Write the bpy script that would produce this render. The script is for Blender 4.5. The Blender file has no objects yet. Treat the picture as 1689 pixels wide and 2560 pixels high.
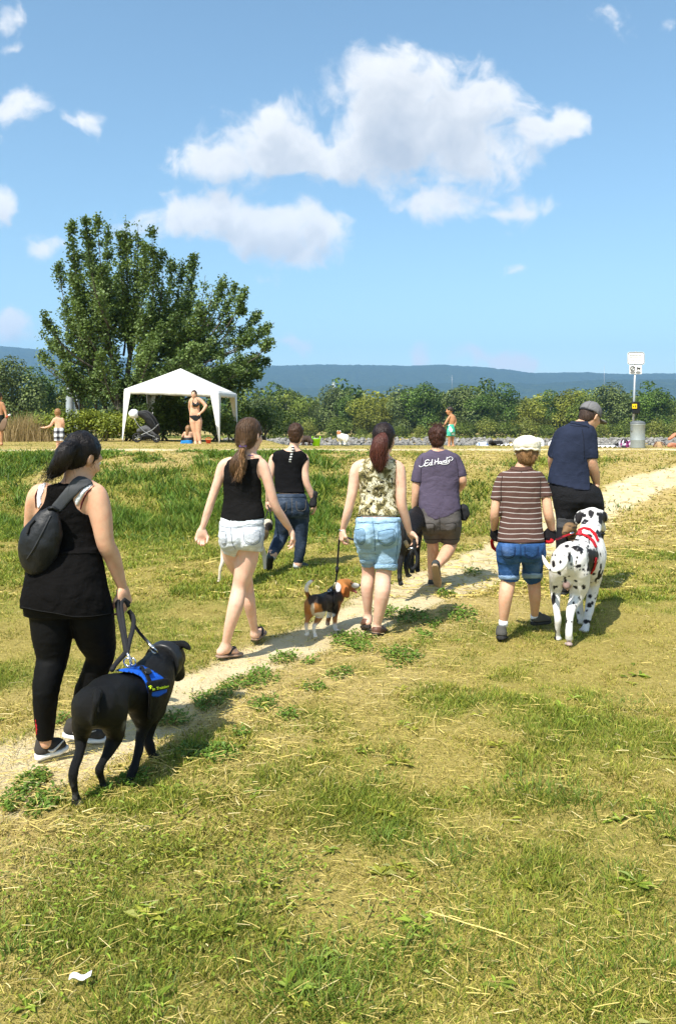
import bpy, math, random
import numpy as np

# ------------------------------------------------------------------ camera, sky, sun, exposure
scene = bpy.context.scene
col = scene.collection
F, CX, HY, EYE = 2125.0, 844.5, 1061.0, 1.65      # focal length, principal column, horizon row (photo px), eye height (m)
cam_d = bpy.data.cameras.new('camera'); cam = bpy.data.objects.new('camera', cam_d); col.objects.link(cam)
cam.location = (0, 0, EYE); cam.rotation_euler = (math.radians(90), 0, 0)
cam_d.sensor_fit = 'VERTICAL'; cam_d.sensor_height = 24.0; cam_d.lens = 24.0 * F / 2560.0
cam_d.shift_y = -(1280.0 - HY) / 2560.0
cam_d.clip_start = 0.05; cam_d.clip_end = 60000.0
scene.camera = cam
scene.view_settings.view_transform = 'Standard'; scene.view_settings.look = 'None'
scene.view_settings.exposure = 0.72; scene.view_settings.gamma = 1.0
scene.cycles.use_denoising = True
scene.cycles.max_bounces = 6; scene.cycles.diffuse_bounces = 3; scene.cycles.glossy_bounces = 2
scene.cycles.transmission_bounces = 3; scene.cycles.transparent_max_bounces = 6; scene.cycles.volume_bounces = 0
scene.cycles.caustics_reflective = False; scene.cycles.caustics_refractive = False

SUN = np.array([-0.58, -0.88, 1.44]); SUN /= np.linalg.norm(SUN)     # towards the sun
sun_d = bpy.data.lights.new('sun', 'SUN'); sun = bpy.data.objects.new('sun', sun_d); col.objects.link(sun)
sun_d.energy = 5.0; sun_d.angle = math.radians(0.53); sun_d.color = (1.0, 0.955, 0.87)
from mathutils import Vector, Matrix
sun.rotation_euler = Vector(-SUN).to_track_quat('-Z', 'Y').to_euler()

world = bpy.data.worlds.new('World'); scene.world = world; world.use_nodes = True

class NT:
    """small helper for node trees"""
    def __init__(s, tree): s.t = tree; s.n = tree.nodes; s.l = tree.links
    def node(s, kind, **kw):
        n = s.n.new(kind)
        for k, v in kw.items(): setattr(n, k, v)
        return n
    def put(s, sock, v):
        if v is None: return
        if hasattr(v, 'is_output') or isinstance(v, bpy.types.NodeSocket): s.l.new(v, sock)
        else: sock.default_value = v
    def math(s, op, a, b=None, c=None, clamp=False):
        n = s.node('ShaderNodeMath', operation=op, use_clamp=clamp)
        s.put(n.inputs[0], a); s.put(n.inputs[1], b)
        if c is not None: s.put(n.inputs[2], c)
        return n.outputs[0]
    def vmath(s, op, a, b=None, out=0):
        n = s.node('ShaderNodeVectorMath', operation=op)
        s.put(n.inputs[0], a)
        if b is not None:
            if op == 'SCALE': s.put(n.inputs[3], b)
            else: s.put(n.inputs[1], b)
        return n.outputs[out]
    def noise(s, vec, scale, detail=2.0, rough=0.5, dist=0.0, dim='3D', out=0):
        n = s.node('ShaderNodeTexNoise', noise_dimensions=dim)
        if vec is not None: s.l.new(vec, n.inputs['Vector'])
        n.inputs['Scale'].default_value = scale; n.inputs['Detail'].default_value = detail
        n.inputs['Roughness'].default_value = rough; n.inputs['Distortion'].default_value = dist
        return n.outputs[out]
    def voronoi(s, vec, scale, feature='F1', out='Distance', rand=1.0):
        n = s.node('ShaderNodeTexVoronoi', feature=feature)
        if vec is not None: s.l.new(vec, n.inputs['Vector'])
        n.inputs['Scale'].default_value = scale; n.inputs['Randomness'].default_value = rand
        return n.outputs[out]
    def ramp(s, fac, stops, interp='LINEAR'):
        n = s.node('ShaderNodeValToRGB'); s.put(n.inputs[0], fac)
        n.color_ramp.interpolation = interp
        e = n.color_ramp.elements
        while len(e) > 1: e.remove(e[-1])
        for i, (p, c) in enumerate(stops):
            q = e[0] if i == 0 else e.new(p)
            q.position = p; q.color = (*c[:3], 1.0)
        return n.outputs[0]
    def maprange(s, v, a, b, c, d, smooth=False):
        n = s.node('ShaderNodeMapRange', interpolation_type='SMOOTHSTEP' if smooth else 'LINEAR')
        s.put(n.inputs[0], v)
        for i, q in enumerate((a, b, c, d)): s.put(n.inputs[i + 1], q)
        return n.outputs[0]
    def mix(s, fac, a, b, blend='MIX'):
        n = s.node('ShaderNodeMix', data_type='RGBA', blend_type=blend)
        s.put(n.inputs[0], fac)
        s.put(n.inputs[6], (*a[:3], 1) if isinstance(a, (tuple, list)) else a)
        s.put(n.inputs[7], (*b[:3], 1) if isinstance(b, (tuple, list)) else b)
        return n.outputs[2]
    def attr(s, name, out='Fac'):
        n = s.node('ShaderNodeAttribute', attribute_name=name); return n.outputs[out]
    def coord(s, out='Object'):
        return s.node('ShaderNodeTexCoord').outputs[out]

# clouds: a density over the sky's directions, used twice (density, and density a little nearer the sun for self shading)
CLOUDS = [  # photo px: x, y, half width, half height, weight
 (560,398,150,66,.95),(690,365,190,98,1.05),(860,378,255,92,1.1),(680,290,75,70,.8),(1010,235,150,125,1.1),(985,330,230,100,1.1),
 (1110,300,190,130,1.05),(1225,225,75,85,.85),(1215,345,170,100,.9),(1310,330,90,80,.85),(1390,305,60,60,.9),(930,425,240,55,.75),
 (1130,505,170,55,.85),(1255,520,120,36,.75),(1060,500,120,50,.7),(1270,565,60,26,.55),
 (490,538,170,64,.98),(560,508,85,56,.95),(420,548,110,52,.85),(630,555,130,60,.92),(700,580,150,66,.95),(790,592,90,60,.95),(740,620,150,48,.85),(420,620,70,40,.5),
 (25,290,75,70,.95),(215,300,60,46,.8),(0,515,40,60,.8),(115,610,70,48,.9),(25,790,85,62,.85),
 (720,870,95,34,.8),(1050,888,44,32,.85),(1245,908,105,40,.88),(1305,662,68,30,.72),(1140,138,45,34,.55),
 (1545,35,85,75,.6),(1690,75,50,40,.55),(20,40,75,40,.55),(20,112,60,26,.5),(1650,415,50,26,.42),(640,700,90,40,.4),(960,140,70,45,.55)]
g = bpy.data.node_groups.new('cloud_density', 'ShaderNodeTree')
g.interface.new_socket('uv', in_out='INPUT', socket_type='NodeSocketVector')
g.interface.new_socket('density', in_out='OUTPUT', socket_type='NodeSocketFloat')
N = NT(g); gi = N.node('NodeGroupInput'); go = N.node('NodeGroupOutput')
uv = gi.outputs[0]
warp = N.vmath('SCALE', N.vmath('SUBTRACT', N.noise(uv, 9.0, 3.0, .55, out=1), (.5, .5, .5)), .07)
uvw = N.vmath('ADD', uv, warp)
best = None
for (x, y, rx, ry, w) in CLOUDS:
    d = N.vmath('MULTIPLY', N.vmath('SUBTRACT', uvw, ((x - CX) / F, (HY - y) / F, 0)), (F / rx, F / ry, 0))
    v = N.math('MULTIPLY_ADD', N.vmath('LENGTH', d, out=1), -0.52 * w, w)
    best = v if best is None else N.math('SMOOTH_MAX', best, v, 0.22)
fb = N.noise(uvw, 16.0, 7.0, .53, .25)
fb2 = N.noise(uvw, 70.0, 4.0, .6)
den = N.math('ADD', N.math('SUBTRACT', best, .45), N.math('ADD', N.math('MULTIPLY', N.math('SUBTRACT', fb, .5), 1.3),
             N.math('MULTIPLY', N.math('SUBTRACT', fb2, .5), .22)))
N.l.new(den, go.inputs[0])

N = NT(world.node_tree); N.n.clear()
sky = N.node('ShaderNodeTexSky', sky_type='NISHITA'); sky.sun_disc = False
sky.sun_elevation = math.asin(SUN[2]); sky.sun_rotation = math.atan2(SUN[0], SUN[1])
sky.altitude = 100; sky.air_density = 1.0; sky.dust_density = 1.0; sky.ozone_density = 1.6
dirv = N.coord('Generated')
sep = N.node('ShaderNodeSeparateXYZ'); N.l.new(dirv, sep.inputs[0])
yy = N.math('MAXIMUM', sep.outputs[1], 0.08)
cmb = N.node('ShaderNodeCombineXYZ')
N.l.new(N.math('DIVIDE', sep.outputs[0], yy), cmb.inputs[0]); N.l.new(N.math('DIVIDE', sep.outputs[2], yy), cmb.inputs[1])
def cloud(vec):
    n = N.node('ShaderNodeGroup'); n.node_tree = g; N.l.new(vec, n.inputs[0]); return n.outputs[0]
# the same kind of scattered cumulus over the rest of the sky
oth = N.math('MULTIPLY', N.math('SUBTRACT', N.noise(dirv, 3.1, 5.0, .58, .3), .56), 5.0)
oth = N.math('MINIMUM', oth, N.maprange(sep.outputs[2], .02, .25, -.5, 1.0))
isf = N.maprange(sep.outputs[1], .70, .80, 1.0, 0.0, True)
oth = N.math('SUBTRACT', N.math('MULTIPLY', N.math('ADD', oth, .5), isf), .5)
# sky blue is a touch deeper than the model's, as in the photograph
skyc = N.mix(1.0, sky.outputs[0], (0.92, 1.03, 0.95), 'MULTIPLY')
def sky_bg(dens, lit):
    cover = N.maprange(dens, -.05, .30, 0.0, 1.0, True)
    thick = N.maprange(N.math('ADD', N.math('MULTIPLY', dens, .35), lit), -.10, .92, 0.0, 1.0)
    ccol = N.ramp(thick, [(0.0, (5.6, 5.5, 5.35)), (.30, (5.1, 5.05, 4.95)), (.60, (4.0, 4.08, 4.18)), (1.0, (2.95, 3.15, 3.45))])
    fin = N.mix(N.math('MULTIPLY', cover, .94), skyc, ccol)
    bg = N.node('ShaderNodeBackground'); N.l.new(fin, bg.inputs[0]); bg.inputs[1].default_value = 0.13
    return bg.outputs[0]
bg_rest = sky_bg(oth, N.math('MULTIPLY', oth, .8))
front = N.math('MAXIMUM', cloud(cmb.outputs[0]), oth)
bg_front = sky_bg(front, cloud(N.vmath('ADD', cmb.outputs[0], (-.006, .030, 0))))
ahead = N.math('MULTIPLY', N.math('GREATER_THAN', sep.outputs[1], .70), N.math('GREATER_THAN', sep.outputs[2], -.02))
mixs = N.node('ShaderNodeMixShader'); N.l.new(ahead, mixs.inputs[0]); N.l.new(bg_rest, mixs.inputs[1]); N.l.new(bg_front, mixs.inputs[2])
world.cycles.sampling_method = 'MANUAL'; world.cycles.sample_map_resolution = 128
wo = N.node('ShaderNodeOutputWorld'); N.l.new(mixs.outputs[0], wo.inputs[0])

# ------------------------------------------------------------------ helpers
def W(px, py, D):
    """photo pixel at depth D -> point in the place"""
    return np.array([(px - CX) * D / F, D, EYE + (HY - py) * D / F])

def tag(o, label=None, cat=None, group=None, kind=None):
    if label: o['label'] = label
    if cat: o['category'] = cat
    if group: o['group'] = group
    if kind: o['kind'] = kind
    return o

def empty(name, loc=(0, 0, 0)):
    o = bpy.data.objects.new(name, None); col.objects.link(o); o.location = [float(v) for v in loc]
    o.empty_display_size = .1
    return o

def link(name, me, parent=None, mats=None):
    o = bpy.data.objects.new(name, me); col.objects.link(o)
    if mats is not None:
        for m in (mats if isinstance(mats, (list, tuple)) else [mats]): me.materials.append(m)
    if parent is not None:
        o.parent = parent
        # every mesh is modelled in place coordinates; a root Empty's own location is undone here
        o.matrix_parent_inverse = Matrix.Translation(-Vector(parent.location)) if parent.type == 'EMPTY' else Matrix.Identity(4)
    return o

def mesh_np(name, V, faces, smooth=True, colors=None, attrs=None, loops=None, sizes=None):
    """mesh from numpy arrays; faces (n,3) or (n,4), or loops + sizes"""
    me = bpy.data.meshes.new(name)
    V = np.asarray(V, np.float32)
    if loops is None:
        faces = np.asarray(faces, np.int32); k = faces.shape[1]
        loops = faces.ravel(); sizes = np.full(len(faces), k, np.int32)
    me.vertices.add(len(V)); me.vertices.foreach_set('co', V.ravel())
    me.loops.add(len(loops)); me.loops.foreach_set('vertex_index', loops.astype(np.int32))
    me.polygons.add(len(sizes))
    st = np.zeros(len(sizes), np.int32); st[1:] = np.cumsum(sizes)[:-1]
    me.polygons.foreach_set('loop_start', st)
    try: me.polygons.foreach_set('loop_total', sizes.astype(np.int32))
    except Exception: pass
    me.polygons.foreach_set('use_smooth', np.full(len(sizes), bool(smooth)))
    if colors is not None:
        a = me.color_attributes.new('Col', 'FLOAT_COLOR', 'POINT')
        c = np.ones((len(V), 4), np.float32); c[:, :3] = colors
        a.data.foreach_set('color', c.ravel())
    for k, v in (attrs or {}).items():
        a = me.attributes.new(k, 'FLOAT', 'POINT'); a.data.foreach_set('value', np.asarray(v, np.float32))
    me.update(calc_edges=True); me.validate()
    return me

# value noise on numpy points
_rt = np.random.RandomState(7).rand(64, 64, 64).astype(np.float32)
def vnoise(P, s, seed=0):
    q = np.asarray(P, np.float32) * s + seed * 13.37 + 100.0
    i = np.floor(q).astype(np.int64); f = q - i; f = f * f * (3 - 2 * f)
    i &= 63; j = (i + 1) & 63
    def L(a, b, t): return a + (b - a) * t
    x0, y0, z0 = i[..., 0], i[..., 1], i[..., 2]; x1, y1, z1 = j[..., 0], j[..., 1], j[..., 2]
    fx, fy, fz = f[..., 0], f[..., 1], f[..., 2]
    return L(L(L(_rt[x0, y0, z0], _rt[x1, y0, z0], fx), L(_rt[x0, y1, z0], _rt[x1, y1, z0], fx), fy),
             L(L(_rt[x0, y0, z1], _rt[x1, y0, z1], fx), L(_rt[x0, y1, z1], _rt[x1, y1, z1], fx), fy), fz)
def fbm(P, s, oct=4, seed=0):
    r = 0; a = .5; t = 0
    for k in range(oct):
        r = r + a * vnoise(P, s * 2 ** k, seed + k * 3); t += a; a *= .5
    return r / t
def sstep(a, b, x):
    t = np.clip((x - a) / (b - a), 0, 1); return t * t * (3 - 2 * t)

# materials
MATS = {}
def mat(name, color, rough=.6, bump=0.0, bscale=200.0, var=0.0, vscale=20.0, spec=.3, metal=0.0, sheen=0.0, sss=0.0, build=None, coat=0.0, folds=0.0, folds_w=4.0):
    if name in MATS: return MATS[name]
    m = bpy.data.materials.new(name); m.use_nodes = True
    N = NT(m.node_tree); b = N.n['Principled BSDF']
    b.inputs['Roughness'].default_value = rough; b.inputs['Metallic'].default_value = metal
    b.inputs['Specular IOR Level'].default_value = spec
    if sheen: b.inputs['Sheen Weight'].default_value = sheen; b.inputs['Sheen Roughness'].default_value = .5
    if sss: b.inputs['Subsurface Weight'].default_value = sss; b.inputs['Subsurface Radius'].default_value = (.012, .005, .003); b.inputs['Subsurface Scale'].default_value = 1.0
    if coat: b.inputs['Coat Weight'].default_value = coat
    co = N.coord('Object')
    if color == 'Col': c = N.attr('Col', 'Color')
    else: c = (*color, 1.0)
    if build: c = build(N, co, c)
    if var:
        f = N.maprange(N.noise(co, vscale, 4.0, .6), .25, .75, 1.0 - var, 1.0 + var)
        v = N.vmath('SCALE', c if not isinstance(c, tuple) else c[:3], f)
        N.l.new(v, b.inputs['Base Color'])
    elif isinstance(c, tuple): b.inputs['Base Color'].default_value = (*c[:3], 1)
    else: N.l.new(c, b.inputs['Base Color'])
    if bump:
        bn = N.node('ShaderNodeBump'); bn.inputs['Strength'].default_value = 1.0; bn.inputs['Distance'].default_value = bump
        hgt = N.noise(co, bscale, 4.0, .6)
        if folds:      # soft creases of cloth
            hgt = N.math('ADD', hgt, N.math('MULTIPLY', N.noise(N.vmath('MULTIPLY', co, (1, 1, 1.7)), folds, 3.0, .55, .8), folds_w))
        N.l.new(hgt, bn.inputs['Height']); N.l.new(bn.outputs[0], b.inputs['Normal'])
    MATS[name] = m
    return m
# ------------------------------------------------------------------ bodies and cloth: signed distance fields meshed with surface nets
def rot_to(R, P): return P @ R       # world -> local for a rotation whose columns are the local axes

class SDF:
    def __init__(s, pts, h, pad=.12):
        pts = np.asarray(pts, float)
        s.h = h; s.lo = pts.min(0) - pad; s.n = np.ceil((pts.max(0) + pad - s.lo) / h).astype(int) + 1
        s.d = np.full(s.n, .3, np.float32)
        s.ax = [(s.lo[i] + h * np.arange(s.n[i])).astype(np.float32) for i in range(3)]
    def blk(s, lo, hi, m):
        a = np.maximum(np.floor((np.asarray(lo) - m - s.lo) / s.h).astype(int), 0)
        b = np.minimum(np.ceil((np.asarray(hi) + m - s.lo) / s.h).astype(int) + 1, s.n)
        if np.any(b <= a): return None, None
        sl = tuple(slice(a[i], b[i]) for i in range(3))
        X = s.ax[0][sl[0]][:, None, None]; Y = s.ax[1][sl[1]][None, :, None]; Z = s.ax[2][sl[2]][None, None, :]
        return sl, (X, Y, Z)
    def join(s, sl, v, k):
        a = s.d[sl]
        if k > 0:
            h = np.maximum(k - np.abs(a - v), 0) / k
            s.d[sl] = np.minimum(a, v) - h * h * k * .25
        else: s.d[sl] = np.minimum(a, v)
    def cut(s, sl, v, k=0.0):
        a = s.d[sl]; v = -v
        if k > 0:
            h = np.maximum(k - np.abs(a - v), 0) / k
            s.d[sl] = np.maximum(a, v) + h * h * k * .25
        else: s.d[sl] = np.maximum(a, v)
    def cone(s, a, b, ra, rb, k=.03, cap=False, flat=None, sub=False, capa=False):
        """round cone a->b; cap: cut flat at b; flat=(axis, factor): squeezed across axis"""
        a = np.asarray(a, float); b = np.asarray(b, float); r = max(ra, rb)
        sl, C = s.blk(np.minimum(a, b) - r, np.maximum(a, b) + r, max(k, .05) + 2 * s.h)
        if sl is None: return
        X, Y, Z = C; ab = b - a; L2 = max(float(ab @ ab), 1e-9)
        t = ((X - a[0]) * ab[0] + (Y - a[1]) * ab[1] + (Z - a[2]) * ab[2]) / L2
        tc = np.clip(t, 0, 1)
        dx = X - a[0] - tc * ab[0]; dy = Y - a[1] - tc * ab[1]; dz = Z - a[2] - tc * ab[2]
        q = dx * dx + dy * dy + dz * dz
        if flat is not None:
            ax, f = flat; ax = np.asarray(ax, float); ax = ax / np.linalg.norm(ax)
            w = dx * ax[0] + dy * ax[1] + dz * ax[2]
            q = q + w * w * (f * f - 1.0)
        v = np.sqrt(np.maximum(q, 0)) - (ra + tc * (rb - ra))
        if cap: v = np.maximum(v, (t - 1) * math.sqrt(L2))
        if capa: v = np.maximum(v, -t * math.sqrt(L2))
        (s.cut if sub else s.join)(sl, v.astype(np.float32), k)
    def chain(s, pts, rad, k=.03, n=4, flat=None, cap=False):
        """smooth tapering limb through the points, joined to the field as a whole"""
        P = np.asarray(pts, float); r = np.asarray(rad, float)
        if len(P) > 2 and n > 1:
            q = catmull(np.concatenate([P, r[:, None]], 1), n); P, r = q[:, :3], q[:, 3]
        m = r.max()
        sl, C = s.blk(P.min(0) - m, P.max(0) + m, max(k, .05) + 2 * s.h)
        if sl is None: return
        t = SDF.__new__(SDF); t.h = s.h; t.ax = [s.ax[i][sl[i]] for i in range(3)]; t.n = np.array([len(a) for a in t.ax]); t.lo = np.array([a[0] for a in t.ax], float); t.d = np.full(t.n, .3, np.float32)
        for i in range(len(P) - 1): t.cone(P[i], P[i + 1], r[i], r[i + 1], 0, flat=flat, cap=cap and i == len(P) - 2)
        s.join(sl, t.d, k)
    def ell(s, c, r, k=.03, R=None, sub=False):
        c = np.asarray(c, float); r = np.asarray(r, float); m = r.max()
        sl, C = s.blk(c - m, c + m, max(k, .05) + 2 * s.h)
        if sl is None: return
        x, y, z = C[0] - c[0], C[1] - c[1], C[2] - c[2]
        if R is not None:
            x, y, z = (x * R[0, 0] + y * R[1, 0] + z * R[2, 0], x * R[0, 1] + y * R[1, 1] + z * R[2, 1], x * R[0, 2] + y * R[1, 2] + z * R[2, 2])
        k0 = np.sqrt((x / r[0]) ** 2 + (y / r[1]) ** 2 + (z / r[2]) ** 2)
        k1 = np.sqrt((x / r[0] ** 2) ** 2 + (y / r[1] ** 2) ** 2 + (z / r[2] ** 2) ** 2)
        v = k0 * (k0 - 1) / np.maximum(k1, 1e-6)
        (s.cut if sub else s.join)(sl, v.astype(np.float32), k)
    def loft(s, rows, k=.03, p=2.4, grow=0.0, axis=2, capr=.02):
        """stacked oval sections along one axis: rows of (pos, c1, c2, half1, half2)"""
        rows = np.array(sorted(rows, key=lambda r: r[0]), float)
        t = np.linspace(rows[0, 0], rows[-1, 0], 160)
        # monotone-ish smooth interpolation: linear then blurred
        f = [np.interp(t, rows[:, 0], rows[:, i]) for i in range(1, 5)]
        ker = np.hanning(15); ker /= ker.sum()
        f = [np.convolve(np.pad(q, 7, mode='edge'), ker, 'valid') for q in f]
        oth = [i for i in range(3) if i != axis]
        lo = np.zeros(3); hi = np.zeros(3); lo[axis] = t[0]; hi[axis] = t[-1]
        for j, o in enumerate(oth):
            lo[o] = (f[j] - f[j + 2]).min(); hi[o] = (f[j] + f[j + 2]).max()
        sl, C = s.blk(lo, hi, max(k, .06) + 2 * s.h)
        if sl is None: return
        T = C[axis]; tt = T.ravel()
        g = [np.interp(tt, t, q).reshape(T.shape) for q in f]
        A, B = g[2] + grow, g[3] + grow
        u = np.abs(C[oth[0]] - g[0]) / A; v = np.abs(C[oth[1]] - g[1]) / B
        k0 = (u ** p + v ** p + 1e-9) ** (1 / p)
        k1 = k0 ** (1 - p) * np.sqrt((u ** (p - 1) / A) ** 2 + (v ** (p - 1) / B) ** 2)
        d = (k0 - 1) / np.maximum(k1, 1e-3)
        e = np.maximum(T - t[-1], t[0] - T) - grow * .3
        d = np.maximum(d, e + np.zeros_like(d))
        s.join(sl, d.astype(np.float32), k)
    def copy(s, grow=0.0):
        q = SDF.__new__(SDF); q.h = s.h; q.lo = s.lo; q.n = s.n; q.ax = s.ax; q.d = s.d - np.float32(grow); return q
    def inter(s, v): s.d = np.maximum(s.d, v.astype(np.float32))
    def half(s, p, n):
        """keep the side n points away from"""
        n = np.asarray(n, float); n = n / np.linalg.norm(n)
        v = (s.ax[0][:, None, None] - p[0]) * n[0] + (s.ax[1][None, :, None] - p[1]) * n[1] + (s.ax[2][None, None, :] - p[2]) * n[2]
        s.inter(v)
    def poly(s, pts, keep=True, D=None):
        """clip by an outline given in x,z at depth D and carried along the lines of sight, as (n,2)"""
        P = np.asarray(pts, float); ya, yb = s.ax[1][0], s.ax[1][-1]
        if D is None: D = .5 * (ya + yb)
        q = s.h * .9; k = [D / ya, D / yb]
        xs = [s.ax[0][0] * v for v in k] + [s.ax[0][-1] * v for v in k]; zs = [EYE + (s.ax[2][0] - EYE) * v for v in k] + [EYE + (s.ax[2][-1] - EYE) * v for v in k]
        gx0, gx1, gz0, gz1 = min(xs), max(xs), min(zs), max(zs)
        gX = np.arange(gx0, gx1 + 2 * q, q); gZ = np.arange(gz0, gz1 + 2 * q, q)
        X = gX[:, None]; Z = gZ[None, :]
        d = np.full((len(gX), len(gZ)), 1e9); ins = np.zeros(d.shape, bool)
        for i in range(len(P)):
            a = P[i]; b = P[(i + 1) % len(P)]; e = b - a
            wx = X - a[0]; wz = Z - a[1]
            t = np.clip((wx * e[0] + wz * e[1]) / max(e @ e, 1e-12), 0, 1)
            d = np.minimum(d, (wx - e[0] * t) ** 2 + (wz - e[1] * t) ** 2)
            c = ((a[1] > Z) != (b[1] > Z))
            xi = a[0] + (Z - a[1]) / (e[1] if abs(e[1]) > 1e-9 else 1e-9) * e[0]
            ins ^= c & (X < xi)
        sd = (np.sqrt(d) * np.where(ins, -1, 1)).astype(np.float32)
        if not keep: sd = -sd
        for j, y in enumerate(s.ax[1]):
            u = (s.ax[0] * (D / y) - gx0) / q; w = (EYE + (s.ax[2] - EYE) * (D / y) - gz0) / q
            i = np.clip(u.astype(int), 0, len(gX) - 2); k_ = np.clip(w.astype(int), 0, len(gZ) - 2); fu = (u - i)[:, None]; fw = (w - k_)[None, :]
            v = sd[np.ix_(i, k_)] * (1 - fu) * (1 - fw) + sd[np.ix_(i + 1, k_)] * fu * (1 - fw) + sd[np.ix_(i, k_ + 1)] * (1 - fu) * fw + sd[np.ix_(i + 1, k_ + 1)] * fu * fw
            s.d[:, j, :] = np.maximum(s.d[:, j, :], v)
    def wrinkle(s, amp, freq, seed=0, stretch=(1, 1, 1)):
        m = np.abs(s.d) < .05
        idx = np.argwhere(m)
        P = s.lo + idx * s.h
        w = (fbm(P * np.array(stretch), freq, 3, seed) - .5) * 2 * amp
        s.d[m] += w.astype(np.float32)
    def mesh(s):
        d = s.d; d = np.pad(d, 1, constant_values=.3); lo = s.lo - s.h
        sg = d < 0
        def cn(a, o): return a[o[0]:a.shape[0] - 1 + o[0], o[1]:a.shape[1] - 1 + o[1], o[2]:a.shape[2] - 1 + o[2]]
        O = [(i, j, k) for i in (0, 1) for j in (0, 1) for k in (0, 1)]
        cnt = np.zeros(tuple(np.array(d.shape) - 1), np.int8)
        for o in O: cnt += cn(sg, o)
        act = (cnt > 0) & (cnt < 8)
        ids = np.argwhere(act); idx = np.full(act.shape, -1, np.int64); idx[act] = np.arange(len(ids))
        vals = {o: d[ids[:, 0] + o[0], ids[:, 1] + o[1], ids[:, 2] + o[2]] for o in O}
        acc = np.zeros((len(ids), 3)); n = np.zeros(len(ids))
        for o in O:
            for ax in range(3):
                if o[ax]: continue
                q = list(o); q[ax] = 1; q = tuple(q)
                a, b = vals[o], vals[q]; m = (a < 0) != (b < 0)
                t = np.where(m, a / np.where(np.abs(a - b) < 1e-9, 1e-9, a - b), 0)
                p = np.tile(np.array(o, float), (len(ids), 1)); p[:, ax] = t
                acc += p * m[:, None]; n += m
        V = lo + (ids + acc / np.maximum(n, 1)[:, None]) * s.h
        fs = []
        for ax in range(3):
            a, b = [i for i in range(3) if i != ax]
            s0 = sg; e = [slice(None)] * 3; e2 = [slice(None)] * 3; e[ax] = slice(0, -1); e2[ax] = slice(1, None)
            ch = sg[tuple(e)] != sg[tuple(e2)]
            ii = np.argwhere(ch)
            ii = ii[(ii[:, a] > 0) & (ii[:, b] > 0) & (ii[:, a] < d.shape[a] - 1) & (ii[:, b] < d.shape[b] - 1)]
            if not len(ii): continue
            def cell(da, db):
                q = ii.copy(); q[:, a] += da; q[:, b] += db; return idx[q[:, 0], q[:, 1], q[:, 2]]
            Q = np.stack([cell(-1, -1), cell(0, -1), cell(0, 0), cell(-1, 0)], 1)
            ins = sg[ii[:, 0], ii[:, 1], ii[:, 2]]
            fl = ins if ax != 1 else ~ins
            Q[~fl] = Q[~fl][:, ::-1]
            fs.append(Q)
        Fc = np.concatenate(fs) if fs else np.zeros((0, 4), int)
        Fc = Fc[(Fc >= 0).all(1)]
        return V, Fc
    def near(s, x, z, grow=0.0, D=None):
        """first surface met along the lines of sight through x,z at depth D -> depth there (nan where missed)"""
        x = np.asarray(x, float); z = np.asarray(z, float); ya, yb = s.ax[1][0], s.ax[1][-1]
        if D is None: D = .5 * (ya + yb)
        ys = np.arange(ya, yb - s.h * .01, s.h * .6); k = ys[None, :] / np.asarray(D).reshape(-1, 1) if np.ndim(D) else ys[None, :] / D
        xi = np.clip((x[:, None] * k - s.lo[0]) / s.h, 0, s.n[0] - 1.001); zi = np.clip((EYE + (z[:, None] - EYE) * k - s.lo[2]) / s.h, 0, s.n[2] - 1.001); yi = np.clip((ys - s.lo[1]) / s.h, 0, s.n[1] - 1.001)[None, :] + 0 * xi
        i, j, m = xi.astype(int), yi.astype(int), zi.astype(int); fx, fy, fz = xi - i, yi - j, zi - m; d = 0
        for a in (0, 1):
            for b in (0, 1):
                for c in (0, 1): d = d + s.d[i + a, j + b, m + c] * (fx if a else 1 - fx) * (fy if b else 1 - fy) * (fz if c else 1 - fz)
        d = d - grow; ins = d < 0; first = ins.argmax(1); ok = ins.any(1); q = np.maximum(first, 1); r = np.arange(len(q)); A = d[r, q - 1]; Bq = d[r, q]
        t = A / np.where(np.abs(A - Bq) < 1e-9, 1e-9, A - Bq); y = ys[q - 1] + np.clip(t, 0, 1) * s.h * .6
        return np.where(ok, y, np.nan)

def smooth_mesh(V, Fc, it=1, lam=.5):
    if not len(V): return V
    for _ in range(it):
        acc = np.zeros_like(V); n = np.zeros(len(V))
        for i in range(4):
            a, b = Fc[:, i], Fc[:, (i + 1) % 4]
            np.add.at(acc, a, V[b]); np.add.at(n, a, 1); np.add.at(acc, b, V[a]); np.add.at(n, b, 1)
        V = V + lam * (acc / np.maximum(n, 1)[:, None] - V)
    return V

def sdf_obj(name, fields, material, parent, colors=None, it=1):
    """one mesh object from one or several fields"""
    if not isinstance(fields, (list, tuple)): fields = [fields]
    Vs, Fs, o = [], [], 0
    for f in fields:
        V, Fc = f if isinstance(f, tuple) else f.mesh()
        if not len(V): continue
        if it and not isinstance(f, tuple): V = smooth_mesh(V, Fc, it)
        Vs.append(V); Fs.append(Fc + o); o += len(V)
    if not Vs:
        print('EMPTY FIELD', name, parent.name if parent else ''); return None
    V = np.concatenate(Vs); Fc = np.concatenate(Fs)
    me = mesh_np(name, V, Fc, True, colors(V) if colors else None)
    return link(name, me, parent, material)

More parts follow.
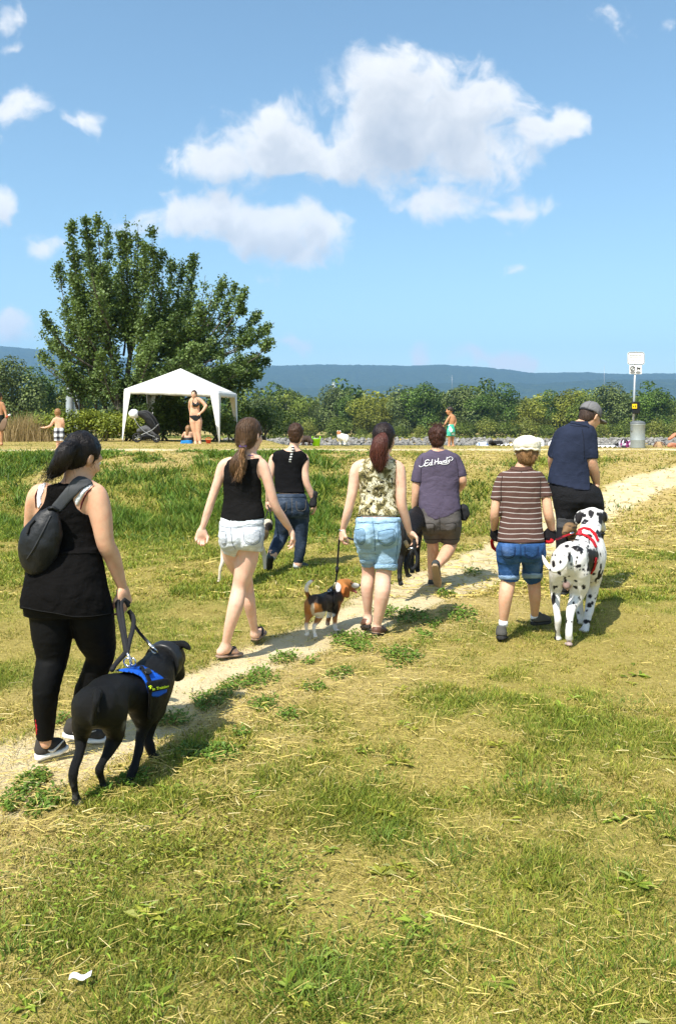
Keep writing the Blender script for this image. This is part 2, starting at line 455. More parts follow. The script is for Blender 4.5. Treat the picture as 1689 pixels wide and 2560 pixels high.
# tubes and boxes for the small things
def tube(pts, rad, seg=8, closed=False, flat=None):
    """swept tube -> V, quads (n,4); flat=(vec, f) squeezes the section along vec"""
    P = np.asarray(pts, float); n = len(P); rad = np.broadcast_to(np.asarray(rad, float), (n,))
    T = np.gradient(P, axis=0)
    if closed: T = np.roll(P, -1, 0) - np.roll(P, 1, 0)
    T /= np.maximum(np.linalg.norm(T, axis=1), 1e-9)[:, None]
    up = np.array([0, 0, 1.0]) if abs(T[0, 2]) < .9 else np.array([1.0, 0, 0])
    V = []; u = np.cross(T[0], up); u /= np.linalg.norm(u)
    for i in range(n):
        u = u - T[i] * (u @ T[i]); u /= max(np.linalg.norm(u), 1e-9); v = np.cross(T[i], u)
        for j in range(seg):
            a = 2 * math.pi * j / seg; o = rad[i] * (math.cos(a) * u + math.sin(a) * v)
            if flat is not None:
                w = np.asarray(flat[0], float); w = w / np.linalg.norm(w); o = o - w * (o @ w) * (1 - flat[1])
            V.append(P[i] + o)
    Q = []
    m = n if closed else n - 1
    for i in range(m):
        i2 = (i + 1) % n
        for j in range(seg):
            j2 = (j + 1) % seg
            Q.append((i * seg + j, i * seg + j2, i2 * seg + j2, i2 * seg + j))
    V = np.array(V)
    if not closed:
        for e, b in ((0, 0), (n - 1, (n - 1) * seg)):
            V = np.vstack([V, P[e]]); c = len(V) - 1
            for j in range(0, seg, 2):
                q = (b + j, b + (j + 1) % seg, b + (j + 2) % seg, c)
                Q.append(q if e else q[::-1])
    return V, np.array(Q)

def catmull(pts, n=8):
    P = np.asarray(pts, float); P = np.vstack([2 * P[0] - P[1], P, 2 * P[-1] - P[-2]]); out = []
    for i in range(1, len(P) - 2):
        for t in np.linspace(0, 1, n, endpoint=False):
            a, b, c, d = P[i - 1], P[i], P[i + 1], P[i + 2]
            out.append(.5 * (2 * b + (c - a) * t + (2 * a - 5 * b + 4 * c - d) * t * t + (3 * b - a - 3 * c + d) * t ** 3))
    out.append(P[-2]); return np.array(out)

def merge(lst):
    Vs, Fs, o = [], [], 0
    for V, Q in lst: Vs.append(V); Fs.append(np.asarray(Q) + o); o += len(V)
    return np.concatenate(Vs), np.concatenate(Fs)

def tube_obj(name, pts, rad, material, parent=None, seg=8, sm=True, **kw):
    V, Q = tube(pts, rad, seg, **kw); return link(name, mesh_np(name, V, Q, sm), parent, material)

def boxm(c, s, R=None, bev=0.0):
    """box with chamfered vertical and horizontal edges -> V, quads"""
    c = np.asarray(c, float); s = np.asarray(s, float) / 2
    V = np.array([(x, y, z) for x in (-1, 1) for y in (-1, 1) for z in (-1, 1)], float) * s
    if R is not None: V = V @ np.asarray(R).T
    return V + c, np.array([(0, 1, 3, 2), (4, 6, 7, 5), (0, 4, 5, 1), (2, 3, 7, 6), (0, 2, 6, 4), (1, 5, 7, 3)])

def rz(a):
    c, s = math.cos(a), math.sin(a); return np.array([[c, -s, 0], [s, c, 0], [0, 0, 1.0]])
def rx(a):
    c, s = math.cos(a), math.sin(a); return np.array([[1.0, 0, 0], [0, c, -s], [0, s, c]])
def ry(a):
    c, s = math.cos(a), math.sin(a); return np.array([[c, 0, s], [0, 1.0, 0], [-s, 0, c]])

def lathe(prof, seg=24, c=(0, 0, 0)):
    prof = np.asarray(prof, float); n = len(prof); V = []
    for r, z in prof:
        for j in range(seg):
            a = 2 * math.pi * j / seg; V.append((c[0] + r * math.cos(a), c[1] + r * math.sin(a), c[2] + z))
    Q = [(i * seg + j, i * seg + (j + 1) % seg, (i + 1) * seg + (j + 1) % seg, (i + 1) * seg + j) for i in range(n - 1) for j in range(seg)]
    return np.array(V), np.array(Q)

def ball(c, r, seg=10, ring=6, R=None):
    a = np.linspace(-math.pi / 2, math.pi / 2, ring); V, Q = lathe(np.stack([np.maximum(np.cos(a), 1e-3), np.sin(a)], 1), seg)
    V = V * np.asarray(r)
    if R is not None: V = V @ R.T
    return V + np.asarray(c), Q
# ------------------------------------------------------------------ the setting: ground, river, far bank, hills, haze
RS = np.random.RandomState(11)
def edge_y(x): return 24.2 + 9.5 * sstep(-1.2, -3.2, x)          # where the near bank drops to the river
def ground_z(x, y):
    x = np.asarray(x, float); y = np.asarray(y, float)
    P = np.stack([x, y, x * 0], -1)
    n = (fbm(P, .9, 3, 5) - .5)
    rise = sstep(12.0 + .5 * n, 18.2, y) * 1.05
    z = rise + n * .05 * sstep(1.5, 3.5, y) * sstep(26, 18, y)
    tongue = sstep(0, -5, x + 9.5 + (y - 33) * .25) * sstep(140, 110, y)
    e = edge_y(x)
    drop = sstep(e, e + 9, y) * (1 - tongue)
    z = z * (1 - drop) + drop * -4.2
    far = sstep(183.5, 190.5, y)
    z = z * (1 - far) + far * -1.55
    z = z + sstep(600, 3400, y) * 38 * (.6 + .8 * fbm(P, .0009, 2, 9))
    return z
def gz(x, y): return float(ground_z(np.array([x]), np.array([y]))[0])
def G(px, py, z=0.0):
    D = (EYE - z) * F / (py - HY); return W(px, py, D)

# the trodden path over the meadow, in photo pixels (centre, half width in metres)
PATH_PX = [(-260,2030,.36),(-60,1965,.36),(60,1915,.35),(250,1850,.31),(480,1735,.26),(614,1668,.24),(775,1602,.26),(900,1548,.31),(1030,1490,.38),
           (1120,1452,.45),(1220,1405,.46),(1330,1360,.5),(1450,1312,.5)]
PATH = [(*G(a, b)[:2], w) for a, b, w in PATH_PX] + [(4.55, 14.3, .34), (5.6, 15.4, .36), (7.0, 16.2, .4), (9.5, 17.0, .4), (14, 17.5, .4)]
PATH = np.array(PATH)
def path_d(x, y):
    """signed side distance to the path in half widths, and plain distance"""
    best = np.full(x.shape, 1e9); side = np.zeros(x.shape); bw = np.ones(x.shape)
    for a, b in zip(PATH[:-1], PATH[1:]):
        e = b[:2] - a[:2]; t = np.clip(((x - a[0]) * e[0] + (y - a[1]) * e[1]) / (e @ e), 0, 1)
        dx = x - a[0] - t * e[0]; dy = y - a[1] - t * e[1]; d = np.sqrt(dx * dx + dy * dy)
        m = d < best; best = np.where(m, d, best); bw = np.where(m, a[2] + t * (b[2] - a[2]), bw)
        side = np.where(m, np.sign(e[0] * dy - e[1] * dx), side)
    return best, bw, side
CLUMPS_PX = [(882,1600,70),(900,1622,50),(716,1652,42),(850,1688,38),(995,1650,60),(1020,1640,40),(636,1700,62),(560,1728,50),(530,1750,55),(660,1768,48),(786,1722,30),
             (722,1795,42),(432,1800,45),(545,1882,60),(1030,1545,60),(960,1535,40),(1150,1545,60),(1080,1560,40),(71,1966,60),(118,2006,55),(457,1805,40),(480,1890,40),
             (30,2010,45),(240,1780,35),(150,1800,30),(690,1700,20),(1110,1490,32),(1180,1430,30),(1060,1590,34),(770,1660,24),(350,1760,30),(600,1840,30),(250,1990,30),(330,1960,40)]
CLUMPS = np.array([(*G(a, b)[:2], r * 1.35 / (b - HY)) for a, b, r in CLUMPS_PX])
def masks(x, y):
    """bare path 0..1, straw 0..1, green 0..1, clover 0..1"""
    P = np.stack([x, y, x * 0], -1)
    d, w, side = path_d(x, y)
    n1 = fbm(P, 3.2, 4, 1); n2 = fbm(P, .55, 3, 2); n3 = fbm(P, 8.0, 3, 3); n4 = fbm(P, 1.6, 3, 8)
    bare = sstep(1.35, .9, d / w + (n1 - .5) * .9)
    right = np.where(side < 0, 1.0, .35)
    straw = sstep(1.5, .15, (d - w) + (n2 - .5) * 1.6) * right
    straw = np.maximum(straw * sstep(.34, .6, n1 + .08), bare)
    # dry ground on the slope to the right and along the crest
    dry = sstep(.47, .62, n2 + .10 * sstep(0, 3, x)) * sstep(11, 13, y)
    crest = sstep(17.2, 18.4, y + (n1 - .5) * 1.2)
    track = sstep(.9, .45, np.abs(y - 20.0 - .02 * x + (n2 - .5) * 1.6) / 1.0 + (n3 - .5) * .9)
    bankg = sstep(11.6, 12.8, y) * (1 - crest) * sstep(3.2, .8, x + (n2 - .5) * 3)
    n5 = fbm(P, 4.2, 3, 12)
    green = sstep(.44, .66, n4 * .38 + n2 * .27 + n5 * .35) * .75
    # lush bank, and the greener strip of meadow left of the path
    left = sstep(0.2, 1.6, side * d) * sstep(6.5, 8.5, y) * .55
    green = np.maximum(green, np.maximum(bankg * (0.35 + .65 * sstep(.36, .5, n4)), left * sstep(.35, .55, n4)))
    near = sstep(3.9, 2.9, y + (n5 - .5) * 3.0) * .32
    green = np.maximum(green, near * sstep(.34, .6, n4))
    green = green * (1 - .85 * straw) * (1 - .8 * dry) * (1 - .75 * crest)
    clov = np.zeros(x.shape)
    for cx, cy, r in CLUMPS:
        q = np.sqrt((x - cx) ** 2 + ((y - cy) * .6) ** 2) / r
        clov = np.maximum(clov, sstep(1.2, .55, q + (n3 - .5) * 1.3))
    crestg = sstep(16.3, 17.1, y + (n1 - .5)) * sstep(18.7, 18.0, y + (n1 - .5)) * sstep(1.5, -1.5, x) * sstep(.40, .52, n4)
    return np.maximum(bare, 0) * (1 - clov * .9), np.clip(np.maximum(straw, np.maximum(dry * .8, crest * .45)), 0, 1), np.clip(np.maximum(green, crestg * .9), 0, 1), np.maximum(clov, crestg), track * sstep(26, 22, y)

def spread(a, b, step, end_lo, end_hi, n):
    m = np.arange(a, b + 1e-6, step)
    lo = a - np.geomspace(step, a - end_lo, n)[::-1] if end_lo < a else []
    hi = b + np.geomspace(step, end_hi - b, n)
    return np.concatenate([lo, m, hi])
gx = spread(-9.5, 9.5, .11, -9000, 9000, 70); gy = np.concatenate([[-400, -60, -12, -3, 0.2], np.arange(1.2, 22.0, .10), 22 + np.geomspace(.09, 3600, 150)])
XX, YY = np.meshgrid(gx, gy, indexing='ij')
ZZ = ground_z(XX, YY)
bare, straw, green, clov, track = masks(XX, YY)
nearm = (YY > 0) & (YY < 30) & (np.abs(XX) < 20)
micro = (fbm(np.stack([XX, YY, XX * 0], -1), 14, 2, 4) - .5) * .018 - bare * .012
ZZ = ZZ + np.where(nearm, micro, 0)
nx_, ny_ = XX.shape
I = np.arange(nx_ * ny_).reshape(nx_, ny_)
Q = np.stack([I[:-1, :-1].ravel(), I[1:, :-1].ravel(), I[1:, 1:].ravel(), I[:-1, 1:].ravel()], 1)
def ground_build(N, co, c):
    bare = N.attr('bare'); straw = N.attr('straw'); green = N.attr('green'); track = N.attr('track'); far = N.attr('far')
    n1 = N.noise(co, 26.0, 6.0, .7); n2 = N.noise(co, 3.0, 5.0, .6); n3 = N.noise(co, 140.0, 3.0, .7)
    soil = N.ramp(n1, [(.25, (.18, .14, .035)), (.5, (.31, .245, .068)), (.75, (.44, .35, .115))])
    grs = N.ramp(n1, [(.25, (.09, .11, .018)), (.5, (.16, .19, .03)), (.75, (.27, .28, .06))])
    c = N.mix(green, soil, grs)
    c = N.mix(N.math('MULTIPLY', straw, .8), c, N.ramp(n1, [(.2, (.29, .205, .075)), (.5, (.46, .34, .14)), (.8, (.62, .49, .23))]))
    sand = N.ramp(N.math('ADD', N.math('MULTIPLY', n3, .5), N.math('MULTIPLY', n2, .5)), [(.3, (.46, .365, .20)), (.5, (.62, .505, .30)), (.68, (.74, .62, .40))])
    c = N.mix(N.math('MAXIMUM', bare, track), c, sand)
    fields = N.ramp(N.voronoi(N.vmath('MULTIPLY', co, (1, .35, 0)), .0042, out='Color'), [(.2, (.06, .085, .022)), (.5, (.12, .15, .04)), (.8, (.26, .23, .11))], 'CONSTANT')
    return N.mix(far, c, fields)
gm = mat('meadow_soil', (0, 0, 0), rough=.95, spec=.1, bump=.02, bscale=60, build=ground_build)
far_a = sstep(260, 700, YY)
ground = link('ground', mesh_np('ground', np.stack([XX, YY, ZZ], -1).reshape(-1, 3), Q, True,
              attrs=dict(bare=bare.ravel(), straw=straw.ravel(), green=green.ravel(), track=track.ravel(), far=far_a.ravel())), None, gm)
tag(ground, 'sun-dried meadow ground rising to a low grassy bank by the river', kind='structure')

# river
def water_build(N, co, c):
    return c
wm = mat('river_water', (.035, .05, .045), rough=.12, spec=.5, bump=.05, bscale=1.6)
V = np.array([(-3000, 22.0, -2.7), (3000, 22.0, -2.7), (3000, 189.5, -2.7), (-3000, 189.5, -2.7)], float)
tag(link('river', mesh_np('river', V, [(0, 1, 2, 3)], False), None, wm), 'strip of calm river water behind the near bank', kind='structure')

# hills
def ridge(px):   # photo column -> crest row
    return np.interp(px, [-3500, -900, 0, 95, 350, 668, 810, 1020, 1077, 1185, 1290, 1400, 1510, 1689, 2300, 4500],
                     [925, 880, 855, 862, 890, 910, 907, 911, 906, 914, 929, 926, 931, 928, 945, 960])
def hill(name, D, depth, crest, rough, label, seed, color):
    hx = np.concatenate([np.linspace(-D * 1.6, -D * .5, 60), np.linspace(-D * .5, D * .5, 460)[1:-1], np.linspace(D * .5, D * 1.6, 60)])
    t = np.linspace(0, 1, 34)
    px = CX + hx * F / D
    H = EYE + (HY - crest(px)) * D / F
    X, T = np.meshgrid(hx, t, indexing='ij')
    Yc = D - depth * (1 - T) + depth * .0
    P = np.stack([X, Yc, X * 0], -1)
    Zc = H[:, None] * (np.sin(T * math.pi / 2) ** 1.25) * (.93 + .14 * fbm(P, .0014, 3, seed) * (1 - T)) + (fbm(P, .055, 2, seed + 1) - .5) * rough * sstep(0, .1, T) + (fbm(P, .004, 3, seed + 5) - .5) * rough * 2.5 * sstep(0, .2, T) * (1 - T)
    # back side
    X2 = np.concatenate([X, X[:, -1:]], 1); Y2 = np.concatenate([Yc, Yc[:, -1:] + depth], 1); Z2 = np.concatenate([Zc, Zc[:, -1:] * 0], 1)
    n0, n1 = X2.shape; I = np.arange(n0 * n1).reshape(n0, n1)
    Q = np.stack([I[:-1, :-1].ravel(), I[1:, :-1].ravel(), I[1:, 1:].ravel(), I[:-1, 1:].ravel()], 1)
    tag(link(name, mesh_np(name, np.stack([X2, Y2, Z2], -1).reshape(-1, 3), Q, True), None, color), label, kind='structure')
def hill_build(N, co, c):
    n = N.noise(co, .03, 5.0, .7)
    f = N.ramp(n, [(.3, (.018, .03, .012)), (.5, (.03, .048, .018)), (.7, (.055, .075, .026))])
    return f
hm = mat('wooded_hillside', (0, 0, 0), rough=1.0, spec=0.0, bump=9.0, bscale=.05, build=hill_build)
hill('hills', 6200, 2500, ridge, 16, 'long wooded ridge fading blue across the horizon', 21, hm)
hill('hills_front', 4300, 1100, lambda px: np.interp(px, [-3500, 400, 640, 800, 930, 1050, 1200, 1330, 1480, 1689, 4500], [946, 950, 956, 962, 958, 949, 946, 950, 940, 938, 950]) + 4, 14,
     'lower wooded hills in front of the ridge', 33, hm)

# the air between here and the hills
hz = bpy.data.materials.new('summer_haze'); hz.use_nodes = True
N = NT(hz.node_tree); N.n.clear()
pv = N.node('ShaderNodeVolumePrincipled'); pv.inputs['Color'].default_value = (.33, .61, 1.0, 1); pv.inputs['Density'].default_value = 1.3e-4
mo = N.node('ShaderNodeOutputMaterial'); N.l.new(pv.outputs[0], mo.inputs['Volume'])
V, Q = boxm((0, 4000, 400), (22000, 9400, 814))
tag(link('haze', mesh_np('haze', V, Q, False), None, hz), 'thin blue summer haze over the valley', kind='stuff')
# ------------------------------------------------------------------ grass, straw and clover: uncountable, one object each
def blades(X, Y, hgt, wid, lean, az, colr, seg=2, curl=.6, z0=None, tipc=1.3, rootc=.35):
    """curved grass blades: one strip of seg quads + tip each"""
    n = len(X); z = ground_z(X, Y) if z0 is None else z0
    ta = RS.rand(n) * 6.283
    wx, wy = np.cos(ta) * wid * .5, np.sin(ta) * wid * .5
    dx, dy = np.cos(az), np.sin(az)
    rows = seg + 1; V = np.zeros((n, rows * 2 - 1, 3), np.float32); C = np.zeros((n, rows * 2 - 1, 3), np.float32)
    for r in range(rows):
        t = r / seg
        h = hgt * (t - lean * curl * t * t * .5); o = hgt * lean * t * (.4 + curl * t)
        cx = X + dx * o; cy = Y + dy * o; cz = z + h - .006
        k = (1 - t) ** .6
        f = (rootc + (tipc - rootc) * t)  # shade between blades put into the colour: dark roots, brighter tips
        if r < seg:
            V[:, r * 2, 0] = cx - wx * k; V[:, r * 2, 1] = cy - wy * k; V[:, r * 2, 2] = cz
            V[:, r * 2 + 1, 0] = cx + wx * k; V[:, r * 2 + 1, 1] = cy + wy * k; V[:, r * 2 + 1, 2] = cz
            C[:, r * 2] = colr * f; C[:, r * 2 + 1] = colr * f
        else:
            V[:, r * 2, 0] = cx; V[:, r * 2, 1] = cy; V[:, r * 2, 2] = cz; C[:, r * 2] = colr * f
    m = rows * 2 - 1; base = (np.arange(n) * m)[:, None]
    tr = []
    for r in range(seg - 1):
        a = r * 2; tr += [(a, a + 1, a + 3), (a, a + 3, a + 2)]
    a = (seg - 1) * 2; tr += [(a, a + 1, a + 2)]
    T = (base[:, :, None] + np.array(tr)[None]).reshape(-1, 3)
    return V.reshape(-1, 3), T, C.reshape(-1, 3)

def leafmat(name, trans=.35, rough=.6):
    m = bpy.data.materials.new(name); m.use_nodes = True; N = NT(m.node_tree); N.n.clear()
    c = N.attr('Col', 'Color')
    d = N.node('ShaderNodeBsdfPrincipled'); N.l.new(c, d.inputs['Base Color']); d.inputs['Roughness'].default_value = rough; d.inputs['Specular IOR Level'].default_value = .25
    t = N.node('ShaderNodeBsdfTranslucent'); N.l.new(N.mix(1.0, c, (1.1, 1.15, .6), 'MULTIPLY'), t.inputs[0])
    mx = N.node('ShaderNodeMixShader'); mx.inputs[0].default_value = trans
    N.l.new(d.outputs[0], mx.inputs[1]); N.l.new(t.outputs[0], mx.inputs[2])
    o = N.node('ShaderNodeOutputMaterial'); N.l.new(mx.outputs[0], o.inputs[0]); return m
grass_m = leafmat('grass_blades', .3, .55)

STRAW = np.array([.58, .455, .138]); OLIVE = np.array([.385, .35, .058]); GREEN = np.array([.20, .265, .031]); LUSH = np.array([.095, .19, .028]); CLOV = np.array([.105, .175, .022]); PALE = np.array([.66, .54, .26]); YGRN = np.array([.36, .37, .050])
def sample(n, y0, y1, wide=.44, pad=.5, power=1.0):
    """points over the seen ground between two depths, denser near"""
    u = RS.rand(n); y = y0 * (y1 / y0) ** (u ** power)
    x = (RS.rand(n) * 2 - 1) * (y * wide + pad)
    return x, y

Vs, Ts, Cs = [], [], []; off = 0
def addb(r):
    global off
    Vs.append(r[0]); Ts.append(r[1] + off); Cs.append(r[2]); off += len(r[0])
def lawn(n, y0, y1, hs, ws, power=1.0, seg=2):
    x, y = sample(n, y0, y1, power=power)
    b, s, g_, c_, tr = masks(x, y)
    keep = RS.rand(n) > np.maximum(np.maximum(b * .985, tr * .9), s * .35)
    x, y, b, s, g_, c_ = (q[keep] for q in (x, y, b, s, g_, c_)); n = len(x)
    P = np.stack([x, y, x * 0], -1)
    tuf = fbm(P, 6.0, 2, 31)
    r = RS.rand(n)
    mixg = np.clip(g_ * 1.0 + .20 * (tuf - .5) + (r - .5) * .95, 0, 1)
    colr = STRAW[None] * (1 - sstep(.0, .26, mixg))[:, None] + OLIVE[None] * (sstep(.0, .26, mixg) * (1 - sstep(.3, .62, mixg)))[:, None] + GREEN[None] * sstep(.3, .62, mixg)[:, None]
    colr = colr * (1 - sstep(11, 13.5, y) * g_ * .8)[:, None] + LUSH[None] * (sstep(11, 13.5, y) * g_ * .8)[:, None]
    colr = colr * (.45 + 1.0 * RS.rand(n, 1)) * (.8 + .4 * vnoise(P, 1.3, 17))[:, None]
    yg = RS.rand(n) < .16
    colr[yg] = colr[yg] * .35 + YGRN * .65
    h = hs * (.45 + .9 * RS.rand(n)) * (.55 + .9 * g_ + .5 * sstep(.5, .7, tuf))
    dry = mixg < .25
    h = np.where(dry, h * .8, h)
    bank = sstep(11.8, 13.2, y) * sstep(18.2, 17.0, y)
    h = h * (1 + bank * (.7 + 1.1 * g_))
    h = np.where(y > 18.2, h * .8, h)
    lean = np.where(dry, .5 + RS.rand(n) * 1.25, .25 + RS.rand(n) * .9)
    w = ws * (.6 + .8 * RS.rand(n)) * (1 + .35 * (y > 8))
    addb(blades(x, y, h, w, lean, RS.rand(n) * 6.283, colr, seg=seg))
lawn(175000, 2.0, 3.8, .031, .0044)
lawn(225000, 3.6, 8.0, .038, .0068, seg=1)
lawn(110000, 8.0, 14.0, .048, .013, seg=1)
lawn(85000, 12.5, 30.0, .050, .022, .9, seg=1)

# taller tufts seen here and there in the foreground (photo px, spread m, blade height)
TUFTS = [(560,2300,.16,.10,1),(660,2190,.16,.11,1),(480,2120,.13,.09,0),(960,2105,.10,.10,1),(1340,1995,.17,.14,1),(1450,2010,.12,.13,1),(1110,2150,.13,.11,1),
         (1140,2360,.18,.09,1),(1000,2400,.15,.11,1),(1670,2080,.13,.14,1),(1560,2210,.15,.08,1),(800,2500,.18,.12,1),(740,2470,.14,.12,1),(300,2560,.2,.10,1),
         (30,2400,.15,.11,1),(1430,2480,.2,.10,1),(870,2540,.15,.12,1),(1270,2330,.12,.09,0),(1180,1750,.12,.08,1),(1380,1840,.15,.07,1),(980,1900,.14,.07,1),(1560,1760,.2,.07,1),
         (1540,1940,.1,.09,0),(620,2060,.12,.09,0),(230,2330,.12,.07,1),(1650,2420,.16,.1,1),(1290,1680,.12,.07,0),(940,1960,.12,.08,1)]
for (a, b, sp, h, k) in TUFTS:
    c = G(a, b); n = int(330 * (sp / .15))
    x = c[0] + RS.randn(n) * sp * .55; y = c[1] + RS.randn(n) * sp * .75
    colr = (LUSH * .5 + GREEN * .55 if k else YGRN * .9)[None] * (.6 + .75 * RS.rand(n, 1))
    az = np.arctan2(y - c[1], x - c[0]) + RS.randn(n) * .9
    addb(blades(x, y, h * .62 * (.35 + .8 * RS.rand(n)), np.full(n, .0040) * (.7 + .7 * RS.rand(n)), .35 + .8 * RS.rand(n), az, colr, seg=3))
# lush bank: long soft blades in bunches
nb = 1500; bx = (RS.rand(nb) * 2 - 1) * 7.5; by = 11.8 + RS.rand(nb) * 6.2
m_ = masks(bx, by); k = RS.rand(nb) < m_[2] * 1.1
for a, b in zip(bx[k], by[k]):
    n = 34; x = a + RS.randn(n) * .13; y = b + RS.randn(n) * .13
    c = (LUSH, LUSH, GREEN * 1.1, YGRN, OLIVE)[RS.randint(5)] * (.75 + .5 * RS.rand())
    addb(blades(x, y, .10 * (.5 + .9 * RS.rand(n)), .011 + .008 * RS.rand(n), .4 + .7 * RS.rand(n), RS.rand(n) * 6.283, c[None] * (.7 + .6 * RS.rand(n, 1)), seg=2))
V = np.concatenate(Vs); T = np.concatenate(Ts); C = np.concatenate(Cs)
tag(link('meadow_grass', mesh_np('meadow_grass', V, T, True, C), None, grass_m), 'short sun-bleached meadow grass with greener tufts', kind='stuff')

# loose mown straw lying about
Vs, Ts, Cs = [], [], []; off = 0
def strawbits(n, y0, y1, L, wd, where):
    x, y = sample(n, y0, y1)
    b, s, g_, c_, tr = masks(x, y)
    k = RS.rand(n) < where(b, s, g_); x, y, b, s = x[k], y[k], b[k], s[k]; n = len(x)
    a = RS.rand(n) * 6.283; l = L * (.25 + RS.rand(n) ** 2 * 1.4)
    dx, dy = np.cos(a) * l, np.sin(a) * l; z = ground_z(x, y) + .004 + .03 * RS.rand(n) * (1 - b)
    tz = (RS.rand(n) - .35) * .10 * l
    w = wd * (.6 + .8 * RS.rand(n)); bend = RS.randn(n) * .035 * l
    p = np.stack([np.stack([x - dx / 2, y - dy / 2, z], -1), np.stack([x - dy / l * bend, y + dx / l * bend, z + tz * .5 + .001], -1), np.stack([x + dx / 2, y + dy / 2, z + tz * .6], -1)], 1)
    wv = np.stack([-np.sin(a) * w * .5, np.cos(a) * w * .5, w * .3], -1)[:, None]
    V = np.concatenate([p - wv, p + wv], 1)      # 0 1 2 / 3 4 5
    T = (np.arange(n)[:, None, None] * 6 + np.array([(0, 1, 4), (0, 4, 3), (1, 2, 5), (1, 5, 4)])[None]).reshape(-1, 3)
    colr = np.where(RS.rand(n, 1) < .14, PALE, STRAW)[:, :] * (.5 + .7 * RS.rand(n, 1))
    C = np.repeat(colr, 6, 0)
    global off
    Vs.append(V.reshape(-1, 3)); Ts.append(T + off); Cs.append(C); off += len(C)
strawbits(34000, 2.0, 5.0, .055, .0016, lambda b, s, g: .32 + .65 * s - .2 * g)
strawbits(32000, 3.4, 9.0, .075, .0026, lambda b, s, g: .06 + .85 * s * (1 - b * .72))
strawbits(22000, 8.0, 19.0, .13, .009, lambda b, s, g: .04 + .85 * s * (1 - b * .5))
strawbits(110, 2.0, 6.0, .20, .0034, lambda b, s, g: .9 + 0 * s)
V = np.concatenate(Vs); T = np.concatenate(Ts); C = np.concatenate(Cs)
tag(link('straw_litter', mesh_np('straw_litter', V, T, False, C), None, leafmat('dry_straw', .1, .5)), 'pale cut straw scattered over the meadow and path', kind='stuff')

# clover and broad leaves
Vs, Ts, Cs = [], [], []; off = 0
def broad(x, y, L, wid, colr, z=0.0, tilt=.5):
    n = len(x); a = RS.rand(n) * 6.283; l = L * (.6 + .8 * RS.rand(n)); w = wid * (.7 + .6 * RS.rand(n))
    zz = ground_z(x, y) + z; t = tilt * (.2 + RS.rand(n))
    d = np.stack([np.cos(a), np.sin(a), t], -1); s = np.stack([-np.sin(a), np.cos(a), RS.randn(n) * .25], -1)
    o = np.stack([x, y, zz], -1)
    V = np.stack([o, o + d * (l * .55)[:, None] + s * (w * .5)[:, None], o + d * l[:, None] - np.array([0, 0, 1]) * (l * .22)[:, None], o + d * (l * .55)[:, None] - s * (w * .5)[:, None]], 1)
    T = (np.arange(n)[:, None, None] * 4 + np.array([(0, 1, 2), (0, 2, 3)])[None]).reshape(-1, 3)
    C = np.repeat(colr * (.65 + .7 * RS.rand(n, 1)), 4, 0)
    global off
    Vs.append(V.reshape(-1, 3)); Ts.append(T + off); Cs.append(C); off += len(C)
x, y = sample(330000, 3.0, 19.0); m_ = masks(x, y); k = RS.rand(len(x)) < m_[3] * 1.0; x, y = x[k], y[k]
nn = len(x); broad(x, y, .021 * (1 + .13 * np.maximum(y - 5, 0)), .016 * (1 + .13 * np.maximum(y - 5, 0)), CLOV[None] * 1.1, z=RS.rand(nn) * .020 * (1 + .06 * y), tilt=.8)
for i in range(150):     # plantain and dandelion rosettes in the lawn
    x, y = sample(1, 2.0, 7.0); b_ = masks(x, y)
    if b_[0][0] > .2: continue
    n = RS.randint(5, 12); big = .018 + .022 * RS.rand()
    c = (YGRN * .8 if RS.rand() < .55 else GREEN * 1.05)
    broad(np.full(n, x[0]) + RS.randn(n) * .008, np.full(n, y[0]) + RS.randn(n) * .008, np.full(n, big * 1.7), big * .55, c[None], z=.006, tilt=.5)
for (a, b, sp, n) in [(400,2120,.28,200),(330,2160,.2,120),(700,2180,.14,90),(430,2370,.22,120),(110,2370,.22,120),(230,2230,.2,80),(640,2130,.2,170),(1010,2300,.14,90),(60,2240,.2,120),(760,2330,.2,120),(500,2250,.2,140)]:
    c = G(a, b); broad(c[0] + RS.randn(n) * sp * .6, c[1] + RS.randn(n) * sp, np.full(n, .024), .009, (YGRN * .75 if RS.rand() < .5 else GREEN * 1.15)[None], z=.012 + RS.rand(n) * .02, tilt=.45)
V = np.concatenate(Vs); T = np.concatenate(Ts); C = np.concatenate(Cs)
tag(link('ground_cover', mesh_np('ground_cover', V, T, False, C), None, leafmat('broad_leaves', .25, .45)), 'dark green clover clumps and broad-leaved weeds by the path', kind='stuff')
# ------------------------------------------------------------------ trees and shrubs
LEAF = leafmat('tree_leaves', .28, .5)
BARK = mat('grey_bark', (.11, .095, .075), rough=.95, bump=.03, bscale=14, var=.3, vscale=3)
def leaves(P, size, rs, up=.35, out=None, aspect=.72):
    """one small folded leaf face per point -> V, quads"""
    n = len(P); nrm = rs.randn(n, 3); nrm[:, 2] = np.abs(nrm[:, 2]) + up
    if out is not None: nrm = nrm + out * 1.1
    nrm /= np.linalg.norm(nrm, axis=1)[:, None]
    a = rs.randn(n, 3); a -= nrm * (a * nrm).sum(1)[:, None]; a /= np.linalg.norm(a, axis=1)[:, None]; b = np.cross(nrm, a)
    s = (size * (.6 + .8 * rs.rand(n)))[:, None]
    V = np.stack([P - a * s * .5, P + b * s * .5 * aspect - a * s * .05, P + a * s * .55 - nrm * s * .08, P - b * s * .5 * aspect - a * s * .05], 1).reshape(-1, 3)
    return V, np.arange(n * 4).reshape(n, 4)
def leafcol(n, dark, light, rs, P=None, s=1.2, seed=3):
    t = rs.rand(n) ** 1.3
    if P is not None: t = np.clip(t * .6 + .75 * (fbm(P, s, 2, seed) - .25), 0, 1)
    c = np.array(dark) * (1 - t)[:, None] + np.array(light) * t[:, None]
    return np.repeat(c * (.8 + .4 * rs.rand(n, 1)), 4, 0)

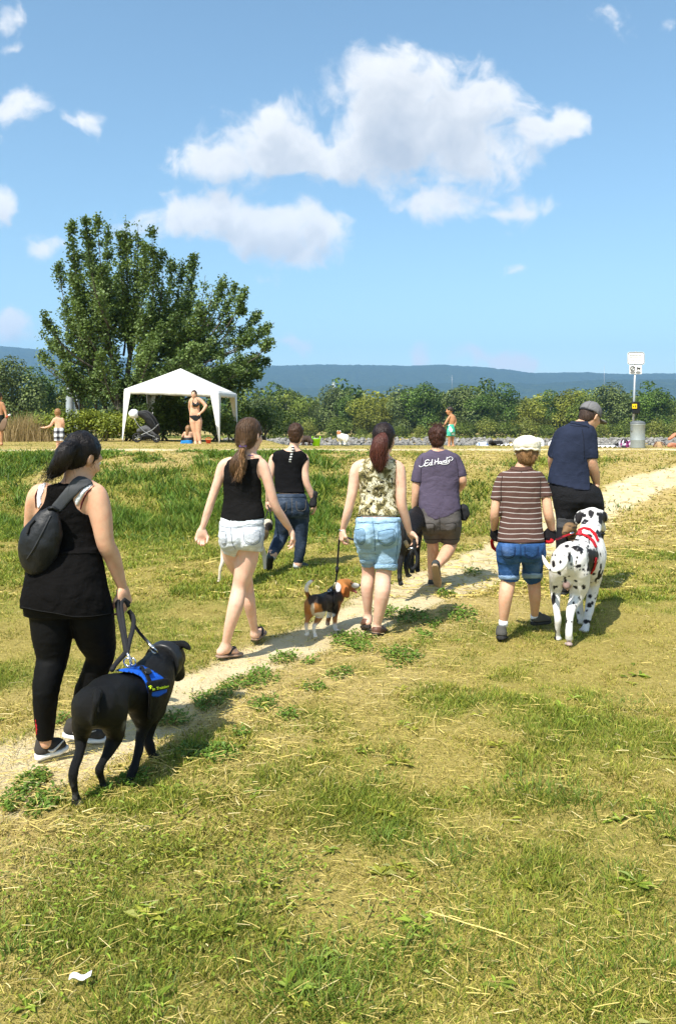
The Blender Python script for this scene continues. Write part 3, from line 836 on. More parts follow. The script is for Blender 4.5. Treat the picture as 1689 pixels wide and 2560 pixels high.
# ---- the tall multi-stemmed poplar behind the pavilion
TC = (80, 520, 2.45); TD = 33.0
def tp(x, y, dd=0.0): return W(TC[0] + x / TC[2], TC[1] + y / TC[2], TD + dd)
rs = np.random.RandomState(42)
TIPS = [(240,90),(330,70),(400,70),(470,110),(575,40),(650,100),(735,140),(800,260),(860,310),(930,330),(995,270),(1060,420),(1110,470),(1175,430),(1240,480),(1300,500),(1290,600),(1390,640),(1480,700),
        (1460,820),(1440,940),(1400,1020),(165,330),(190,620),(75,650),(70,760),(45,870),(60,950),(130,1020),(250,200),(360,180),(540,160),(690,230),(250,420),(1350,760),(1380,900),(1330,1080),(150,800)]
allP = []; stems = []; root = tp(560, 1235); trunk_tops = [tp(470, 820, -.3), tp(620, 760, .4), tp(800, 800, .2), tp(950, 880, -.4), tp(350, 880, .3)]
def plume(tip, base, ctrl, r0, n):
    t = rs.rand(n) ** .75 * .92 + .08
    C = (1 - t)[:, None] ** 2 * base + (2 * t * (1 - t))[:, None] * ctrl + (t ** 2)[:, None] * tip
    # twig clusters: points gather round side twigs
    nt = max(n // 26, 3); tt = rs.rand(nt) * .9 + .1; tc = (1 - tt)[:, None] ** 2 * base + (2 * tt * (1 - tt))[:, None] * ctrl + (tt ** 2)[:, None] * tip
    td = rs.randn(nt, 3); td[:, :2] *= .8; td[:, 2] = np.abs(td[:, 2]) * .8 + .4; td /= np.linalg.norm(td, axis=1)[:, None]
    rad = r0 * (1.08 - tt) ** .75
    k = rs.randint(0, nt, n); s = rs.rand(n)
    P = tc[k] + td[k] * (rad[k] * s)[:, None] + rs.randn(n, 3) * .085
    stems.append((np.array([(1 - q) ** 2 * base + 2 * q * (1 - q) * ctrl + q * q * tip for q in np.linspace(0, 1, 9)]), np.linspace(.05, .006, 9)))
    for m in range(0, nt, 4): stems.append((np.array([tc[m], tc[m] + td[m] * rad[m] * .8]), np.array([.012, .004])))
    return P
for i, (x, y) in enumerate(TIPS):
    dd = rs.uniform(-2.2, 2.2); tip = tp(x, y, dd)
    b0 = min(trunk_tops, key=lambda q: abs(q[0] - tip[0] * .8 - root[0] * .2)); base = root * .35 + b0 * .65 if y < 800 else root * .75 + b0 * .25
    ctrl = base * .45 + tip * .55; ctrl[0] = base[0] * .14 + tip[0] * .86; ctrl[2] = base[2] * .62 + tip[2] * .38; ctrl[1] = base[1] * .5 + tip[1] * .5
    L = np.linalg.norm(tip - base)
    allP.append(plume(tip, base, ctrl, .26 + .12 * L, int(480 * L)))
for _ in range(40):       # inner and front/back growth that closes the crown
    x = rs.uniform(170, 1330); lo = np.interp(x, [100, 240, 570, 740, 990, 1180, 1400], [720, 260, 230, 300, 480, 600, 860]); y = rs.uniform(lo, 1000); dd = rs.choice([-1, 1]) * rs.uniform(.3, 2.6)
    tip = tp(x, y, dd); base = tp(560 + (x - 560) * .45, min(y + 330, 1190), dd * .4); ctrl = base * .5 + tip * .5; ctrl[1] = tip[1]; L = np.linalg.norm(tip - base)
    allP.append(plume(tip, base, ctrl, .42 + .15 * L, int(430 * L)))
for _ in range(16):      # low skirt of shoots round the stems
    x = rs.uniform(120, 1380); tip = tp(x, rs.uniform(940, 1080), rs.uniform(-1.5, 1.5)); base = tp(x * .8 + 120, 1230, 0); allP.append(plume(tip, base, (tip + base) / 2, .75, 900))
P = np.concatenate(allP); P = P[P[:, 2] > 1.2]; P = P[fbm(P, 1.25, 2, 19) + rs.randn(len(P)) * .05 > .40]
tree = empty('poplar_tree', (root[0], root[1], gz(root[0], root[1]))); tag(tree, 'tall dark green poplar with many upright stems behind the white pavilion', 'tree')
V, Q = leaves(P, .104, rs); link('crown', mesh_np('crown', V, Q, False, leafcol(len(P), (.050, .088, .024), (.220, .300, .090), rs, P, 1.0)), tree, LEAF)['kind'] = 'stuff'
parts = []
for tt in trunk_tops:
    parts.append(tube(catmull([root + np.array([(tt[0] - root[0]) * .06, 0, -.4]), root * .7 + tt * .3, root * .25 + tt * .75, tt], 5), np.linspace(.15, .05, 16), 8))
V, Q = merge(parts); link('trunk', mesh_np('trunk', V, Q), tree, BARK)
V, Q = merge([tube(p, r, 4) for p, r in stems]); link('branches', mesh_np('branches', V, Q), tree, BARK)['kind'] = 'stuff'

# ---- shrubs on the near bank
def shrub(name, label, cx_, cy_, zb, rx_, ry_, h, n, dark, light, size, seed, cat='shrub', group=None, lobes=7, mat_=None):
    rs = np.random.RandomState(seed); o = empty(name, (cx_, cy_, zb)); tag(o, label, cat, group)
    lb = [(rs.uniform(-.6, .6) * rx_, rs.uniform(-.6, .6) * ry_, h * rs.uniform(.35, .72), rs.uniform(.38, .6)) for _ in range(lobes)]
    k = rs.randint(0, lobes, n); d = rs.randn(n, 3); d /= np.linalg.norm(d, axis=1)[:, None]; r = rs.rand(n) ** .35
    L = np.array(lb); P = L[k, :3] + d * (r * L[k, 3])[:, None] * np.array([rx_, ry_, h * .62]) + rs.randn(n, 3) * size * .6
    P = P + np.array([cx_, cy_, zb]); P = P[P[:, 2] > zb + .02]; out = P - np.array([cx_, cy_, zb + h * .3]); out /= np.linalg.norm(out, axis=1)[:, None]
    V, Q = leaves(P, size, rs, .35, out); link('crown', mesh_np('crown', V, Q, False, leafcol(len(P), dark, light, rs, P, 1.4 / max(h, .5))), o, mat_ or LEAF)['kind'] = 'stuff'
    st = [tube([np.array([cx_ + rs.uniform(-.2, .2) * rx_, cy_ + rs.uniform(-.2, .2) * ry_, zb - .1]), np.array([cx_ + q[0] * .6, cy_ + q[1] * .6, zb + q[2] * .6]), np.array([cx_ + q[0], cy_ + q[1], zb + q[2]])], [.03 * h, .02 * h, .008 * h], 6) for q in lb[:5]]
    V, Q = merge(st); link('stems', mesh_np('stems', V, Q), o, BARK)
    return o
def at_ground(px, D): x = (px - CX) * D / F; return x, D, gz(x, D)
YD, YL = (.065, .10, .012), (.34, .37, .05); GD, GL = (.035, .065, .014), (.15, .21, .045)
for i, (px, D, rx_, h, lab, c) in enumerate([
    (200,30.5,1.3,1.25,'bright yellow-green shrub beside the grey mooring piles',0),(262,30.0,1.2,1.15,'yellow-green shrub left of the pavilion',0),(330,30.8,1.3,1.15,'low leafy shrub behind the stroller',0),(405,31.2,1.4,1.6,'dark green shrub in the middle of the pavilion backdrop',1),
    (470,31.4,1.4,1.9,'tall dark shrub behind the bathing woman',1),(540,31.0,1.3,1.5,'leafy shrub behind the front pavilion leg',1),(585,29.6,.8,1.05,'small shrub right of the pavilion',1),(650,33.5,1.5,1.7,'rounded shrub at the riverbank right of the pavilion',1),
    (130,31.2,1.1,1.0,'low green shrub behind the small boy in checked shorts',0),(60,31.6,1.3,1.2,'green shrub at the left edge under the dry weeds',1),(365,33.0,1.6,1.7,'dark shrub under the poplar crown',1)]):
    x, y, z = at_ground(px, D); shrub('shrub', lab, x, y, z, rx_, .9, h, int(1900 * rx_ * h), YD if c == 0 else GD, YL if c == 0 else GL, .085, 100 + i, group='shrubs along the near bank')
# dry weeds
rs = np.random.RandomState(77); c0 = at_ground(62, 30.2); n = 2600
x = c0[0] + rs.randn(n) * .9; y = c0[1] + rs.randn(n) * .5; hh = rs.uniform(.3, 1.25, n) * np.exp(-((x - c0[0]) / 1.5) ** 2)
o_ = RS; RS = rs
V, T, C = blades(x, y, hh, rs.uniform(.01, .03, n), rs.uniform(.1, .6, n), rs.rand(n) * 6.283, np.array([.40, .29, .14]) * rs.uniform(.5, 1.25, (n, 1)), seg=3, z0=ground_z(x, y), rootc=.8, tipc=1.1); RS = o_
tag(link('dry_weeds', mesh_np('dry_weeds', V, T, True, C), None, grass_m), 'tangle of dry tan weeds at the left edge of the bank', kind='stuff')

# ---- far wood across the river
def crown_mesh(seed, h, w, dens, dark, light, kind, size=.40):
    """crown of a far tree standing on z=0: lobes of leaf clumps"""
    rs = np.random.RandomState(seed); lobes = []
    if kind == 'round':
        for _ in range(13): 
            a = rs.rand() * 6.283; q = rs.rand() ** .5 * .62; lobes.append((math.cos(a) * q * w, math.sin(a) * q * w, h * rs.uniform(.20, .80), w * rs.uniform(.28, .44)))
        lobes.append((0, 0, h * .84, w * .40))
    else:
        for k in range(15):
            t = k / 14; a = rs.rand() * 6.283; q = (1 - t) * .55 * rs.rand() ** .5; lobes.append((math.cos(a) * q * w, math.sin(a) * q * w, h * (.22 + .72 * t), w * (.44 - .26 * t) * rs.uniform(.8, 1.15)))
    L = np.array(lobes); wt = L[:, 3] ** 2; n = int(dens * wt.sum()); k = rs.choice(len(L), n, p=wt / wt.sum())
    d = rs.randn(n, 3); d /= np.linalg.norm(d, axis=1)[:, None]; r = .62 + .42 * rs.rand(n) ** .5
    P = L[k, :3] + d * (r * L[k, 3])[:, None] * np.array([1, 1, .92]); m = P[:, 2] > h * .06; P = P[m]; d = d[m]; kk = k[m]
    V, Q = leaves(P, size, rs, .25, d * 1.3, .85); lv = rs.uniform(.75, 1.25, len(L))[kk]
    C = leafcol(len(P), dark, light, rs, P, .35, seed) * np.repeat(lv, 4)[:, None]
    return V, Q, C
DK = [((.028, .058, .010), (.16, .25, .040)), ((.042, .072, .010), (.26, .32, .050)), ((.065, .085, .012), (.36, .37, .055)), ((.042, .068, .022), (.23, .28, .085))]
protos = [crown_mesh(200 + i, *a) for i, a in enumerate([(12.5, 5.6, 76, *DK[0], 'round'), (11.5, 6.6, 76, *DK[1], 'round'), (10.5, 6.0, 76, *DK[2], 'round'), (13.5, 5.4, 76, *DK[0], 'round'), (12.0, 7.0, 76, *DK[3], 'round'), (11.0, 5.8, 76, *DK[1], 'round')])]
pm = [mesh_np('crown', V, Q, False, C) for V, Q, C in protos]
for m_ in pm: m_.materials.append(LEAF)
bush = [crown_mesh(300 + i, *a, size=.28) for i, a in enumerate([(4.2, 3.0, 110, (.08, .11, .018), (.30, .31, .06), 'round'), (3.4, 3.4, 110, *DK[1], 'round')])]
bmh = [mesh_np('crown', V, Q, False, C) for V, Q, C in bush]
for m_ in bmh: m_.materials.append(LEAF)
def trunk_mesh(h):
    V, Q = tube(catmull([(0, 0, -.6), (.1, 0, h * .3), (-.05, .1, h * .75)], 4), np.linspace(.24, .08, 9), 6); return mesh_np('trunk', V, Q)
tmh = trunk_mesh(11.0); tmh.materials.append(mat('pale_trunk', (.16, .145, .12), rough=.95))
rs = np.random.RandomState(55); Vs, Qs, Cs, off = [], [], [], 0
def lump(k, x, y, z, s, rot, lib):
    global off
    V, Q, C = lib[k]; c, sn = math.cos(rot), math.sin(rot); q = rs.permutation(len(Q))[:int(len(Q) * .23)]; v4 = V.reshape(-1, 4, 3)[q]; m4 = v4.mean(1, keepdims=True); V = (m4 + (v4 - m4) * 1.85).reshape(-1, 3); C = C.reshape(-1, 4, 3)[q].reshape(-1, 3); Q = np.arange(len(V)).reshape(-1, 4)
    Vs.append(np.stack([x + s * (V[:, 0] * c - V[:, 1] * sn), y + s * (V[:, 0] * sn + V[:, 1] * c), z + s * V[:, 2]], 1)); Qs.append(Q + off); Cs.append(C * rs.uniform(.7, 1.2)); off += len(V)
for px in np.arange(-560, 2300, 27):       # back rows: read as one mass
    for D, k in ((238, 1.06),):
        x = (px + rs.uniform(-14, 14) - CX) * D / F; lump(rs.randint(6), x, D + rs.uniform(-8, 8), -1.6, k * rs.uniform(.78, 1.2), rs.rand() * 6.28, protos)
V, Q, C = np.concatenate(Vs), np.concatenate(Qs), np.concatenate(Cs)
tag(link('far_forest', mesh_np('far_forest', V, Q, False, C), None, LEAF), 'dense green wood across the river seen as one mass', kind='stuff')
def far_tree(px, D, k, s, lab, name='riverside_tree', cat='tree', group='front row of trees across the river', lib=None, z=-1.6):
    x = (px - CX) * D / F; o = empty(name, (x, D, z)); tag(o, lab, cat, group)
    c = bpy.data.objects.new('crown', (lib or pm)[k]); col.objects.link(c); c.parent = o; c['kind'] = 'stuff'
    t = bpy.data.objects.new('trunk', tmh); col.objects.link(t); t.parent = o
    if lib is bmh: t.scale = (.6, .6, .3)
    o.scale = (s, s, s * rs.uniform(.94, 1.08)); o.rotation_euler[2] = rs.rand() * 6.283
    return o
LAB = [(20,'left edge of the photo'),(70,'left end of the far wood above the dry weeds'),(120,'left of the mooring piles')]
FT = [(-40,100,0,.80,'dark tree at the left edge beyond the dry weeds',.0),(30,96,4,.80,'broad dark tree behind the man at the left edge',.0),(85,100,3,.74,'dark tree above the small boy in checked shorts',.0),(140,104,1,.66,'green tree behind the mooring piles',.0),(200,112,0,.72,'tree seen through the left side of the poplar',.0)]
for px, D, k, s, lab, z in FT: far_tree(px, D, k, s * .8, lab, group='trees on the left riverbank', z=gz((px - CX) * D / F, D) - .2)
FR = [(655,4,.92,'rounded willow right behind the ponytail girl head'),(715,1,.98,'tree above the head of the walker in dark jeans'),(772,5,1.0,'tree above the green tub across the river'),(822,4,.98,'tree between the white dog and the water tower'),(868,0,.98,'dark upright tree left of the ponytail of the bermuda-shorts woman'),
      (915,2,.98,'tree right above the bermuda-shorts woman'),(965,2,.94,'yellow-green tree between the two centre walkers'),(1012,4,1.0,'broad tree left of the bathing boy in green shorts'),(1062,0,.96,'dark tree left behind the bathing boy'),(1108,1,1.0,'tree right behind the bathing boy in green shorts'),
      (1160,4,1.02,'grey-green tree right of the bathing boy'),(1208,0,1.04,'tall dark tree left above the white cap of the boy'),(1262,3,1.08,'tall tree straight above the white cap of the boy'),(1322,2,1.02,'round yellow-green tree right above the white cap'),(1375,3,1.12,'tall dark tree left of the grey baseball cap'),
      (1425,2,.96,'yellow-green tree behind the grey baseball cap'),(1468,1,.96,'tree just right of the grey baseball cap'),(1530,4,1.10,'tall pale green tree left of the sign post'),(1590,1,1.10,'tall tree right behind the sign post'),(1640,0,.98,'dark tree right of the litter bin across the river'),(1690,1,.94,'tree at the right edge across the river'),(605,1,.95,'tree across the river right of the poplar')]
for i, (px, k, s, lab) in enumerate(FR): far_tree(px, 206 + (i * 7) % 11, k, s * (.86, 1.08, .95, 1.02, .8, 1.0, .9)[i % 7], lab)
BU = [(770,0,1.0,'yellowish bush by the water behind the green tub'),(845,1,1.35,'large dark round bush behind the white dog'),(690,1,.8,'low bush by the water left of the jeans walker'),(900,1,.62,'small bush right of the white dog'),(1000,1,.75,'bush by the water between the centre walkers'),(1050,0,.72,'bush left of the purple T-shirt walker'),(1090,0,.85,'bush behind the bathing boy legs'),
      (1160,1,.95,'round bush right of the bathing boy'),(1215,0,1.05,'yellowish bush left of the boy in the white cap'),(1265,1,1.05,'green bush above the white cap'),(1320,0,1.0,'bush right of the white cap by the water'),(1362,1,.9,'bush left of the navy polo shoulder'),(1500,0,.85,'bush between the navy polo and the litter bin'),(1545,1,.95,'dark bush left of the litter bin'),(1640,0,1.0,'yellowish bush right of the litter bin'),(1690,0,.95,'yellowish bush at the right edge by the water')]
for px, k, s, lab in BU: far_tree(px, 196.5, k, s, lab, 'riverside_bush', 'bush', 'bushes along the far riverbank', bmh, -1.7)
# undergrowth and grass strip on the far bank
rs = np.random.RandomState(66); n = 15000; px = rs.uniform(-200, 1900, n); D = rs.uniform(191, 203, n); P = np.stack([(px - CX) * D / F, D, -1.6 + rs.rand(n) ** 2 * .9 * (.3 + 1.3 * fbm(np.stack([px, D, D * 0], 1), .02, 2, 3))], 1)
V, Q = leaves(P, .5, rs, .5); tag(link('undergrowth', mesh_np('undergrowth', V, Q, False, leafcol(n, (.09, .12, .02), (.26, .29, .06), rs, P, .1)), None, LEAF), 'green undergrowth along the far riverbank', kind='stuff')
# stone embankment at the far waterline
rs = np.random.RandomState(88); n = 1500; base = ball((0, 0, 0), (1, 1, 1), 6, 4); Vs, Qs = [], []
for i in range(n):
    px = rs.uniform(560, 1760); t = rs.rand(); D = 185.0 + 4.6 * t; s = rs.uniform(.25, .62); V = base[0] * (np.array([1, .9, .7]) * s * rs.uniform(.7, 1.25, 3)) * (1 + .22 * rs.randn(len(base[0]), 1)); V = V @ rz(rs.rand() * 6).T
    Vs.append(V + np.array([(px - CX) * D / F, D, -2.85 + 1.35 * t])); Qs.append(base[1] + i * len(base[0]))
V, Q = np.concatenate(Vs), np.concatenate(Qs)
tag(link('stone_embankment', mesh_np('stone_embankment', V, Q, False), None, mat('pale_riprap', (.25, .235, .21), rough=.95, var=.6, vscale=.9)), 'pale broken stones lining the far waterline', kind='stuff')
# things far off in front of the hills
o = empty('water_tower', W(834, 971, 1500)); tag(o, 'small white round tower far off below the hills', 'tower')
c = W(834, 971, 1500); V, Q = lathe([(0.01, 0), (2.9, 0), (2.9, 10.0), (3.1, 10.05), (3.1, 10.8), (0.01, 10.9)], 20, c); link('shaft', mesh_np('shaft', V, Q, False), o, mat('white_render', (.75, .74, .72), rough=.8))
for px, y0, y1, D, lab in ((1129,937,985,1300,'slim transmission mast beyond the wood left of the white cap'),(1509,914,990,1300,'thin radio mast beyond the wood left of the sign post')):
    o = empty('radio_mast', W(px, y1, D)); tag(o, lab, 'mast'); a, b_ = W(px, y1, D), W(px, y0, D); V, Q = tube([a, a * .5 + b_ * .5, b_], [.55, .4, .18], 6); link('pole', mesh_np('pole', V, Q), o, mat('mast_steel', (.35, .36, .38), rough=.5, metal=.5))
    bars = ([tube([a * (1 - t) + b_ * t + np.array([-w, 0, 0]), a * (1 - t) + b_ * t + np.array([w, 0, 0])], .16, 5) for t, w in ((.75, 2.2), (.86, 1.6))]) if px < 1200 else ([tube([a * .3 + b_ * .7 + np.array([-.5, 0, 0]), a * .3 + b_ * .7 + np.array([.5, 0, 0])], .15, 5)])
    for V, Q in bars: link('crossarm', mesh_np('crossarm', V, Q), o, MATS['mast_steel'])
# ------------------------------------------------------------------ people: one continuous skin mesh each, clothes, hair and shoes as parts
def hair_build(N, co, c):
    st = N.noise(N.vmath('MULTIPLY', co, (1.0, 1.0, .12)), 160.0, 3.0, .6)
    return N.mix(N.maprange(st, .3, .7, 0.0, 1.0), tuple(v * .45 for v in c[:3]), tuple(min(1, v * 1.7) for v in c[:3]))
def hairmat(name, c, rough=.38):
    m = mat(name, c, rough=rough, spec=.3, build=hair_build)
    if not m.get('done'):
        N = NT(m.node_tree); b = N.n['Principled BSDF']; co = N.coord('Object')
        bn = N.node('ShaderNodeBump'); bn.inputs['Distance'].default_value = .006
        N.l.new(N.noise(N.vmath('MULTIPLY', co, (1.0, 1.0, .15)), 170.0, 3.0, .6), bn.inputs['Height']); N.l.new(bn.outputs[0], b.inputs['Normal']); m['done'] = 1
    return m
def blotch(N, co, c): return N.mix(N.maprange(N.noise(co, 26.0, 3.0, .6), .45, .7, 0.0, .45), c[:3], (c[0] * 1.02, c[1] * .72, c[2] * .68))
def skinmat(name, c): return mat(name, c, rough=.55, spec=.3, var=.16, vscale=9, build=blotch, bump=.0012, bscale=160, sss=.12)
SK_FAIR = skinmat('fair_skin', (.70, .44, .32)); SK_WARM = skinmat('warm_skin', (.64, .375, .24)); SK_TAN = skinmat('tanned_skin', (.46, .235, .12))
def denim_build(N, co, c):
    wv = N.noise(co, 900.0, 2.0, .7); big = N.noise(co, 7.0, 3.0, .55); fold = N.noise(N.vmath('MULTIPLY', co, (1, 1, 2.4)), 22.0, 3.0, .6)
    f = N.math('ADD', N.math('MULTIPLY', wv, .45), N.math('ADD', N.math('MULTIPLY', big, .75), N.math('MULTIPLY', fold, .35)))
    lt = tuple(min(1, v * 1.55 + .05) for v in c[:3]); dk = tuple(v * .55 for v in c[:3])
    return N.ramp(f, [(.45, dk), (.78, c[:3]), (1.02, lt)])
def denim(name, c): return mat(name, c, rough=.85, spec=.15, build=denim_build, bump=.005, bscale=90, folds=9.0, folds_w=2.2)
def cloth(name, c, **kw):
    a = dict(rough=.9, spec=.12, var=.12, vscale=9, bump=.005, bscale=60, folds=7.0, folds_w=2.2); a.update(kw); return mat(name, c, **a)

class Fig:
    def __init__(s, name, label, cat, D, crops, base, zbase=None, group=None):
        s.crops = crops; s.D = D; b = s.p(*base); 
        s.root = empty(name, (b[0], b[1], gz(b[0], b[1]) if zbase is None else zbase)); tag(s.root, label, cat, group); s.h = max(.0066, D * .00135)
    def src(s, x, y, c=0):
        x0, y0, sc = s.crops[c]; return x0 + x / sc, y0 + y / sc
    def p(s, x, y, dd=0.0, c=0): return W(*s.src(x, y, c), s.D + dd)
    def r(s, v, c=0): return v / s.crops[c][2] * s.D / F
    def rows(s, L, c=0, shrink=0.0, bmin=0.0, hips=None):
        out = []
        for (y, xl, xr, q, dd) in L:
            a = s.p(xl, y, 0, c); b = s.p(xr, y, 0, c); hw = (b[0] - a[0]) / 2 - (shrink if hips is None or y < hips else max(shrink, .034))
            out.append((a[2], (a[0] + b[0]) / 2, s.D + dd, hw, max(hw * q, bmin)))
        return out
    def limb(s, b, P, R, under=None, k=.03):
        """skin of a leg; radii kept clear of the cloth for the first points"""
        b.chain(P, [s.r(v) - (.020 if under and i < under else 0.0) for i, v in enumerate(R)], k)
    def poly(s, L, c=0): return [(s.p(x, y, 0, c)[0], s.p(x, y, 0, c)[2]) for x, y in L]
    def pts(s, L, c=0):
        return [s.p(*(q if len(q) > 3 else (*q, *([0.0] * (3 - len(q))), c))) for q in L]
    def field(s, P, h=None, pad=.14):
        P = np.asarray(P, float)
        if len(P) == 2:      # two opposite corners seen from the camera: take in the whole frustum between them
            d = sorted((P[0, 1], P[1, 1])); P = np.array([[q[0] * e / q[1], e, EYE + (q[2] - EYE) * e / q[1]] for q in P for e in d])
        return SDF(P, h or s.h, pad)

def head(f, c, hh, yaw=0.0, pitch=0.0, roll=0.0, neck=None, nr=.055, wide=1.0):
    """adds a head with a face to field f; returns its rotation and scale"""
    R = rz(-yaw) @ ry(roll) @ rx(pitch); q = hh / .235
    def L(x, y, z): return np.asarray(c) + R @ (np.array([x * wide, y, z]) * q)
    f.ell(L(0, -.014, .028), np.array([.074 * wide, .094, .088]) * q, .02, R)
    f.ell(L(0, .034, -.035), np.array([.058 * wide, .058, .082]) * q, .035, R)
    f.ell(L(0, .052, -.088), np.array([.03, .028, .022]) * q, .03, R)           # chin
    f.ell(L(0, .078, .03), np.array([.05, .02, .016]) * q, .02, R)               # brow
    for sx in (-1, 1):
        f.ell(L(sx * .03, .1, .004), np.array([.019, .014, .011]) * q, .012, R, sub=True)   # eye sockets
        f.ell(L(sx * .04, .068, -.03), np.array([.022, .02, .02]) * q, .02, R)   # cheeks
        f.ell(L(sx * .078, -.004, -.008), np.array([.010, .021, .033]) * q, .008, R @ rz(sx * .35))   # ears
        f.ell(L(sx * .083, .002, -.006), np.array([.006, .010, .016]) * q, .004, R, sub=True)
    f.cone(L(0, .09, .018), L(0, .112, -.022), .008 * q, .0135 * q, .012)          # nose
    f.ell(L(0, .093, -.053), np.array([.022, .009, .006]) * q, .006, R)            # lips
    f.ell(L(0, .091, -.064), np.array([.019, .010, .006]) * q, .006, R)
    if neck is not None: f.cone(L(0, -.02, -.055), neck, nr * .93, nr * 1.05, .035)
    return R, q, L

EYE_M = mat('eye_dark', (.03, .02, .015), rough=.15, spec=.6); EYE_W = mat('eye_white', (.75, .72, .68), rough=.25, spec=.5)
def eyes(fig, hd):
    R, q, L = hd
    for sx in (-1, 1):
        e = link('eye', mesh_np('eye', *ball(L(sx * .030, .0835, .004), np.array([.0125, .0105, .009]) * q, R=R)), fig.root, EYE_W)
        link('iris', mesh_np('iris', *ball(L(sx * .030, .0915, .004), np.array([.0058, .004, .0058]) * q, R=R)), e, EYE_M)

def hand(w, d, n, size, thumb, curl=.45, spread=.10, h=.0055, grip=None):
    """palm and five fingers from the wrist w along d, fingers closing toward n; thumb = +1/-1 side along d x n; curl: bend per joint"""
    d = np.asarray(d, float); d /= np.linalg.norm(d); n = np.asarray(n, float); n = n - d * (n @ d); n /= np.linalg.norm(n)
    u = np.cross(d, n) * thumb; s = size
    w = np.asarray(w, float)
    f = SDF([w - .03, w + .03, w + d * s * 1.15, w + d * s * .5 + n * s * .6, w + d * s * .5 + u * s * .6, w + d * s * .5 - u * s * .4], h, .035)
    kn = s * .50
    for j, off in enumerate((.19, .065, -.065, -.19)):
        root = w + d * (s * .12) + u * (off * s * .55); k = w + d * (kn + (-.02, .02, 0, -.05)[j] * s) + u * (off * s)
        f.cone(root, k, s * .125, s * .088, .012, flat=(n, 1.35))
    f.cone(w - d * s * .12, w + d * s * .2, s * .145, s * .15, .02, flat=(n, 1.35))
    for j, off in enumerate((.19, .065, -.065, -.19)):
        a = w + d * (kn + (-.02, .02, 0, -.05)[j] * s) + u * (off * s)
        L = s * (.47, .52, .48, .38)[j]; r = s * (.058, .060, .057, .050)[j]
        ang = curl * (.75 + .12 * j); dirn = d + u * off * spread
        for k, fr in enumerate((.45, .32, .23)):
            v = dirn * math.cos(ang) + n * math.sin(ang); v /= np.linalg.norm(v)
            b = a + v * L * fr; f.cone(a, b, r, r * .9, .006); a = b; r *= .9; ang += curl
    a = w + d * s * .14 + u * s * .16; v = d * .62 + u * .62 + n * .35; v /= np.linalg.norm(v)
    b = a + v * s * .26; f.cone(a, b, s * .088, s * .068, .02)
    v2 = d * .85 + u * (.25 - .5 * min(curl, .8)) + n * (.30 + curl * .5); v2 /= np.linalg.norm(v2); c = b + v2 * s * .17; f.cone(b, c, s * .066, s * .058, .008)
    e = c + v2 * s * .13; f.cone(c, e, s * .058, s * .046, .006)
    return f

def foot(f, ankle, heel, toe, r):
    """bare foot: heel, instep, ball and toes"""
    ankle, heel, toe = map(lambda q: np.asarray(q, float), (ankle, heel, toe)); d = toe - heel; L = np.linalg.norm(d); d = d / L
    up = np.array([0, 0, 1.0]); up = up - d * (up @ d); up /= np.linalg.norm(up); s = np.cross(d, up)
    f.cone(ankle, heel + up * r * .75 + d * r * .6, r * .9, r * .85, .025)
    f.cone(heel + up * r * .7 + d * r * .6, toe - d * L * .28 + up * r * .5, r * .75, r * .62, .02, flat=(up, 1.15))
    f.cone(ankle, toe - d * L * .35 + up * r * .55, r * .85, r * .62, .03)
    f.cone(toe - d * L * .28 + s * r * .4 + up * r * .42, toe - d * L * .28 - s * r * .45 + up * r * .42, r * .5, r * .5, .02)
    for j in range(5):
        o = (j - 2) * .38; e = toe - d * L * (.03 + .05 * abs(j - 1)) + s * r * o + up * r * .25
        f.cone(toe - d * L * .25 + s * r * o * .9 + up * r * .35, e, r * .24, r * .19, .008)

def shoe(fig, heel, toe, W_=.085, H_=.085, upper=None, sole=None, lace=None, roll=0.0, tall=1.0, name='shoe', solh=.028):
    """trainer standing heel->toe (points on its sole); parts: upper, sole"""
    heel = np.asarray(heel, float); toe = np.asarray(toe, float); d = toe - heel; L = np.linalg.norm(d); y = d / L
    up = np.array([0, 0, 1.0]); up = up - y * (up @ y); up /= np.linalg.norm(up); x = np.cross(y, up)
    R = np.stack([x, y, up], 1); hw = W_ / 2
    f = SDF([(-hw, 0, 0), (hw, L, H_ * 1.2)], .0062, .03)
    f.cone((0, hw * .92, solh + .018), (0, L - hw * 1.05, solh + .010), hw * .82, hw * .86, .02, flat=((0, 0, 1), 1.25))
    f.cone((0, hw * .85, H_ * .5), (0, hw * .95, H_ * tall), hw * .80, hw * .74, .02, cap=True)
    f.cone((0, hw * 1.2, H_ * .72), (0, L * .62, solh + .022), hw * .62, hw * .66, .025)
    f.half((0, 0, solh), (0, 0, -1))
    g = SDF([(-hw, 0, 0), (hw, L, solh)], .0062, .03)
    g.loft([(0.0, 0, solh / 2, hw * .45, solh / 2), (L * .08, 0, solh / 2, hw * .8, solh / 2), (L * .4, 0, solh / 2, hw * .82, solh / 2), (L * .7, 0, solh / 2, hw * 1.04, solh / 2 * .9), (L * .93, 0, solh / 2 + .004, hw * .75, solh / 2 * .8), (L, 0, solh / 2 + .006, hw * .4, solh / 2 * .7)], 0, p=4.0, axis=1)
    out = []
    V, Q = f.mesh(); V = smooth_mesh(V, Q, 1); o = link(name, mesh_np(name, V @ R.T + heel, Q), fig.root, upper)
    V, Q = g.mesh(); V = smooth_mesh(V, Q, 1); link('sole', mesh_np('sole', V @ R.T + heel, Q), o, sole)
    if lace is not None:
        lst = []
        for k in range(4):
            t = .40 + .075 * k; zt = H_ * (.95 - .13 * k) + .004
            lst.append(tube([(-hw * .42, L * t, zt - .012), (0, L * (t + .02), zt), (hw * .42, L * t, zt - .012)], .004, 6))
        V, Q = merge(lst); link('lace', mesh_np('lace', V @ R.T + heel, Q), o, lace)
    return o

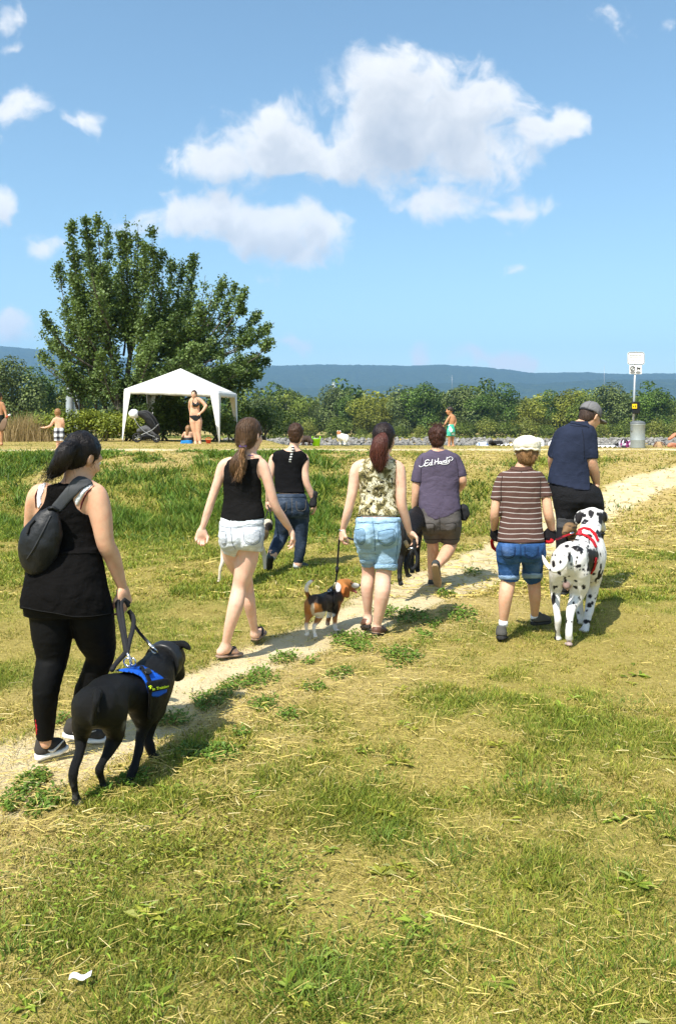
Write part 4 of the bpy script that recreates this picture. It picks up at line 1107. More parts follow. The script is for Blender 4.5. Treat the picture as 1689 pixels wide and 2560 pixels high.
def shell(fig, name, base, grow, poly=None, c=0, mat_=None, parent=None, side=None, h=None, extra=None, wr=0.0):
    """a piece of material lying on the surface of a field, cut to a photo-plane outline; side: keep nearer than this depth"""
    g = base.copy(grow)
    if poly is not None:
        P = np.array(fig.poly(poly, c)); m = .08
        # shrink the grid to the outline
        i0 = max(int((P[:, 0].min() - m - g.lo[0]) / g.h), 0); i1 = min(int((P[:, 0].max() + m - g.lo[0]) / g.h) + 2, g.n[0])
        k0 = max(int((P[:, 1].min() - m - g.lo[2]) / g.h), 0); k1 = min(int((P[:, 1].max() + m - g.lo[2]) / g.h) + 2, g.n[2])
        q = SDF.__new__(SDF); q.h = g.h; q.d = g.d[i0:i1, :, k0:k1].copy(); q.ax = [g.ax[0][i0:i1], g.ax[1], g.ax[2][k0:k1]]; q.n = np.array(q.d.shape); q.lo = np.array([q.ax[0][0], q.ax[1][0], q.ax[2][0]], float); g = q
        g.poly(P, D=fig.D)
    if side is not None: g.half((0, side, 0), (0, 1, 0))
    if extra: extra(g)
    if wr: g.wrinkle(wr, 30)
    return sdf_obj(name, g, mat_, parent or fig.root)

def drape(fld, P, lift):
    """moves points along their lines of sight onto a field's near side"""
    P = np.asarray(P, float); y = fld.near(P[:, 0], P[:, 2], D=P[:, 1]); y = np.where(np.isnan(y), P[:, 1], y - lift); O = np.array([0, 0, EYE])
    return O + (P - O) * (y / P[:, 1])[:, None]

def seams(fig, fld, lines, m_, parent, r=.0022, c=0):
    """stitched seams lying on cloth, given in photo px"""
    for L in lines:
        P = drape(fld, np.array(fig.pts([(x, y, 0.0, c) for x, y in L])), .001); P = catmull(P, 6); tube_obj('seam', drape(fld, P, .0008), r, m_, parent, 5)

def hair_flow(name, obj, flow, n, length, width, material, parent, seed=1, lift=.002, jitter=.12, seg=4):
    """fine strands lying over a hair mesh, combed along flow(P, normal)"""
    rs = np.random.RandomState(seed); me = obj.data; nv = len(me.vertices)
    P = np.zeros(nv * 3); me.vertices.foreach_get('co', P); P = P.reshape(-1, 3); Nn = np.zeros(nv * 3); me.vertices.foreach_get('normal', Nn); Nn = Nn.reshape(-1, 3)
    i = rs.randint(0, nv, n); p = P[i] + Nn[i] * lift; nn = Nn[i]; d = flow(p, nn) + rs.randn(n, 3) * jitter; d = d - nn * ((d * nn).sum(1) - .02)[:, None]; d /= np.maximum(np.linalg.norm(d, axis=1), 1e-6)[:, None]
    L = length * (.4 + .9 * rs.rand(n)); s = np.cross(d, nn); s /= np.maximum(np.linalg.norm(s, axis=1), 1e-6)[:, None]
    V = np.zeros((n, (seg + 1) * 2, 3))
    for k in range(seg + 1):
        w = (width * (1 - k / seg * .9))
        V[:, 2 * k] = p - s * w; V[:, 2 * k + 1] = p + s * w
        d = d + rs.randn(n, 3) * .05 - nn * .12; d /= np.linalg.norm(d, axis=1)[:, None]; p = p + d * (L / seg)[:, None]
    Q = (np.arange(n)[:, None, None] * (seg + 1) * 2 + np.array([(2 * k, 2 * k + 1, 2 * k + 3, 2 * k + 2) for k in range(seg)])[None]).reshape(-1, 4)
    o = link(name, mesh_np(name, V.reshape(-1, 3), Q), parent, material); o['kind'] = 'stuff'; return o
def to_point(c): return lambda P, Nn: (np.asarray(c) - P) / np.linalg.norm(np.asarray(c) - P, axis=1)[:, None]
def down(P, Nn): return np.tile(np.array([0, 0, -1.0]), (len(P), 1)) + Nn * .25
def strands(name, roots, dirs, length, width, material, parent, seed=3, wav=.02, grav=.5, seg=5):
    """loose hair: thin tapering ribbons"""
    rs = np.random.RandomState(seed); n = len(roots); roots = np.asarray(roots); dirs = np.asarray(dirs, float)
    V = []; Q = []
    for i in range(n):
        p = roots[i].copy(); d = dirs[i] / np.linalg.norm(dirs[i]); L = length * (.5 + .8 * rs.rand()); s = np.cross(d, rs.randn(3)); s /= np.linalg.norm(s)
        for k in range(seg + 1):
            w = width * (1 - k / seg * .85)
            V += [p - s * w, p + s * w]
            if k < seg:
                b = len(V) - 2; Q.append((b, b + 1, b + 3, b + 2))
                d = d + rs.randn(3) * wav * 4 + np.array([0, 0, -grav * .22]); d /= np.linalg.norm(d); p = p + d * L / seg
    o = link(name, mesh_np(name, np.array(V), np.array(Q)), parent, material); o['kind'] = 'stuff'; return o

def ring(c, axis, R, r, material, name, parent, seg=20):
    axis = np.asarray(axis, float); axis /= np.linalg.norm(axis); u = np.cross(axis, (.3, .5, .8)); u /= np.linalg.norm(u); v = np.cross(axis, u)
    a = np.linspace(0, 2 * math.pi, seg, endpoint=False)
    P = np.asarray(c) + R * (np.cos(a)[:, None] * u + np.sin(a)[:, None] * v)
    return tube_obj(name, P, r, material, parent, 6, closed=True)
METAL = mat('bright_steel', (.6, .6, .6), rough=.25, metal=1.0)
BLACKWEB = cloth('black_webbing', (.022, .022, .024), bump=.002, bscale=300, rough=.7)
# ---- woman in black with a sling bag (nearest, on the left)
A = (0, 1060, 3.0154); B = (0, 1480, 2.8)
f = Fig('person', 'woman in black tank top and leggings, sling bag on her back, nearest the camera', 'person', 4.15, [A, B], (360, 1180, 0, 1), 0.0, 'dog walkers on the meadow')
f.h = .0068
BLK = cloth('black_jersey', (.006, .0055, .0055), spec=.06, bump=.006, bscale=26, var=.25)
LEG = cloth('black_leggings', (.005, .005, .0052), spec=.1, rough=.7, bump=.002, bscale=60)
torso = [(440,470,690,.62,0),(470,330,765,.55,.01),(520,275,770,.52,.01),(600,262,720,.56,.01),(700,252,700,.62,.02),(800,250,705,.64,.03),(900,255,725,.66,.03),(960,255,735,.66,.02),(1050,232,760,.68,.0),(1150,220,780,.70,-.015),(1250,205,800,.70,-.02),(1350,195,815,.66,-.01),(1430,190,815,.62,0)]
key = f.pts([(190,480),(850,480),(610,80),(960,1430,.1)]) + f.pts([(220,1190,-.05,1),(820,1190,.4,1),(560,1060,.3,1)])
b = f.field(key)
b.loft(f.rows(torso, shrink=.012), 0)
nk = f.p(575, 470, .02)
hd = head(b, f.p(622, 255, .07), .228, yaw=math.radians(38), pitch=math.radians(-24), neck=nk, nr=.058)
# arms
sR, eR, wR = f.p(735,545,.0), f.p(795,890,.0), f.p(925,1235,.10)
b.chain([f.p(690,500,.01), sR, f.p(765,690,-.005), eR, f.p(850,1010,.04), wR], [f.r(66), f.r(78), f.r(80), f.r(66), f.r(62), f.r(36)], .03)
sL, eL, wL = f.p(290,545,.02), f.p(262,860,.16), f.p(420,980,.36)
b.chain([f.p(340,500,.01), sL, f.p(262,690,.07), eL, wL], [f.r(60), f.r(78), f.r(74), f.r(58), f.r(36)], .03)
# legs
lg = dict(k=.04)
Lp = [(365,180,.0),(365,300,.0),(370,450,.01),(345,560,-.02),(322,700,-.04),(318,850,-.02),(318,1000,0),(322,1060,.0)]
Lr = [150,137,110,101,90,76,60,50]
Rp = [(650,180,.02),(668,300,.06),(705,430,.10),(665,560,.11),(610,690,.13),(575,820,.18),(560,905,.22),(562,960,.24)]
Rr = [150,140,104,92,88,70,56,50]
P1 = [f.p(x, y, d, 1) for x, y, d in Lp]; P2 = [f.p(x, y, d, 1) for x, y, d in Rp]
b.chain(P1, [f.r(v - 13, 1) for v in Lr], .03); b.chain(P2, [f.r(v - 13, 1) for v in Rr], .03)
hR = hand(wR, f.p(955,1370,.10) - wR, (-.75, .35, -.05), .165, -1, curl=.62, h=.0055)
hL = hand(wL, (.9, .3, .1), (0, -1, .2), .165, 1, curl=.6, h=.006)
body = sdf_obj('body', [b, hR, hL], SK_WARM, f.root)
eyes(f, hd)
# tank top with a loose skirted hem
t = f.field(f.pts([(160,410,-.22),(845,1470,.2)]), pad=.03)
t.loft(f.rows(torso[:8]), 0, grow=.003)
skirt = [(940,240,742,.70,.015),(985,238,748,.70,.01),(1050,225,765,.72,0),(1150,208,785,.74,-.01),(1250,192,808,.74,-.015),(1350,172,830,.72,-.01),(1450,160,845,.70,0),(1500,158,848,.7,0)]
t.loft(f.rows(skirt), .012, grow=.004)
t.wrinkle(.008, 16, 3, (1, 1, .55)); t.wrinkle(.003, 45, 4)
t.poly(f.poly([(352,425),(400,415),(440,428),(490,448),(560,425),(605,400),(640,430),(590,470),(556,530),(552,570),(575,630),(625,675),(690,692),(760,700),(760,960),(900,1420),(840,1440),(700,1462),(560,1466),(430,1440),(300,1420),(150,1393),(150,1000),(180,720),(240,712),(290,655),(330,600),(348,540),(354,480)]), D=f.D)
top = sdf_obj('tank_top', t, BLK, f.root)
seams(f, t, [[(165,1380),(300,1408),(430,1428),(560,1452),(700,1448),(835,1428)]], mat('black_stitch', (.006, .006, .006), rough=.9), top, .002)
wb = shell(f, 'waist_seam', t, .004, [(200,955),(760,962),(765,985),(200,980)], 0, BLK, top)
# leggings
l = f.field([f.p(150,100,-.2,1), f.p(840,1120,.45,1)], pad=.02)
l.loft(f.rows([(1250,200,805,.70,-.02),(1350,195,815,.66,-.01),(1430,190,818,.62,0)]), 0, grow=.0)
l.chain(P1, [f.r(v, 1) for v in Lr], .02); l.chain(P2, [f.r(v, 1) for v in Rr], .02)
l.half(f.p(320,1035,0,1), (0, 0, -1)); l.wrinkle(.003, 30, 9, (1, 1, 2))
legs = sdf_obj('leggings', l, LEG, f.root)
shell(f, 'red_stripe', l, .003, [(243,885),(255,885),(266,960),(262,1010),(250,1010),(252,960)], 1, mat('red_reflective', (.55, .02, .03), rough=.4), legs)
# bra straps
WHT = cloth('white_strap', (.78, .77, .80)); MAR = cloth('maroon_strap', (.07, .01, .012))
shell(f, 'bra_strap', b, .005, [(288,470),(325,448),(352,432),(345,470),(318,540),(312,610),(285,655),(278,560)], 0, WHT, side=f.D + .02)
shell(f, 'bra_strap', b, .005, [(560,575),(610,505),(660,455),(712,452),(640,520),(575,625)], 0, WHT, side=f.D + .02)
shell(f, 'thin_strap', b, .007, [(262,540),(290,470),(300,468),(276,545),(274,640),(266,640)], 0, MAR, side=f.D + .02)
shell(f, 'thin_strap', b, .007, [(600,650),(612,590),(650,515),(712,455),(718,462),(662,525),(625,600),(612,655)], 0, MAR, side=f.D + .02)
# hair: tight back to a low bushy tail
HB = hairmat('black_hair', (.010, .0065, .0055), .42)
R_, q_, L_ = hd
hf = f.field([f.p(330, 60, -.12), f.p(800, 440, .2)], h=.005, pad=.02)
hf.ell(L_(0, -.020, .032), np.array([.086, .100, .098]), .02, R_)
hf.ell(L_(0, -.05, -.02), np.array([.074, .062, .075]), .02, R_)
hf.half(L_(0, .045, .03), R_ @ np.array([0, .92, -.30])); hf.half(L_(0, 0, -.085), R_ @ np.array([0, .5, -.9]))
for sx in (-1, 1): hf.ell(L_(sx * .088, .012, -.018), (.022, .034, .042), .01, R_, sub=True)
hf.chain(f.pts([(548,165,-.035),(500,205,-.075),(470,275,-.085),(425,340,-.06),(388,385,-.03)]), [f.r(44), f.r(66), f.r(68), f.r(58), f.r(28)], .02)
hf.wrinkle(.007, 34, 2, (1, 1, .35)); hf.wrinkle(.004, 90, 5, (1, 1, .25))
hair = sdf_obj('hair', hf, HB, f.root)
rs = np.random.RandomState(5)
rt = [f.p(400 + rs.randn() * 45, 350 + rs.randn() * 50, -.06 + rs.randn() * .02) for _ in range(150)]
strands('hair_wisps', rt, [(-.5 + rs.randn() * .4, rs.randn() * .3, -.6 + rs.randn() * .3) for _ in rt], .075, .0012, HB, hair)
hair_flow('hair_strands', hair, lambda P, Nn: np.where((P[:, :1] > f.p(540,0)[0]), to_point(f.p(548,165,-.06))(P, Nn), np.array([[-.5, -.1, -.8]])), 1900, .07, .0010, HB, hair)
tube_obj('hair_tie', f.p(548,165,-.04) + np.array([(math.cos(a) * .022, -.01 + .012 * math.sin(a), .026 * math.sin(a)) for a in np.linspace(0, 6.283, 14, endpoint=False)]), .006, HB, hair, 6, closed=True)
# bracelet
ring(f.p(918,1248,.10), f.p(955,1370,.10) - wR, f.r(38), .0035, mat('pale_bracelet', (.55, .45, .36), rough=.4), 'bracelet', f.root)
# trainers
UP = cloth('charcoal_mesh', (.05, .045, .04), bump=.002, bscale=220); SO = mat('white_rubber', (.80, .79, .76), rough=.55, var=.06); LC = cloth('grey_lace', (.42, .40, .38))
sh = shoe(f, f.p(250,1178,.0,1), f.p(478,1105,.10,1), .088, .092, UP, SO, LC, name='trainer')
sh2 = shoe(f, f.p(445,1010,.28,1), f.p(742,1062,.25,1), .088, .092, UP, SO, LC, name='trainer')
SWM = mat('pale_swoosh', (.62, .60, .57), rough=.5)
def swoosh(o, h0, t0, sgn):
    h0 = np.asarray(h0); d = t0 - h0; L = np.linalg.norm(d); d /= L; s = np.cross(d, (0, 0, 1.0)); s /= np.linalg.norm(s); s = s * sgn
    P = [h0 + d * L * a + s * .041 * w + np.array([0, 0, 1]) * z for a, w, z in [(.30, .90, .045), (.42, 1.0, .036), (.55, 1.02, .045), (.70, .98, .062), (.84, .84, .074)]]
    tube_obj('side_mark', catmull(P, 5), np.interp(np.linspace(0, 1, 21), [0, .3, 1], [.004, .008, .001]), SWM, o, 6)
swoosh(sh, f.p(250,1178,.0,1), f.p(478,1105,.10,1), 1); swoosh(sh2, f.p(445,1010,.28,1), f.p(742,1062,.25,1), 1)
WOMAN1 = dict(body=b, top=t, fig=f, hand=wR)
# sling bag, a thing of its own
bag = empty('sling_bag', f.p(250,1110,-.13)); tag(bag, 'black teardrop sling bag worn across the back of the woman in black', 'bag')
BGM = mat('black_nylon', (.010, .011, .013), rough=.5, spec=.3, bump=.006, bscale=18, var=.3)
g = f.field([f.p(130,620,-.32), f.p(480,1160,-.02)], h=.0068, pad=.03)
g.chain(f.pts([(392,665,-.125),(345,770,-.13),(305,880,-.13),(275,985,-.125),(252,1065,-.12)]), [f.r(48), f.r(112), f.r(152), f.r(130), f.r(72)], .03, flat=((0, 1, 0), 1.5))
g.wrinkle(.010, 13, 8); g.wrinkle(.003, 50, 3)
bb = sdf_obj('bag_body', g, BGM, bag)
zp = catmull([f.p(385,690,-.135 - .055), f.p(330,800,-.155 - .068), f.p(262,930,-.16 - .085), f.p(205,1020,-.155 - .066)], 8)
zp = drape(g, zp, .001)
tube_obj('zip', zp, .0042, mat('zip_black', (.03, .03, .032), rough=.35), bb, 6)
hp = catmull([f.p(262,725,-.2), f.p(225,770,-.21), f.p(205,830,-.20)], 6); hp = drape(g, hp, .008)
tube_obj('grab_loop', hp, .006, BLACKWEB, bb, 6)
strapM = mat('strap_padded', (.045, .048, .052), rough=.6, bump=.002, bscale=250)
un = b.copy(.005); un.d[...] = np.minimum(un.d, .3)
def strap_fill(gq):
    pass
shell(f, 'shoulder_strap', un, .009, [(372,655),(458,668),(530,585),(620,490),(705,446),(690,425),(640,396),(590,390),(548,420),(470,515),(400,600)], 0, strapM, bag, side=f.D + .07)
tube_obj('buckle', f.pts([(362,640,-.15),(400,628,-.15),(445,655,-.14)]), .008, BGM, bag, 6)
# ---- girl with the long ponytail
C_ = (440, 1030, 3.6575)
f = Fig('person', 'girl with a long brown ponytail in black tank top, pale denim shorts and flip-flops', 'person', 6.0, [C_], (470, 2240), 0.0, 'dog walkers on the meadow')
torso = [(400,600,790,.5,0),(430,470,785,.5,0),(470,445,780,.52,0),(520,432,775,.54,.0),(600,432,775,.56,.0),(700,436,778,.56,.01),(800,442,775,.58,.01),(880,435,785,.6,.0),(960,415,798,.62,-.01),(1050,402,806,.66,-.02),(1130,402,806,.68,-.025),(1200,412,800,.66,-.02),(1270,440,785,.6,-.01)]
b = f.field(f.pts([(140,440,-.1),(1110,440,.3),(680,70,-.1),(680,70,.2),(360,2260,-.2),(850,2100,.55)]))
b.loft(f.rows(torso, shrink=.010, hips=960), 0, p=2.3)
hd = head(b, f.p(675,212,.045), .232, yaw=math.radians(32), pitch=math.radians(-6), neck=f.p(672,420,.02), nr=.047)
sL, eL, wL = f.p(428,490,.0), f.p(330,790,-.03), f.p(238,1075,-.02)
b.chain([f.p(500,445,.0), sL, f.p(385,630,-.02), eL, f.p(285,930,-.02), wL], [f.r(38), f.r(46), f.r(44), f.r(39), f.r(37), f.r(25)], .025)
sR, eR, wR = f.p(797,495,.0), f.p(905,855,.02), f.p(1048,1080,.14)
b.chain([f.p(740,445,.0), sR, f.p(850,670,.0), eR, f.p(985,985,.08), wR], [f.r(38), f.r(49), f.r(47), f.r(42), f.r(38), f.r(25)], .025)
# legs: the right leg nearer, the left stepping across behind it
PR = f.pts([(655,1200,-.01),(650,1320,.0),(618,1470,.0),(578,1610,.0),(548,1760,-.05),(500,1930,-.045),(462,2090,-.01),(452,2150,.0)]); RR = [118,104,88,69,71,55,40,38]
PL = f.pts([(505,1210,.0),(530,1330,.08),(610,1480,.18),(650,1610,.24),(668,1740,.24),(695,1880,.30),(715,1985,.35),(722,2030,.37)]); RL = [108,98,82,62,60,46,36,36]
f.limb(b, PR, RR, 1); f.limb(b, PL, RL, 1)
hlR, toR = f.p(385,2236,-.03), f.p(590,2210,.10); hlL, toL = f.p(718,2078,.36), f.p(800,2010,.56)
foot(b, f.p(452,2150,.0), hlR + np.array([0, 0, .008]), toR + np.array([0, 0, .008]), f.r(42)); foot(b, f.p(722,2030,.37), hlL + np.array([0, 0, .008]), toL + np.array([0, 0, .008]), f.r(40))
h1 = hand(wL, f.p(215,1200,-.02) - wL, (.25, -.95, 0), .15, -1, curl=.85, h=.0055); h2 = hand(wR, f.p(1075,1170,.17) - wR, (-.8, -.2, -.2), .155, -1, curl=.5, h=.0055)
sdf_obj('body', [b, h1, h2], SK_FAIR, f.root, it=2); eyes(f, hd)
t = f.field([f.p(390,380,-.2), f.p(820,1020,.2)], pad=.05)
t.loft(f.rows([(y, l - (8 if y > 800 else 0), r + (8 if y > 800 else 0), q, dd) for y, l, r, q, dd in torso[:10]]), 0, grow=.003, p=2.3)
t.wrinkle(.008, 15, 21, (1, 1, .8)); t.wrinkle(.003, 40, 22)
t.poly(f.poly([(448,420),(520,402),(600,432),(660,436),(710,425),(770,420),(742,480),(735,540),(752,600),(790,640),(830,700),(830,960),(805,972),(700,986),(600,1000),(500,1000),(400,958),(380,800),(400,700),(425,640),(424,560),(434,480)]), D=f.D)
sdf_obj('tank_top', t, cloth('black_cotton', (.009, .0085, .0085), spec=.06, bump=.006, bscale=30, var=.2), f.root)
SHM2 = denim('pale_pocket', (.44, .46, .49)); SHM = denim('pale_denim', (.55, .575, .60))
s_ = f.field([f.p(370,930,-.2), f.p(840,1360,.25)], pad=.05)
s_.loft(f.rows([(y, l, r, q, dd) for y, l, r, q, dd in torso if y >= 930]), 0, grow=.004, p=2.3)
for x in (505, 672): s_.ell(f.p(x, 1165, -.085), (f.r(104), .080, f.r(110)), .04)
s_.cone(PL[0], f.p(492,1318,.02), f.r(112), f.r(108), .02, cap=True); s_.cone(PR[0], f.p(668,1278,.0), f.r(128), f.r(122), .02, cap=True)
s_.cone(f.p(590,1080,-.18), f.p(590,1330,-.12), .010, .012, .03, sub=True)
s_.wrinkle(.007, 26, 23, (.6, .6, 2.2)); s_.wrinkle(.003, 60, 24)
s_.poly(f.poly([(380,955),(500,990),(700,975),(830,955),(840,1200),(780,1282),(565,1262),(545,1330),(440,1300),(360,1150)]), D=f.D)
so = sdf_obj('shorts', s_, SHM, f.root)
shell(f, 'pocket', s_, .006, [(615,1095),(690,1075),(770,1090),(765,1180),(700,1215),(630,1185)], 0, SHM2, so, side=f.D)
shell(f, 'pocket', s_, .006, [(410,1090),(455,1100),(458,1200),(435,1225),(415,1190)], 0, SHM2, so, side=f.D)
shell(f, 'belt_loop', s_, .007, [(492,985),(510,988),(508,1045),(490,1040)], 0, SHM, so, side=f.D)
shell(f, 'waistband', s_, .004, [(380,985),(500,1010),(700,995),(830,975),(830,1018),(700,1040),(500,1052),(380,1030)], 0, SHM, so)
seams(f, s_, [[(500,1050),(505,1130),(515,1200),(545,1255)],[(617,1098),(690,1078),(768,1092)],[(617,1098),(628,1185),(700,1215),(766,1180),(768,1092)],[(412,1092),(456,1102),(458,1200),(436,1224),(414,1190)],[(405,1040),(500,1058),(700,1044),(800,1024)],[(800,1050),(802,1150),(785,1250)]], mat('grey_stitch', (.24, .26, .30), rough=.9), so, .003)
# hair
HM = hairmat('brown_hair', (.085, .045, .022), .36)
R_, q_, L_ = hd
hf = f.field([f.p(440,60,-.15), f.p(800,600,.2)], h=.0072, pad=.03)
hf.ell(L_(0, -.018, .030), np.array([.085, .102, .098]), .02, R_); hf.ell(L_(0, -.045, -.03), np.array([.078, .068, .085]), .02, R_)
hf.half(L_(0, .05, .03), R_ @ np.array([0, .92, -.30])); hf.half(L_(0, 0, -.10), R_ @ np.array([0, .4, -.9]))
for sx in (-1, 1): hf.ell(L_(sx * .09, .016, -.022), (.020, .028, .036), .01, R_, sub=True)
hf.chain(f.pts([(615,300,-.06),(606,345,-.085),(585,420,-.10),(568,480,-.105),(552,545,-.10)]), [f.r(30), f.r(34), f.r(60), f.r(80), f.r(44)], .015, flat=((0, 1, 0), 1.9))
hf.wrinkle(.006, 40, 2, (1, 1, .25)); hf.wrinkle(.003, 110, 5, (1, 1, .2))
hair = sdf_obj('hair', hf, HM, f.root)
rs = np.random.RandomState(6)
HT = hairmat('ponytail_hair', (.30, .165, .08), .4)
rt = [f.p(608 + rs.randn() * 12, 330 + rs.rand() * 130, -.115 + rs.randn() * .012) for _ in range(420)]
strands('ponytail', rt, [(-.22 + rs.randn() * .13, rs.randn() * .05, -1) for _ in rt], .13, .0022, HT, hair, wav=.012, grav=.1)
hair_flow('hair_strands', hair, lambda P, Nn: np.where((P[:, 2:] > f.p(0,318)[2]), to_point(f.p(611,312,-.09))(P, Nn), np.array([[-.2, 0, -1.0]])), 1800, .08, .0012, HM, hair)
tube_obj('hair_tie', f.p(611,312,-.075) + np.array([(math.cos(a) * .022, math.sin(a) * .02, .004 * math.sin(a)) for a in np.linspace(0, 6.283, 14, endpoint=False)]), .006, mat('purple_elastic', (.10, .05, .22)), hair, 6, closed=True)
tube_obj('necklace', f.pts([(640,400,.0),(670,396,-.055),(710,400,-.045)]), .003, mat('purple_elastic', (.1, .05, .22)), f.root, 6)
# flip-flops
FT = mat('tan_foam_sole', (.30, .20, .14), rough=.7, var=.1); FB = mat('dark_thong_strap', (.02, .017, .015), rough=.5)
def flipflop(h0, t0, w):
    d = t0 - h0; L = np.linalg.norm(d); y = d / L; up = np.array([0, 0, 1.0]); up -= y * (up @ y); up /= np.linalg.norm(up); x = np.cross(y, up); R = np.stack([x, y, up], 1)
    g = SDF([(-w, -.02, 0), (w, L + .02, .03)], .0055, .02); hw = w / 2
    g.loft([(-.012, 0, .0, hw * .5, .009), (L * .1, 0, .0, hw * .85, .009), (L * .4, 0, .0, hw * .8, .009), (L * .72, 0, .0, hw * 1.05, .009), (L * .95, 0, .0, hw * .8, .009), (L + .015, 0, .0, hw * .4, .009)], 0, p=4, axis=1)
    V, Q = g.mesh(); o = link('flip_flop', mesh_np('flip_flop', V @ R.T + h0, Q), f.root, FT)
    P = catmull([(hw * .8, L * .38, .01), (hw * .7, L * .5, .045), (0, L * .74, .05), (-hw * .7, L * .5, .045), (-hw * .8, L * .38, .01)], 6)
    tube_obj('thong_strap', P @ R.T + h0, .008, FB, o, 6); tube_obj('toe_post', np.array([(0, L * .74, .05), (0, L * .78, .0)]) @ R.T + h0, .005, FB, o, 6)
flipflop(hlR, toR, .085); flipflop(hlL, toL, .085)
# ---- walker with short brown hair, black top and dark jeans
f = Fig('person', 'walker with short brown hair in black cap-sleeve top and dark blue jeans', 'person', 9.63, [C_], (1140, 1440), 0.0, 'dog walkers on the meadow')
torso = [(335,1000,1130,.55,0),(365,915,1180,.5,0),(420,900,1175,.52,0),(520,905,1150,.56,0),(620,908,1145,.6,0),(700,912,1160,.6,0),(760,915,1182,.62,-.02),(850,905,1212,.66,-.03),(920,900,1218,.62,-.02),(960,905,1215,.55,0)]
b = f.field(f.pts([(790,400,-.1),(1320,400,.2),(1090,100,-.1),(1090,100,.2),(800,1480,-.3),(1220,1450,.35)]))
b.loft(f.rows(torso, shrink=.014, hips=750), 0)
hd = head(b, f.p(1097,205,.03), .235, yaw=math.radians(12), pitch=math.radians(-4), neck=f.p(1068,350,.01), nr=.054)
wR = f.p(1265,825,.05); wL = f.p(838,815,.1)
b.chain([f.p(1140,390), f.p(1178,430), f.p(1175,540), f.p(1190,640,-.01), f.p(1232,740,.02), wR], [f.r(30), f.r(38), f.r(38), f.r(33), f.r(30), f.r(21)], .02)
b.chain([f.p(940,390), f.p(890,430), f.p(870,540), f.p(850,640,.0), wL], [f.r(30), f.r(38), f.r(37), f.r(33), f.r(21)], .02)
PL = f.pts([(985,900,.0),(990,1000,.02),(958,1140,.05),(915,1230,-.08),(880,1300,-.2)]); RL = [92,84,66,58,46]
PR = f.pts([(1130,900,.0),(1140,1000,.02),(1142,1140,.03),(1132,1270,.02),(1112,1390,.03)]); RR = [88,76,60,52,40]
f.limb(b, PL, RL, 4, .02); f.limb(b, PR, RR, 4, .02)
h1 = hand(wR, f.p(1275,930,.07) - wR, (-.9, .2, 0), .165, -1, curl=.5, h=.008); h2 = hand(wL, f.p(832,870,.12) - wL, (.8, .4, 0), .165, 1, curl=.8, h=.008)
sdf_obj('body', [b, h1, h2], SK_FAIR, f.root); eyes(f, hd)
t = f.field([f.p(850,310,-.2), f.p(1240,770,.2)], pad=.05)
t.loft(f.rows([(y, l - 4, r + 6, q, dd) for y, l, r, q, dd in torso[:8]]), 0, grow=.004)
t.cone(f.p(1140,395), f.p(1185,455,0), f.r(44), f.r(46), .03, cap=True); t.cone(f.p(940,395), f.p(886,450,0), f.r(44), f.r(46), .03, cap=True)
t.wrinkle(.010, 13, 31); t.poly(f.poly([(880,380),(930,345),(975,338),(1010,358),(1060,368),(1110,358),(1145,350),(1230,420),(1230,700),(1180,742),(1050,745),(910,738),(850,600)]), D=f.D)
sdf_obj('top', t, cloth('black_viscose', (.008, .0078, .0088), spec=.06, bump=.005, bscale=26, var=.2), f.root)
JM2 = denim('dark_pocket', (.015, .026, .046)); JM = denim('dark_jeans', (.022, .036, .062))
j = f.field([f.p(800,720,-.35), f.p(1250,1440,.35)], pad=.05)
j.loft(f.rows([r for r in torso if r[0] >= 700]), 0, grow=.003)
j.chain(PL, [f.r(v) for v in RL], .02); j.chain(PR, [f.r(v) for v in RR], .02)
for x in (985, 1130): j.ell(f.p(x, 880, -.06), (f.r(80), .08, f.r(80)), .04)
j.cone(f.p(1058,820,-.17), f.p(1058,960,-.13), .01, .012, .03, sub=True); j.wrinkle(.008, 22, 33, (1, 1, 1.5)); j.half(f.p(1100,742), (0, 0, 1)); j.half(PR[-1] + np.array([0, 0, .01]), (0, 0, -1))
jo = sdf_obj('jeans', j, JM, f.root)
shell(f, 'waistband', j, .006, [(880,750),(1230,750),(1230,790),(880,790)], 0, JM, jo)
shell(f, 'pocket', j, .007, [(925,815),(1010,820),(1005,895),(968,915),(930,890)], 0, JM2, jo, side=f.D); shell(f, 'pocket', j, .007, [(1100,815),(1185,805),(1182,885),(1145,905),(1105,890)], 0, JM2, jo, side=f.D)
seams(f, j, [[(1058,790),(1060,860),(1062,930)],[(925,815),(930,890),(968,915),(1005,895),(1010,820)],[(1100,815),(1105,890),(1145,905),(1182,885),(1185,805)]], mat('tan_stitch', (.10, .09, .08), rough=.9), jo, .0035)
SKW = cloth('grey_sock', (.62, .64, .66))
tube_obj('sock', f.pts([(898,1285,-.16),(868,1335,-.22)]), f.r(40), SKW, f.root, 10); tube_obj('sock', f.pts([(1112,1380,.03),(1102,1420,.03)]), f.r(38), SKW, f.root, 10)
SG = cloth('grey_green_shoe', (.07, .085, .085)); SD = mat('dark_tread', (.025, .027, .028), rough=.7, bump=.01, bscale=90); 
# trailing shoe with its sole turned back to the camera
shoe(f, f.p(872,1335,-.28), f.p(838,1478,-.10), .09, .09, SG, SD, None, name='walking_shoe'); shoe(f, f.p(1088,1440,-.01), f.p(1200,1436,.20), .09, .09, SG, SD, None, name='walking_shoe')
